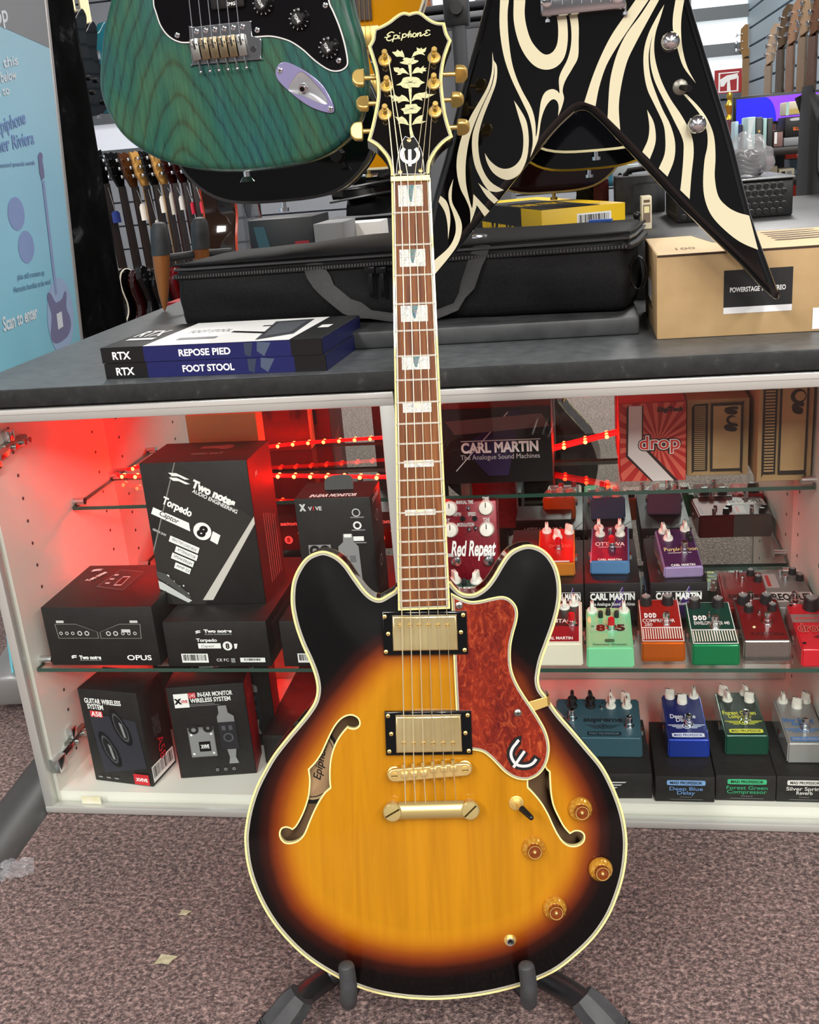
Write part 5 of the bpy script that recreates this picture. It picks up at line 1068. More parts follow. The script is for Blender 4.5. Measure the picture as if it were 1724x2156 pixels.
# black stand posts behind the headstock
for (px, top_, bot, Y, lb) in ((972, -80, 380, 2.0, 'upright post'), (838, -80, 120, 2.1, 'inner post')):
    a, b = AY(px+3, bot, Y), AY(px-2, top_, Y); pass
a = AY(972, 150, 3.6); ms = thing('lighting_stand', 'dark grey stand post with a clamp knob right of the headstock', 'stand', fxy((a.x, 3.6, 0)))
MB().box(-.022, .022, -.022, .022, .03, 1.9, mat('3c3d40', .4, .3), bev=.005).obj('post', ms); k = AY(972, 12, 3.6)
MB().box(-.045, .035, -.03, .03, k.z-.06, k.z+.05, mat('2c2d2f', .4), bev=.012).cyl((0, -.03, k.z-.01), (0, -.06, k.z-.01), .02, BLACK, n=14).obj('clamp', ms)
MB().lathe([(.09, 0), (.09, .015), (.03, .03)], mat('2c2d2f', .5), n=28).obj('foot', ms)
a = AY(836, 60, 3.25); ps = thing('gondola_post', 'broad dark grey rack post behind the top of the headstock', 'stand', fxy((a.x, 3.25, 0)))
MB().box(-.065, .065, -.03, .03, 0, 1.9, mat('4a4b4e', .45, .2), bev=.004).obj('post', ps); MB().box(-.1, .1, -.1, .1, 0, .03, mat('3a3b3d', .5), bev=.004).obj('foot', ps)
for i, (py, c) in enumerate(((14, '3a3b40'), (35, '85878a'), (58, '55575b'))):
    a, b = AY(915, py+10, 4.0), AY(975, py-10, 4.0); o = MB().box(0, .34, 0, .3, 0, b.z-a.z, mat(c, .7), bev=.006).obj('flight_case'); o.location = (a.x-.1, 4.0, a.z)
    tag(o, ('dark charcoal case at the top of the stack right of the headstock', 'light grey case in the middle of the stack right of the headstock', 'mid grey case lowest in the stack right of the headstock')[i], 'case', 'cases stacked behind the headstock')
tag(MB().box(0, .34, 0, .3, 0, AY(915, 68, 4.0).z, mat('6d6f73', .6)).obj('case_trolley'), 'grey cupboard carrying the cases behind the headstock', 'cupboard'); COL.objects['case_trolley'].location = (AY(915, 24, 4.0).x-.1, 4.0, 0)
guitar_kit('acoustic_guitar', 'orange-brown acoustic with pale neck peeping over the headstock', frame(AY(850, 175, 4.6), (1, 0, 0), (-.06, 0, 1)), O=ACO, front='a8622a', side='7a4018', bind=None, T=.09, neckc='e0c08a', boardc='e0c08a', headc='c08a4a', hole=True, y0=.3, nl=.36)
# ================================================================== RIGHT BACK: screen, shelf with boxes, gig bag, sign
SM_ = mat('1a18c8', .3, em=.9); SV = mat('7a3ad8', .3, em=.9); a, b = AY(1549, 262, 3.6), AY(1745, 192, 3.6)
sc = thing('monitor', 'large flat screen showing blue and violet at the right', 'screen', fxy((a.x, 3.6, a.z))); W, H = b.x-a.x, b.z-a.z
MB().box(-.008, W+.008, 0, .04, -.008, H+.008, BLACK, bev=.003).obj('bezel', sc)
mb = MB().add([(0, -.0012, 0), (W, -.0012, 0), (W, -.0012, H), (0, -.0012, H)], [(0, 1, 2, 3)], SM_)
mb.add([(W*.44, -.002, 0)]+[(W*(.30+.14*math.cos(q)+.0), -.002, H*math.sin(q)) for q in [PI/2*i/8 for i in range(9)]]+[(W, -.002, H), (W, -.002, 0)], [tuple(range(12))], SV); mb.obj('display', sc)
MB().box(W*.45, W*.55, .01, .03, -a.z+.001, -.005, BLACK).obj('stand_leg', sc); MB().box(W*.3, W*.7, -.1, .12, -a.z, -a.z+.012, BLACK, bev=.004).obj('stand_foot', sc)
YSH = 3.25; za = AY(1650, 309, YSH).z; zl = AY(1650, 375, YSH).z; x0, x1 = AY(1560, 309, YSH).x, AY(1760, 309, YSH).x
shf = thing('shelving_unit', 'black metal shelving unit with small boxes at the right behind the counter', 'shelf', fxy((x0, YSH, 0)))
for z in (za, zl, .25): MB().box(0, x1-x0, 0, .3, z-.022, z, mat('28221f', .4), bev=.003).obj('shelf_board', shf)
for x in (.045, x1-x0-.02): MB().box(x, x+.025, .0, .025, 0, za-.023, BLACK).obj('leg', shf); MB().box(x, x+.025, .275, .3, 0, za-.023, BLACK).obj('leg', shf)
def sb(name, lb, x0, x1, y0, m, D=.12, draw=None, z=None, side=None, Y=None):
    zz = (za if z is None else z)+.0004; y_ = Y or YSH+.02; a, b = AY(x0, y0, y_), AY(x1, y0, y_)
    carton(name, lb, mat(m, .5), (a.x, y_, zz), (b.x, y_, zz), D, max(.02, a.z-zz), draw, group='small boxes on the shelving unit', bev=.003)
sb('pedal_box', 'pale teal upright box on the shelf left of the dark box', 1574, 1591, 247, 'b4d0d2', draw=lambda F: F['front'].pl([(.1, .1), (.9, .05), (.4, .6), (.8, 1), (.1, 1)], mat('dfeaea', .5)))
sb('pedal_box', 'dark grey upright box with a gold dot on the shelf', 1592, 1606, 247, '4a4b4b', draw=lambda F: F['front'].disc(.5, .45, .04, GOLD))
sb('pedal_box', 'thin mint box standing upright on the shelf', 1607, 1615, 249, 'a8d0cc')
sb('pedal_box', 'charcoal upright box left of the pink tin', 1616, 1628, 249, '3a3b3c')
sb('tin', 'dull pink and white printed tin on the shelf', 1629, 1649, 275, '8a6a66', .07, lambda F: (F['front'].r(.08, .1, .35, .8, WHITE), F['front'].r(0, 0, 1, .1, BLACK)))
sb('grey_box', 'low grey box under the black orange-lettered box', 1650, 1692, 290, '8a8d92', .14)
zz2 = AY(1650, 290, YSH+.02).z
sb('pedal_box', 'black box with orange lettering on the shelf', 1653, 1694, 247, '141416', .12, lambda F: (F['front'].t('BLUES', .68, .6, .16, mat('e06a1c', .5), w=.5, bold=.04), F['front'].pl(sm([(.3, .08), (.9, .06), (.92, .18), (.32, .2)], 3), LGREY)), z=zz2)
zz3 = AY(1650, 247, YSH+.02).z+.004
sb('pedal_box', 'cream box with mint side on top of the orange-lettered box', 1655, 1694, 215, 'd8cdb0', .1, lambda F: (F['front'].r(0, 0, .16, 1, mat('b8dcd4', .5)), F['front'].r(.2, .55, 1, .9, mat('c8b060', .5))), z=zz3)
sb('pedal_box', 'cream carton on the lower shelf left', 1621, 1637, 350, 'a89c84', z=zl)
sb('pedal_box', 'cream carton with dark print on the lower shelf', 1640, 1673, 356, 'c8bfa6', z=zl, draw=lambda F: (F['front'].r(.15, .3, .4, .7, MATB), F['front'].r(.5, .3, .8, .7, GREY)))
q = AY(1660, 340, YSH+.2); sb('pedal_box', 'pale blue box at the back of the lower shelf', 1664, 1690, 336, 'a8c4d8', z=zl, Y=YSH+.16, D=.1)
for i, (xa, xb, y0, c, lb) in enumerate(((1547, 1555, 256, 'b8d4e0', 'thin pale blue box left of the navy box'), (1555, 1563, 262, '1a2250', 'navy box behind the V wing'), (1563, 1574, 263, 'c8c2bc', 'light grey box beside the teal upright box'))): sb('pedal_box', lb, xa, xb, y0, c, D=.08, Y=YSH+.1)
# gig bag
P = AY(1735, 490, 2.62); gb = thing('gig_bag', 'tall black gig bag with a front pocket standing at the right edge', 'bag', fxy((AY(1706, 300, 2.62).x, 2.62, .0))); hT_ = AY(1715, 192, 2.62).z
def rr(x0, x1, z0, z1, r): return sm([(x0+r, z0), (x1-r, z0), (x1-r*.3, z0+r*.3), (x1, z0+r), (x1, z1-r), (x1-r*.3, z1-r*.3), (x1-r, z1), (x0+r, z1), (x0+r*.3, z1-r*.3), (x0, z1-r), (x0, z0+r), (x0+r*.3, z0+r*.3)], 3)
MR = Mx.Rotation(PI/2, 4, 'X'); GB_ = mat('1e1f20', .55)
MB().flat(rr(0, .34, .02, hT_, .06), -.16, 0, GB_, MR, bev=.02, seg=3).obj('bag_shell', gb); zp0 = AY(1710, 378, 2.62).z; zp1 = AY(1710, 230, 2.62).z
MB().flat(rr(.018, .32, zp0, zp1, .03), 0, .02, mat('262728', .5), MR, bev=.006).obj('front_pocket', gb); L_ = rr(.018, .32, zp0, zp1, .03)
MB().tube([(p.x, -.012, p.y) for p in L_]+[(L_[0].x, -.012, L_[0].y)], .0025, mat('5a5a5c', .3), n=6).obj('zip_piping', gb)
# red sign with a white pictogram, gilt ornament
a, b = AY(1504, 199, 7.0), AY(1562, 143, 7.0); W, H = b.x-a.x, b.z-a.z; sg = thing('wall_sign', 'red square sign with a white pictogram below the window', 'sign', fxy((a.x, 7.0, a.z)))
MB().box(0, W, 0, .02, 0, H, mat('a01c22', .5)).obj('sign_plate', sg); mb = MB(); F = faces(mb, W, .02, H)['front']
for r_ in ((.14, .12, .9, .17), (.14, .12, .2, .95), (.14, .9, .86, .95), (.82, .3, .88, .95)): F.r(*r_, WHITE)
F.pl([(.2, .4), (.45, .25), (.86, .2), (.8, .42), (.56, .46), (.6, .9), (.46, .9), (.46, .5), (.34, .7), (.22, .7)], WHITE); mb.obj('pictogram', sg)
P = AY(1535, 252, 5.0); o = MB().lathe([(.06, 0), (.055, .02), (.02, .05), (.035, .10), (.05, .14), (.03, .17), (.022, .19), (.034, .22), (.03, .25), (.005, .27)], mat('d9b84c', .25, .9), Mx.Scale(.42, 4), n=20).obj('gilt_ornament'); o.location = (P.x, 5.0, P.z); tag(o, 'golden ornament below the red sign, beside the V wing', 'ornament')
tag(MB().box(P.x-.25, P.x+.2, 4.85, 5.2, 0, P.z-.0005, mat('5a2a2a', .6)).obj('ornament_plinth'), 'dull red cupboard under the golden ornament', 'cupboard')
for i, (px, py) in enumerate(((1683, 122), (1684, 150), (1683, 166))):
    P = AX(px, py, XR-.012); o = MB().box(-.05, .05, -.002, 0, -.03, .03, mat('e4e6e8', .5)).obj('price_card'); o.location = P; o.rotation_euler = (0, 0, -PI/2); tag(o, ('topmost white price card hanging on the right wall', 'middle white price card hanging on the right wall', 'lowest white price card hanging on the right wall')[i], 'card', 'price cards on the right wall')
# ================================================================== CABINET CONTENTS, LEFT
CB = noisy('matt_black_card', '121211', '1a1918', 40, .5); CR = mat('7a0d12', .45); SILV = mat('a9abad', .35, .5); DK = mat('3a3a3a', .5); REDP = mat('c8202c', .45)
def logo2(f, x, y, s, m=WHITE):
    k = f.H/f.W
    for dy in (0, .5): f.pl([(x-1.0*s*k, y+(dy-.1)*s), (x-.3*s*k, y+(dy-.5)*s), (x+.9*s*k, y+(dy-.5)*s), (x+.5*s*k, y+(dy-.2)*s), (x-.1*s*k, y+(dy-.2)*s), (x-.6*s*k, y+(dy+.1)*s)], m)
def d_opus(F):
    f = F['front']
    for x0, fl in ((.10, 0), (.50, 1)):
        P = [(0, 0), (.5, 0), (1, .55), (1, 1), (.03, 1)]
        P = [((1-x if fl else x)*.38+x0, y*.25+.28) for x, y in P]; f.pl(P, mat('8a8884', .5)); z = [(x0+.19+(x-x0-.19)*.97, .405+(y-.405)*.94) for x, y in P]; f.pl(z, mat('201f1d', .5))
        for i, q in enumerate((.12, .27, .42, .6, .78)):
            if i == 3 and fl: f.r(x0+.2, .37, x0+.28, .42, LGREY)
            f.disc(x0+(1-q if fl else q)*.36, .44, .028 if i < 3 else .04, LGREY, .6)
        f.r(x0+.02+(.27 if fl else 0), .22, x0+.09+(.27 if fl else 0), .26, LGREY)
    logo2(f, .225, .84, .055); f.t('Two notes', .37, .85, .06, WHITE, w=.20, bold=.05); f.r(.27, .895, .47, .905, GREY); f.t('OPUS', .82, .85, .085, WHITE, w=.22, bold=.02)
    t = F['top']; t.pl([(.36, .12), (.62, .18), (.60, .64), (.30, .55)], mat('4a4848', .5)); t.pl([(.37, .15), (.61, .2), (.59, .62), (.32, .53)], mat('242323', .5)); t.r(.46, .3, .53, .52, LGREY); t.r(.465, .32, .525, .5, BLACK)
    for i in range(3): t.r(.36, .25+.1*i, .40, .28+.1*i, LGREY)
    logo2(t, .14, .14, .06); t.t('Two notes', .2, .3, .06, WHITE, w=.22, bold=.03, rot=1.2)
carton('device_box', 'wide black box with two line-drawn devices at the left of the middle glass shelf', CB, (-.8124, 1.3044, ZS+.0004), (-.6357, 1.3028, ZS), .165, .0965, d_opus)
def capt(f, k=1.):
    f.t('Torpedo', .41, .40, .07, WHITE, w=.20, bold=.03, rot=0); f.r(.32, .47, .54, .585, WHITE); f.t('Captor', .415, .53, .055, BLACK, w=.13, shear=.2); f.disc(.605, .53, .10, WHITE); f.t('8', .605, .53, .11, BLACK, bold=.04); f.pl([(.67, .48), (.705, .48), (.69, .59), (.67, .59)], WHITE)
def d_flat(F):
    f = F['front']; logo2(f, .34, .22, .065); f.t('Two notes', .53, .2, .065, WHITE, w=.27, bold=.05); f.t('AUDIO ENGINEERING', .53, .27, .025, LGREY, w=.26); capt(f)
    f.bars(.14, .70, .40, .90); f.t('CE FC', .54, .84, .06, WHITE, w=.12); f.r(.62, .80, .66, .9, GREY); f.r(.71, .79, .95, .89, WHITE); f.bars(.74, .80, .92, .87, n=18)
    r = F['right']; [r.r(.1, .2+.06*i, .8, .22+.06*i, mat('55504c', .5)) for i in range(10)]; b = F['back']; b.t('Two notes', .5, .25, .1, WHITE, w=.4, bold=.04); b.t('Torpedo', .35, .5, .09, WHITE, w=.3); b.disc(.62, .7, .11, WHITE); b.t('8', .62, .7, .12, CR, bold=.04)
HF_ = .073; WC = .1585
carton('flat_box', 'flat black box with white barcode lying under the tall black box on the middle shelf', CB, (-.6218, 1.2998, ZS+.0004), (-.4634, 1.2998, ZS), .25, HF_, d_flat)
carton('flat_box', 'flat black box lying under the in-ear monitor box behind the guitar horn', CB, (-.4439, 1.2998, ZS+.0004), (-.2850, 1.2998, ZS), .25, HF_, d_flat)
zt_ = ZS+HF_+.0008; e0 = AZ(343, 1272, zt_); e1 = AZ(560, 1271, zt_); hc = AY(289, 976, e0.y).z-zt_
def d_tall(F):
    f = F['front']; A = -.50; X = lambda u, v: (.08+.66*u+.13*v*.6, .08+.35*u*.42+v)
    f.pl([(.34, .0), (1, .40), (.42, 1.0), (0, 1), (0, .60)], mat('2a2826', .45)); f.pl([(1, .38), (1, .43), (.50, .97), (.40, .97)], mat('c9c4bc', .5)); f.pl([(.335, 0), (.345, 0), (0, .62), (0, .60)], mat('8a8680', .5))
    P = [(-1, 0), (-.3, -.5), (.9, -.5), (.5, -.15), (-.1, -.15), (-.6, .2)]; c, s = math.cos(.5), math.sin(.5)
    for dy in (0, .032): f.pl([(.36+(a*.11*c-b*.03*s), .105+dy+(a*.11*s*.72+b*.05*c)) for a, b in P], WHITE)
    f.t('Two notes', .66, .215, .052, WHITE, w=.42, bold=.06, rot=A); f.t('AUDIO ENGINEERING', .66, .27, .026, WHITE, w=.44, bold=.02, rot=A)
    f.t('Torpedo', .30, .30, .052, WHITE, w=.29, bold=.04, rot=A); q = [(.07, .30), (.385, .415), (.385, .475), (.04, .345)]; f.pl(q, WHITE); f.t('Captor', .21, .372, .036, BLACK, w=.19, shear=.25, bold=.01, rot=A)
    f.disc(.50, .475, .062, WHITE); f.t('8', .50, .475, .075, BLACK, bold=.06, shear=.15, rot=A); f.pl([(.60, .475), (.665, .505), (.625, .57), (.56, .54)], WHITE)
    f.t('100W 8 OHM', .09, .475, .017, WHITE, w=.13, rot=A)
    for i, (x0, y0, L, s_) in enumerate(((.19, .50, .28, 'REACTIVE LOAD BOX'), (.23, .575, .21, 'ATTENUATOR'), (.185, .62, .21, 'SPEAKERSIM'), (.20, .69, .15, 'AMP DI'))):
        dx, dy = L*.93, L*.42; f.pl([(x0, y0), (x0+dx, y0+dy*.78), (x0+dx-.025, y0+dy*.78+.04), (x0-.025, y0+.04)], WHITE); f.t(s_, x0+dx/2-.01, y0+dy*.39+.02, .020, BLACK, w=L*.86, rot=A)
    f.pl([(0, .82), (.05, .84), (.3, .97), (.26, .985), (0, .88)], LGREY)
    for x, y, r in ((.1, .79, .012), (.15, .83, .008), (.19, .87, .014), (.24, .86, .006), (.27, .92, .01), (.09, .84, .006)): f.disc(x, y, r, WHITE, .4)
    f.pl([(.0, .75), (.08, .77), (.28, .92), (.3, .95), (.26, .95), (.1, .85), (0, .80)], mat('4a4a48', .5))
    r = F['right']; r.r(0, 0, 1, 1, mat('5a100e', .5)); [r.r(.36+.09*i, .42+.015*i, .40+.09*i, .92, mat('a8605a', .5)) for i in range(6)]; logo2(r, .3, .13, .03, LGREY)
    t = F['top']; t.t('Two notes', .55, .60, .09, mat('8a8078', .5), w=.3, bold=.03, mirror=True); t.r(.42, .22, .60, .36, mat('8a4a48', .5)); t.disc(.66, .3, .12, mat('8a4a48', .5))
    b = F['back']; b.r(0, 0, 1, 1, mat('4a1410', .5)); b.t('Torpedo Wall of Sound included', .5, .12, .03, mat('c06050', .5), w=.7); b.t('RTX', .5, .24, .16, BLACK, w=.7, bold=.05); b.r(.2, .35, .5, .5, CR)
carton('tall_box', 'tall black box with slanted white lettering and a big 8, standing on a flat box', CB, (e0.x, e0.y, zt_), (e1.x, e1.y, zt_), .105, hc, d_tall)
e0 = AZ(648, 1287, zt_); e1 = AZ(802, 1285, zt_); hx = AY(612, 1051, e0.y).z-zt_
def d_iem(F):
    f = F['front']; f.t('X', .10, .075, .05, LGREY, bold=.09, w=.09); f.t('V', .20, .085, .032, LGREY, bold=.04); f.t('I', .245, .085, .032, REDP, bold=.04); f.t('VE', .31, .085, .032, LGREY, bold=.04)
    f.disc(.80, .13, .035, LGREY, .75); f.disc(.80, .24, .035, WHITE, .6); f.r(.73, .335, .87, .375, WHITE); [f.r(.72, .165+.11*i, .9, .175+.11*i, GREY) for i in range(3)]
    f.r(.12, .40, .42, .80, SILV); f.disc(.20, .45, .045, BLACK, .45); f.disc(.34, .45, .045, BLACK, .5); f.r(.16, .55, .38, .75, mat('77787a', .4, .5))
    f.pl([(.60, .31), (.72, .31), (.73, .38), (.79, .42), (.80, .8), (.50, .8), (.52, .42), (.59, .38)], SILV); f.r(.55, .5, .63, .56, mat('6a6b6e', .4)); f.r(.66, .5, .74, .56, mat('6a6b6e', .4)); f.r(.61, .31, .71, .34, WHITE)
    t = F['top']; t.t('IN-EAR MONITOR', .5, .86, .16, WHITE, w=.62, bold=.04, shear=.2)
    r = F['right']; r.t('XVIVE', .45, .06, .04, LGREY, w=.6, bold=.04); [r.r(.2, .2+.2*i, .6, .22+.2*i, DK) for i in range(4)]; r.disc(.45, .22, .05, LGREY, .85); r.disc(.45, .62, .05, LGREY, .85)
def ex_iem(t, W, D, H):
    mb = MB().flat(sm([(W*.33, 0, 1), (W*.36, .018), (W*.68, .020), (W*.72, 0, 1)], 3), -.0006, .0006, CB, Mx.Translation((0, D*.5, H)) @ Mx.Rotation(1.2, 4, 'X')); mb.obj('hang_tab', t)
carton('in_ear_monitor_box', 'black in-ear monitor box with silver receiver print standing behind the guitar horn', CB, (e0.x, e0.y, zt_), (e1.x, e1.y, zt_), .075, hx, d_iem, extra=ex_iem)
# bottom left: wireless system boxes
def d_a58(F):
    f = F['front']; f.pl([(.12, .25), (.9, .3), (.95, .8), (.2, .9)], mat('2a2c36', .5)); f.t('GUITAR WIRELESS', .40, .12, .05, WHITE, w=.62, bold=.03); f.t('SYSTEM', .26, .18, .05, WHITE, w=.27, bold=.03); f.r(.15, .225, .36, .29, mat('d83a40', .5)); f.t('A58', .255, .257, .05, WHITE, w=.18, bold=.02)
    for cx, cy in ((.63, .38), (.37, .63)):
        o = [(cx+.13*math.cos(a)*(.9 if math.sin(a) < 0 else 1)+.10*math.sin(a), cy+.19*math.sin(a)) for a in [2*PI*i/24 for i in range(24)]]
        f.pl(o, mat('121316', .25)); i_ = [(cx+(x-cx)*.72, cy+(y-cy)*.78) for x, y in o]; f.pl(i_, mat('4a4c52', .3)); i_ = [(cx+(x-cx)*.6, cy+(y-cy)*.66) for x, y in o]; f.pl(i_, mat('1a1b1e', .3)); f.pl([(cx-.02, cy-.06), (cx+.03, cy-.04), (cx+.07, cy+.11), (cx+.03, cy+.10)], SILV)
    f.r(.70, .87, .96, 1.-.015, REDP); f.t('XVIVE', .83, .93, .035, WHITE, w=.2, bold=.04); [f.r(.08+.14*i, .94, .15+.14*i, .955, GREY) for i in range(3)]
    r = F['right']; r.bars(.05, .80, .95, .97, n=16); r.t('GUITAR WIRELESS SYSTEM', .5, .45, .12, mat('5a5a5c', .5), w=.45, rot=-PI/2); r.t('A58', .55, .7, .1, REDP, rot=-PI/2)
a, b, c = AZ(202, 1642, ZF+.0006), AZ(323, 1657, ZF+.0006), AZ(360, 1607, ZF+.0006); h5 = AY(286, 1461, b.y).z-ZF
carton('guitar_wireless_box', 'black guitar wireless system box turned at an angle on the cabinet floor at far left', CB, a, b, .072, h5, d_a58)
def d_u45(F):
    f = F['front']; f.r(.08, .07, .27, .22, WHITE); f.t('X', .13, .15, .05, BLACK, bold=.09); f.t('VIVE', .21, .155, .03, REDP, w=.09, bold=.04); f.r(.275, .065, .37, .125, REDP); f.t('U45', .322, .095, .04, WHITE, w=.08); f.t('IN-EAR MONITOR', .62, .09, .045, WHITE, w=.45, bold=.03); f.t('WIRELESS SYSTEM', .55, .15, .045, WHITE, w=.52, bold=.03); f.r(.27, .19, .6, .195, GREY); f.r(.27, .205, .66, .21, GREY)
    f.r(.19, .44, .53, .77, mat('8f8f8d', .35, .5)); f.r(.20, .46, .52, .76, SILV); f.disc(.27, .465, .05, MATB, .45); f.disc(.46, .455, .05, MATB, .3); f.r(.31, .60, .46, .71, BLACK); f.t('XVIVE', .385, .655, .04, WHITE, w=.11, bold=.05); [f.disc(x, y, .012, WHITE) for x, y in ((.23, .52), (.23, .73), (.49, .52), (.49, .73))]
    f.pl([(.63, .22), (.74, .22), (.75, .30), (.82, .34), (.82, .40), (.60, .40), (.60, .34), (.63, .30)], SILV); f.r(.60, .40, .83, .70, mat('26272c', .4)); f.r(.64, .44, .69, .49, mat('55565c', .4)); f.r(.73, .44, .78, .49, mat('55565c', .4)); f.disc(.71, .57, .05, mat('55565c', .4), .7); f.pl([(.67, .70), (.79, .70), (.77, .79), (.80, .86), (.67, .86), (.69, .79)], SILV)
    [f.disc(.5+.11*i, .92, .016, GREY, .5) for i in range(3)]; r = F['right']; r.r(0, 0, 1, 1, mat('8f0f18', .45)); r.t('U45', .5, .22, .2, mat('d84a50', .5), w=.3, rot=-PI/2); F['left'].r(0, 0, 1, 1, REDP)
a, b = AZ(382, 1639, ZF+.0006), AZ(540, 1628, ZF+.0006); h6 = AY(344, 1450, a.y).z-ZF
carton('in_ear_wireless_box', 'black and red in-ear monitor box in front on the cabinet floor', CB, a, b, .06, h6, d_u45)
carton('in_ear_wireless_box', 'second black and red box hidden behind the front in-ear monitor box', CB, a+V((.012, .085, 0)), b+V((.012, .085, 0)), .06, h6*1.04, d_u45)
carton('in_ear_wireless_box', 'black and red box squeezed behind the angled guitar wireless box', CB, (-.735, 1.475, ZF+.0006), (-.625, 1.47, ZF), .06, h6*.98, d_u45)
a = AZ(560, 1607, ZF+.0006); h7 = AY(554, 1549, a.y).z-ZF
carton('black_carton', 'low black box with small white icons, half hidden behind the guitar', CB, a, a+V((.25, .0, 0)), .26, h7, lambda F: ([F['front'].r(.18+.10*i, .25, .25+.10*i, .45, LGREY) for i in range(3)], [F['front'].r(.195+.10*i, .3, .235+.10*i, .4, CB) for i in range(3)]))
# seen behind the tall boxes
a, b = AY(402, 960, 1.494), AY(549, 960, 1.494)
carton('cream_carton', 'plain cream carton behind the tall black box on the narrow glass shelf', mat('d8bf80', .7), (a.x, 1.494, ZU+.0004), (b.x, 1.494, ZU), .034, AY(475, 872, 1.494).z-ZU, lambda F: (F['back'].r(0, 0, 1, 1, mat('2a1512', .5)), F['back'].t('Torpedo Wall of Sound included', .5, .12, .05, mat('a04a3c', .5), w=.8), F['back'].t('RTX', .5, .42, .3, BLACK, w=.75, bold=.05), F['back'].r(.3, .3, .6, .6, mat('3c1a16', .5))))
# ================================================================== UPPER RIGHT SHELF
PUR_ = mat('3c2266', .5)
def d_cm(F):
    f = F['front']; f.pl([(.20, .52), (.62, .05), (.74, .05), (.60, .9), (.42, .9)], mat('241540', .5)); f.t('CARL MARTIN', .53, .52, .13, WHITE, w=.70, bold=.04); f.r(.18, .425, .9, .437, LGREY); f.t('The Analogue Sound Machines', .53, .645, .065, LGREY, w=.72); f.pl([(.12, .82), (.62, .06), (.625, .07), (.125, .83)], LGREY)
    f.pl([(.05, .16), (.92, .10), (.99, .27), (.13, .34)], mat('6a5a58', .7))
a = V((-.2256, 1.55, ZU+.0004)); hcm = AY(1159, 853, 1.55).z-ZU
carton('pedal_carton', 'large black white-lettered box with a strip of grey tape on the narrow glass shelf', mat('100e0f', .45), a, a+V((.172, 0, 0)), .09, min(hcm, .195), d_cm)
def d_drop(F):
    f = F['front']; k = 22
    f.r(0, 0, 1, 1, mat('b8201c', .5))
    for i in range(k):
        a0, a1 = 2*PI*i/k, 2*PI*(i+.5)/k; pts = [(.58, .5)]
        for a_ in (a0, a1):
            dx, dy = math.cos(a_), math.sin(a_)*.8; tt = min((.42/dx) if dx > 0 else (-.58/dx) if dx < 0 else 9, (.5/dy) if dy > 0 else (-.5/dy) if dy < 0 else 9); pts.append((.58+dx*tt, .5+dy*tt))
        f.pl(pts, mat('d8604e', .5))
    f.pl([(.11, .03), (.36, .03), (.35, .52), (.88, 1), (.47, 1), (.09, .68)], mat('2a1412', .5)); f.pl([(.14, .03), (.34, .03), (.33, .55), (.82, 1), (.50, 1), (.12, .66)], mat('d8cfcc', .5))
    for w_, m_, b_ in ((.66, mat('2a1010', .5), .11), (.63, WHITE, .05), (.61, mat('d0382c', .5), .01)): f.t('drop', .60, .50, .17, m_, w=w_, bold=b_)
    f.t('DigiTech', .76, .085, .055, mat('1c1010', .5), w=.38, bold=.04); F['top'].r(0, 0, 1, 1, mat('c81414', .5)); F['left'].r(0, 0, 1, 1, mat('b01414', .5)); F['back'].r(0, 0, 1, 1, mat('b01414', .5))
hd_ = AY(1308, 851, 1.538).z-ZU
carton('printed_box', 'red sunburst-printed box with a white bent stripe on the narrow glass shelf', mat('a81818', .45), (.0491, 1.538, ZU+.0004), (.1461, 1.538, ZU), .10, hd_, d_drop)
INKD = mat('2a2118', .6)
def d_dod(F):
    f = F['front']; f.pl(sm([(.08, .10, 1), (.12, .06, 1), (.34, .05, 1), (.34, .94, 1), (.12, .94), (.08, .90)], 3), INKD); [f.r(.12, .085+.0262*i, .30, .099+.0262*i, CARD) for i in range(32)]
    f.pl(sm([(.38, .05, 1), (.86, .05), (.90, .09), (.90, .91), (.86, .94), (.38, .94, 1)], 3), INKD); f.r(.42, .085, .86, .905, CARD)
    for i, y in enumerate((.16, .27, .38)):
        if i == 1: f.disc(.71, y, .062, INKD, .45); f.disc(.74, y, .04, CARD)
        else: f.pl(sm([(.62, y-.05), (.80, y-.06), (.80, y-.02), (.72, y-.03), (.80, y), (.78, y+.04), (.66, y+.035), (.60, y)], 3), INKD)
hdd = AY(1448, 843, 1.555).z-ZU
carton('kraft_carton', 'kraft pedal box with black grille print next to the red sunburst-printed box', CARD, (.1490, 1.555, ZU+.0004), (.2392, 1.555, ZU), .085, min(hdd, .197), d_dod)
carton('kraft_carton', 'second kraft pedal box with grille print, nearer the right cabinet wall', CARD, (.2462, 1.518, ZU+.0004), (.3205, 1.518, ZU), .115, .175, d_dod, W=.076)
# ================================================================== PEDALS
def chick(mb, M, m=KNOBW, s=1.): mb.lathe([(.0078*s, 0), (.0078*s, .003*s), (.0062*s, .0055*s)], m, M, 18); mb.box(-.0030*s, .0030*s, -.0074*s, .0074*s, .004*s, .0155*s, m, M, .0009, taper=.82); mb.box(-.0005, .0005, .0, .0072*s, .0150*s, .0159*s, BLACK, M)
def rnd(mb, M, m=MATB, s=1., cap=None): mb.lathe([(.0088*s, 0), (.0086*s, .003*s), (.0074*s, .0135*s), (.0064*s, .0145*s)], m, M, 20); mb.lathe([(.0062*s, .0146*s), (.0001, .0149*s)], cap or SILV, M, 16, False); mb.box(-.0004, .0004, .002*s, .0068*s, .0147*s, .0154*s, WHITE, M)
def mini(mb, M, m=MATB): mb.lathe([(.0036, 0), (.0033, .009), (.0026, .0098)], m, M, 12)
def tog(mb, M): mb.lathe([(.0034, 0), (.0034, .0025)], CHROME, M, 6); mb.cyl((0, 0, .002), (.0006, -.002, .010), .0012, CHROME, M, 8)
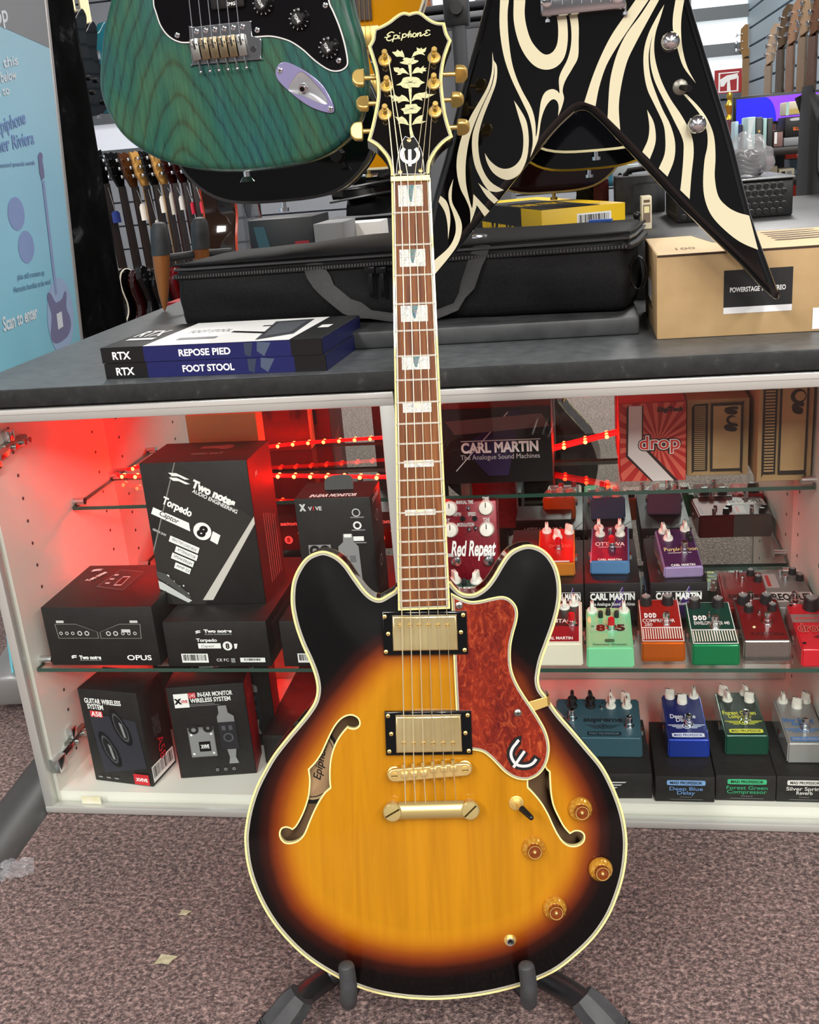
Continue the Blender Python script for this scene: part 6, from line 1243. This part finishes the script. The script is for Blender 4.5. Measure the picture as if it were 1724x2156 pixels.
def pedal(name, label, p0, p1, D, h0, h1, body, top=None, knobs=(), foot=None, leds=(), art=None, group=None, W=None, footcap=None, frontart=None, side=None, rim=.003):
    p0, p1 = V(p0), V(p1); d = p1-p0; d.z = 0; W = W or d.length
    t = thing(name, label, 'pedal', fxy(p0, math.atan2(d.y, d.x)), group)
    bm = bmesh.new(); vs = [bm.verts.new(c) for c in ((0, 0, 0), (W, 0, 0), (W, D, 0), (0, D, 0), (.0008, .001, h0), (W-.0008, .001, h0), (W-.0008, D-.001, h1), (.0008, D-.001, h1))]
    for f in ((3, 2, 1, 0), (4, 5, 6, 7), (0, 1, 5, 4), (1, 2, 6, 5), (2, 3, 7, 6), (3, 0, 4, 7)): bm.faces.new([vs[i] for i in f])
    bmesh.ops.bevel(bm, geom=bm.edges[:], offset=.0022, segments=3, affect='EDGES'); mb = MB(); mb.bm(bm, body); mb.obj('enclosure', t)
    L = math.hypot(D, h1-h0); y = V((0, D, h1-h0)).normalized(); z = V((1, 0, 0)).cross(y); TM = Mx(((1, y.x, z.x, 0), (0, y.y, z.y, 0), (0, y.z, z.z, h0), (0, 0, 0, 1)))
    mb = MB(); F = Face(mb, TM, W, L)
    if top: F.r(rim/W, rim/L, 1-rim/W, 1-rim/L, top)
    if art: art(F)
    if mb.v: mb.obj('face_print', t)
    if side: F = faces(None, W, D, h0)['left']; side(F); F.mb.obj('side_print', t)
    for k in knobs:
        ty, x, yy = k[:3]; M = TM @ Mx.Translation((x*W, (1-yy)*L, 0)) @ Mx.Rotation(k[3] if len(k) > 3 else 0, 4, 'Z'); mb = MB()
        {'c': chick, 'r': rnd, 'm': mini, 't': tog}[ty](mb, M, *(k[4:] if len(k) > 4 else ())); mb.obj('toggle' if ty == 't' else 'knob', t)
    for f_ in ([foot] if foot and isinstance(foot[0], float) else (foot or [])):
        M = TM @ Mx.Translation((f_[0]*W, (1-f_[1])*L, 0)); mb = MB().lathe([(.0078, 0), (.0078, .0025)], CHROME, M, 6).lathe([(.0058, .002), (.0055, .008), (.005, .0085)], CHROME, M, 16).lathe([(.0048, .008), (.0048, .0165), (.0040, .0185), (.0001, .019)], footcap or CHROME, M, 16)
        mb.obj('footswitch', t)
    for x, yy, m in leds: M = TM @ Mx.Translation((x*W, (1-yy)*L, 0)); MB().sph((0, 0, 0), .0024, m, M, 10).obj('indicator_light', t)
    for sx, n in ((0, -1), (W, 1)):
        mb = MB().lathe([(.0068, 0), (.0068, .003), (.0045, .003), (.0045, .001)], CHROME, Mx.Translation((sx, D*.45, h0*.55)) @ Mx.Rotation(n*PI/2, 4, 'Y'), 6, False); mb.obj('jack_socket', t)
    return t
def fr_(x0, x1, y, z): a = AZ(x0, y, z); b = AZ(x1, y, z); return a, V((b.x, b.y, z))
Z1 = ZS+.0005
REDGLINT = mat('d8202a', .25, .3); MINT = mat('7fd6a0', .32, coat=.3)  # switch caps: red strip's reflection on chrome put into the colour
def rr_(F, x0, y0, x1, y1, m, r=.06): F.pl(sm([(x0+r, y0), (x1-r, y0), (x1, y0+r*.6), (x1, y1-r*.6), (x1-r, y1), (x0+r, y1), (x0, y1-r*.6), (x0, y0+r*.6)], 2), m)
H0 = lambda x, y, p: AY(x, y, p.y).z-p.z
# front row on the middle shelf
a = AZ(1228, 1403, Z1); b = a-V((.068, 0, 0))
pedal('effects_pedal', 'cream pedal with dark face half hidden behind the guitar waist', b, a, .125, H0(1229, 1356, a), .045, mat('e4dfca', .35), None, [('c', .42, .1), ('c', .62, .2), ('c', .82, .12)], (.78, .58), art=lambda F: (F.r(.06, .03, .94, .96, WHITE), F.r(.075, .04, .925, .95, mat('1a1418', .4)), F.r(.075, .62, .925, .95, mat('8a1420', .4)), F.t('VINTAGE', .55, .5, .08, WHITE, w=.6, bold=.02), F.t('CARL MARTIN', .5, .88, .06, WHITE, w=.6, bold=.03)), footcap=REDGLINT)
a, b = fr_(1235, 1335.5, 1407, Z1)
pedal('effects_pedal', 'mint green pedal with big black numerals and cream knobs in the front row', a, b, .115, H0(1234, 1365, a), .040, MINT, None, [('c', .15, .12), ('c', .85, .12), ('m', .33, .26), ('m', .5, .20), ('m', .68, .26)], (.55, .56), art=lambda F: (F.t('8', .33, .52, .14, BLACK, bold=.06), F.t('5', .72, .52, .14, BLACK, bold=.06), F.r(.1, .44, .9, .62, mat('8fcfa8', .4)), F.t('8', .32, .53, .14, BLACK, bold=.06), F.t('05', .66, .53, .14, BLACK, bold=.06), rr_(F, .4, .80, .6, .87, mat('2a6a4a', .4), .03), F.t('Seymour Duncan', .5, .92, .045, mat('2f7a55', .4), w=.7, bold=.01)), footcap=REDGLINT, leds=[(.15, .5, mat('4a8a5a', .3))])
DSTR = lambda F, m: [F.r(.06+.055*i, .70, .085+.055*i, .93, m) for i in range(17)]
def d_dp(ttl, sub, bg, x2=''):
    def g(F):
        F.r(.03, .03, .97, .97, WHITE); F.r(.045, .035, .955, .66, bg); F.r(.045, .685, .955, .955, bg); DSTR(F, mat('e8e0d0', .4)); F.r(.045, .68, .955, .69, WHITE)
        for i, c in enumerate('DOD'): F.t(c, .17+.10*i, .42, .09, WHITE, w=.085, bold=.09)
        F.t(ttl, .45 if len(ttl) < 11 else .5, .54, .075, WHITE, w=.75, bold=.01); F.t(sub, .2, .63, .07, WHITE, w=.18)
    return g
a, b = fr_(1350.5, 1443.5, 1394, Z1)
pedal('effects_pedal', 'red-topped orange compressor pedal with two black knobs in the front row', a, b, .115, H0(1346, 1354, a), .044, mat('c8601a', .25, .5, .5), mat('9a1a10', .3), [('r', .2, .13), ('r', .72, .12)], (.62, .58), art=d_dp('COMPRESSOR', '280', mat('98180f', .35)))
a, b = fr_(1456.5, 1558, 1402, Z1)
pedal('effects_pedal', 'dark green envelope filter pedal with two black knobs in the front row', a, b, .115, H0(1455, 1359, a), .044, mat('0f7a4a', .25, .4, .5), mat('0a4a38', .3), [('r', .2, .13), ('r', .72, .12), ('t', .48, .36)], (.56, .6), art=d_dp('ENVELOPE FILTER 440', '', mat('083a30', .35)))
a, b = fr_(1564, 1665, 1393.5, Z1)
pedal('effects_pedal', 'chrome-rimmed red pedal with four black knobs in the front row', a, b, .115, H0(1563, 1350, a), .044, mat('a8a09c', .2, .9), mat('6a1216', .2), [('r', .2, .13), ('r', .72, .12), ('r', .28, .33, 0, MATB, .75), ('r', .80, .30, 0, MATB, .75), ('t', .5, .38)], (.6, .62), art=lambda F: (F.r(.02, .01, .98, .05, SILV), F.t('CARCOSA', .55, .85, .07, mat('3a0a0c', .4), w=.7, bold=.02)), leds=[(.3, .7, mat('e0d0a0', .3))])
a = AZ(1686, 1405, Z1); b = a+V((.050, 0, 0))
pedal('effects_pedal', 'bright red pedal with one black knob cut by the right edge of the photo', a, b, .115, H0(1674, 1368, a), .042, mat('c01826', .3, coat=.4), None, [('r', .62, .12, 0, MATB, 1.3)], None, art=lambda F: (F.r(.0, .26, 1, .44, mat('8a6a66', .4)), [F.disc(.15+.1*i, .35, .018, mat('d03a40', .4)) for i in range(8)], F.t('drop', .42, .56, .17, mat('e06a60', .4), w=.7, bold=.05), F.t('drop', .42, .56, .17, mat('6a0a14', .4), w=.66, bold=.0), F.pl([(.4, .75), (1, .6), (1, .85)], mat('6a1418', .4)), F.disc(.1, .07, .022, BLACK), F.disc(.12, .88, .022, BLACK)))
# second row: pedals on their own black boxes
def d_cmb(F):
    f = F['front']; f.pl([(.42, .95), (.66, .12), (.70, .1), (.70, .95)], PUR_); f.pl([(.34, .98), (.68, .10), (.684, .11), (.35, .99)], LGREY)
    f.t('CARL MARTIN', .5, .36, .17, WHITE, w=.80, bold=.05); f.r(.1, .235, .9, .25, LGREY); f.t('The Analogue Sound Machines', .5, .56, .09, WHITE, w=.80, bold=.01)
    b = F['back']; b.t('CARL MARTIN', .5, .3, .16, mat('9a9494', .5), w=.8, bold=.03); b.r(.25, .5, .85, .92, WHITE); b.bars(.3, .62, .6, .9)
    t = F['top']; t.pl([(.7, 0), (1, .2), (1, .22), (.7, .02)], DK)
hb = .0605
for x0, x1, lb in ((1157, 1228.5, 'black white-lettered carton under the orange-fronted pedal'), (1230, 1348, 'black white-lettered carton under the purple and blue pedal'), (1368.5, 1489.5, 'black white-lettered carton under the lilac-fronted pedal')):
    a, b = AY(x0, 1229, 1.45), AY(x1, 1229, 1.45); a.z = b.z = Z1
    carton('pedal_carton', lb, mat('161415', .45), a, b, .185, hb, d_cmb, group='black cartons under pedals on the middle shelf')
Z2 = Z1+hb+.0006
a, b = fr_(1172, 1211.5, 1213, Z2); a = b-V((.0575, 0, 0))
pedal('effects_pedal', 'red-topped pedal with orange front beside the guitar horn', a, b, .105, H0(1210, 1186, a), .04, mat('c87a2a', .3, .3, .4), mat('b01c1a', .3), [('c', .22, .10), ('c', .84, .14, .8), ('c', .52, .28, .6)], (.55, .58), art=lambda F: (F.t('DC DRIVE', .6, .52, .09, mat('d06a60', .4), w=.6), F.r(.15, .93, .85, .97, LGREY)), footcap=REDGLINT)
a, b = fr_(1242, 1326, 1209.5, Z2)
pedal('effects_pedal', 'purple-topped blue-fronted pedal with four cream knobs on its black carton', a, b, .105, H0(1241, 1183, a), .04, mat('5a88b8', .28, .3, .5), mat('3a1436', .3), [('c', .20, .07), ('c', .75, .07), ('c', .24, .26, .3), ('c', .76, .26, -.5), ('m', .5, .2, 0, CHROME)], (.55, .58), art=lambda F: (F.t('OTTAWA', .5, .52, .10, WHITE, w=.75, bold=.01), F.r(.2, .60, .8, .615, LGREY), F.t('CARL MARTIN', .5, .95, .05, WHITE, w=.6, bold=.03)), footcap=REDGLINT)
a, b = fr_(1397, 1483.5, 1218, Z2)
b = a+V((.0585, .004, 0))
pedal('effects_pedal', 'lilac-fronted purple pedal with three cream knobs on its black carton', a, b, .105, H0(1396, 1196, a), .04, mat('9a86b0', .28, .3, .5), mat('45204a', .3), [('c', .22, .09, .1), ('c', .80, .06), ('c', .30, .28), ('m', .82, .26), ('m', .86, .36)], (.62, .62), art=lambda F: (F.t('Purple Moon', .55, .55, .09, mat('e8d890', .4), w=.85, bold=.01), F.r(.2, .64, .8, .655, LGREY), F.t('CARL MARTIN', .5, .95, .05, WHITE, w=.6, bold=.03)), side=lambda F: F.t('CARL MARTIN', .5, .5, .4, mat('d8c060', .4), w=.85, bold=.02))
# back of the middle shelf, right
def qz(px, py, h): return AZ(px, py, Z1+h)
a = qz(1524, 1279, .036); b = qz(1596, 1275, .036); c = qz(1485, 1207, .045); a.z = b.z = Z1; 
pedal('effects_pedal', 'dark red pedal lying at the back behind the chrome-rimmed pedal', a, a+V((.068, -.002, 0)), .118, .036, .042, mat('8a1218', .3, .2), mat('7a1a1c', .35), [('m', .42, .12, 0, CHROME), ('m', .5, .3, 0, CHROME), ('r', .72, .10, 0, MATB, .7), ('r', .84, .28, 0, MATB, .7)], (.55, .9), art=lambda F: (F.t('RICOCHET', .5, .72, .13, mat('2a0608', .4), w=.72, bold=.04), F.r(.1, .1, .16, .5, mat('5a0c10', .4))))
a = qz(1640, 1279, .036); a.z = Z1; b = a+V((.068, 0, 0)); 
pedal('effects_pedal', 'silver-grey pedal with big black lettering at the back by the right cabinet wall', a-V((.014, 0, 0)), b-V((.014, 0, 0)), .118, .036, .042, mat('8e8a88', .3, .4), mat('77706e', .35), [('m', .5, .10, 0, CHROME), ('m', .55, .28, 0, CHROME), ('r', .76, .08, 0, MATB, .7), ('r', .86, .26, 0, MATB, .7)], (.55, .9), art=lambda F: (F.r(.02, .6, .98, .86, mat('c8c2be', .4)), F.t('FREQOUT', .5, .73, .17, mat('141214', .4), w=.88, bold=.04), F.r(.1, .08, .38, .48, mat('a89a98', .4)), F.r(.14, .12, .22, .44, mat('b02a2c', .4))))
# red double pedal standing upright against its box, green pedal before it
yq = 1.405; a, b = AY(928, 1201, yq), AY(1048, 1201, yq); zt2 = AY(1046, 1058, yq+.03).z
pr = thing('effects_pedal', 'large sparkling red pedal with cream knobs and white script propped upright behind the neck', 'pedal', Mx.Translation((a.x, yq, Z1)) @ Mx.Rotation(math.radians(-12), 4, 'X'))
W = b.x-a.x; H_ = (zt2-Z1)/math.cos(math.radians(12)); REDM = noisy('red_sparkle', '6a0f1c', '861626', 300, .3, m=.3)
MB().box(0, W, 0, .035, 0, H_, REDM, bev=.004).obj('enclosure', pr); mb = MB(); F = faces(mb, W, .035, H_)['front']; zs = Z1
fy = lambda y: (zt2-AY(1000, y, yq).z)/(zt2-Z1)
F.t('Red Repeat', .56, fy(1168), .11, WHITE, w=.80, bold=.03, shear=.3)
for s_, x, y, w_ in (('MANUAL TIME', .44, 1076, .3), ('TIME', .81, 1070, .12), ('DEPTH', .30, 1100, .13), ('SPEED', .56, 1100, .14), ('TONE', .81, 1112, .12), ('MODULATION', .44, 1121, .30), ('REPEAT', .06, 1112, .2), ('BYPASS', .82, 1181, .18), ('TEMPO', .14, 1181, .14)): F.t(s_, x, fy(y), .026, LGREY, w=w_, bold=.03)
mb.obj('face_print', pr)
fx = lambda px: (AY(px, 1100, yq).x-a.x); MR2 = Mx.Rotation(PI/2, 4, 'X')
for px, py in ((941, 1088), (941, 1131), (1019, 1088), (1019, 1131)): MB().lathe([(.0115, 0), (.0115, .004), (.0095, .009), (.008, .0095)], KNOBW, Mx.Translation((fx(px), 0, (1-fy(py))*H_)) @ MR2, 22).box(-.0006, .0006, .001, .0085, .0093, .0099, BLACK, Mx.Translation((fx(px), 0, (1-fy(py))*H_)) @ MR2).obj('knob', pr)
for px in (968, 994): MB().lathe([(.004, 0), (.004, .003)], BLACK, Mx.Translation((fx(px), 0, (1-fy(1109))*H_)) @ MR2, 12).obj('knob', pr)
for px, py in ((981, 1088), (981, 1130), (995, 1128)): mb = MB(); tog(mb, Mx.Translation((fx(px), 0, (1-fy(py))*H_)) @ MR2); mb.obj('toggle', pr)
for px in (950, 1021): MB().lathe([(.008, 0), (.008, .003), (.006, .003), (.006, .010), (.0001, .011)], CHROME, Mx.Translation((fx(px), 0, (1-fy(1193))*H_)) @ MR2, 18).obj('footswitch', pr)
carton('pedal_carton', 'black carton under the dark green pedal behind the guitar', mat('161415', .45), (-.225, 1.292, Z1), (-.13, 1.292, Z1), .10, .050)
a = V((-.220, 1.296, Z1+.0506))
pedal('effects_pedal', 'dark green pedal with two cream knobs showing in the right cutaway', a, a+V((.078, 0, 0)), .094, .04, .046, mat('14463a', .3, .2), None, [('c', .32, .10, .5, KNOBW, 1.15), ('c', .72, .12, -.3, KNOBW, 1.15), ('m', .50, .2)], None, art=lambda F: F.t('GREENI', .55, .34, .10, WHITE, w=.6, bold=.04))
for i, (x, y, z_) in enumerate(((-.125, 1.56, 0), (-.125, 1.56, .041))):
    carton('pedal_carton', ('lower', 'upper')[i]+' of two flat black cartons stacked behind the upright red pedal', mat('18161a', .45), (x, y, Z1+z_), (x+.095, y, Z1), .075, .0395, lambda F: (F['back'].t('CARL MARTIN', .5, .5, .3, mat('9a9494', .5), w=.7, bold=.03), F['front'].t('CARL MARTIN', .5, .5, .3, mat('9a9494', .5), w=.7, bold=.03)))
# ================================================================== CABINET FLOOR RIGHT: black cartons with pedals on top
Z0 = ZF+.0006; LIN = noisy('linen_black_card', '141312', '1e1c1a', 90, .6, (1, 8, 1))
def d_mp(col, l1, l2, m):
    def g(F):
        f = F['front']; rr_(f, .2, .13, .84, .33, mat(col, .5), .06); f.t('MAD PROFESSOR', .52, .23, .10, mat('16140f', .5), w=.54, bold=.03); f.t(l1, .52, .46, .14, mat(m, .5), w=.56 if len(l1) < 10 else .68, bold=.01)
        f.t(l2, .52, .62, .14, mat(m, .5), w=.30 if len(l2) < 7 else .66, bold=.01); f.t('Finland', .52, .79, .045, GREY, w=.18); f.r(.25, .88, .8, .893, GREY)
    return g
def wing(F, x, y, s, m, up=1):
    k = F.H/F.W
    for sg in (-1, 1):
        for i in range(3): F.pl([(x+sg*s*(.3)*k, y+s*(-.18+.17*i)), (x+sg*s*(1.25-.25*i)*k, y+s*(-.18+.17*i)), (x+sg*s*(1.15-.25*i)*k, y+s*(-.10+.17*i)), (x+sg*s*.3*k, y+s*(-.10+.17*i))], m)
    F.disc(x, y, .30*s, m, .75); F.disc(x, y, .13*s, m)
hm = .0415
a, b = fr_(1235, 1373, 1681.5, Z0)
carton('linen_carton', 'wide black carton with a winged emblem under the teal pedal', LIN, a-V((.02, 0, 0)), b, .15, hm, lambda F: (wing(F['front'], .40, .42, .62, LGREY), F['front'].disc(.40, .42, .26, LIN)), group='black linen-textured cartons on the cabinet floor')
bxs = [(1379.5, 1503.5, 1687, '7fa8dc', 'Deep Blue', 'Delay', '6f98d0', 'black carton with blue lettering under the deep blue pedal'), (1506, 1631.5, 1685, '3fb07a', 'Forest Green', 'Compressor', '2f9a68', 'black carton with green lettering under the dark green white-knobbed pedal'), (1633.5, 1746, 1688, 'd8d4d0', 'Silver Spring', 'Reverb', 'd8d4d0', 'black carton with white lettering under the silver pedal')]
for x0, x1, y, col, l1, l2, m, lb in bxs:
    a, b = fr_(x0, x1, y, Z0); carton('linen_carton', lb, LIN, a, V((b.x, a.y, 0)), .15, hm, d_mp(col, l1, l2, m), group='black linen-textured cartons on the cabinet floor')
Z3 = Z0+hm+.0007
def mp_art(c, n1, n2, tc, plate):
    def g(F):
        F.t(n1, .45, .50, .085, mat(tc, .4), w=.62 if len(n1) < 10 else .78, bold=.03)
        if n2: F.t(n2, .45, .58, .08, mat(tc, .4), w=.36 if len(n2) < 7 else .55, bold=.03)
        wing(F, .5, .72, .19, mat(tc, .4)); rr_(F, .12, .87, .88, .955, mat(plate, .4), .05); F.t('MAD PROFESSOR', .5, .912, .05, mat(c, .4), w=.68, bold=.02)
    return g
b = AZ(1353, 1596, Z3); a = b-V((.127, 0, 0))
pedal('effects_pedal', 'wide teal pedal with black and white knobs on its carton', a, b, .10, H0(1352, 1555, b), .042, mat('3c606e', .3, .3, .3), mat('355764', .35), [('c', .20, .06, 0, MATB), ('c', .42, .06, .2, MATB), ('c', .20, .22, 0, MATB), ('c', .42, .22, 0, MATB), ('c', .66, .06), ('c', .84, .06, .9), ('c', .66, .22), ('c', .85, .22), ('t', .55, .26)], [(.86, .72), (.2, .55)], art=lambda F: (F.t('supreme', .56, .55, .11, mat('16262e', .4), w=.46, bold=.04), wing(F, .56, .73, .2, mat('16262e', .4)), rr_(F, .38, .86, .76, .95, mat('16262e', .4), .03), F.t('MAD PROFESSOR', .57, .905, .05, mat('6a8a98', .4), w=.34)))
def kn3(s=1.): return [('c', .22, .07, 1.2, KNOBW, s), ('c', .82, .06, 0, KNOBW, s), ('c', .50, .19, 1.4, KNOBW, s)]
for x0, x1, y, ft, bc, art, kn, lb in ((1406, 1494.5, 1595.5, (1406, 1558), '12379c', mp_art('12379c', 'Deep Blue', 'Delay', 'dfe6f4', 'dfe6f4'), kn3(), 'deep blue pedal with three white knobs on its carton'),
    (1526, 1618, 1590, (1525, 1549), '0f4a38', mp_art('0c2a22', 'Forest Green', 'Compressor', 'd8dc4a', 'd8dc4a'), [('c', .20, .05, .8), ('c', .72, .06, .3), ('c', .26, .20, .2), ('c', .78, .22, 1.0)], 'dark green yellow-lettered pedal with four white knobs on its carton'),
    (1656.5, 1742, 1607, (1654, 1566), '9c9c9a', mp_art('9c9c9a', 'Silver Spring', 'Reverb', '4a7ab8', '4a7ab8'), [('c', .24, .08), ('c', .84, .08, .5), ('c', .56, .20, .9)], 'plain silver pedal with white knobs cut by the right edge of the photo')):
    a, b = fr_(x0, x1, y, Z3); tm = {'12379c': '0c1c66', '0f4a38': '0c2a24'}.get(bc)
    pedal('effects_pedal', lb, a, V((b.x, a.y+.001, 0)), .115, H0(*ft, a), .04, mat(bc, .28, .35, .4), mat(tm, .35) if tm else None, kn, (.56, .68), art=art)
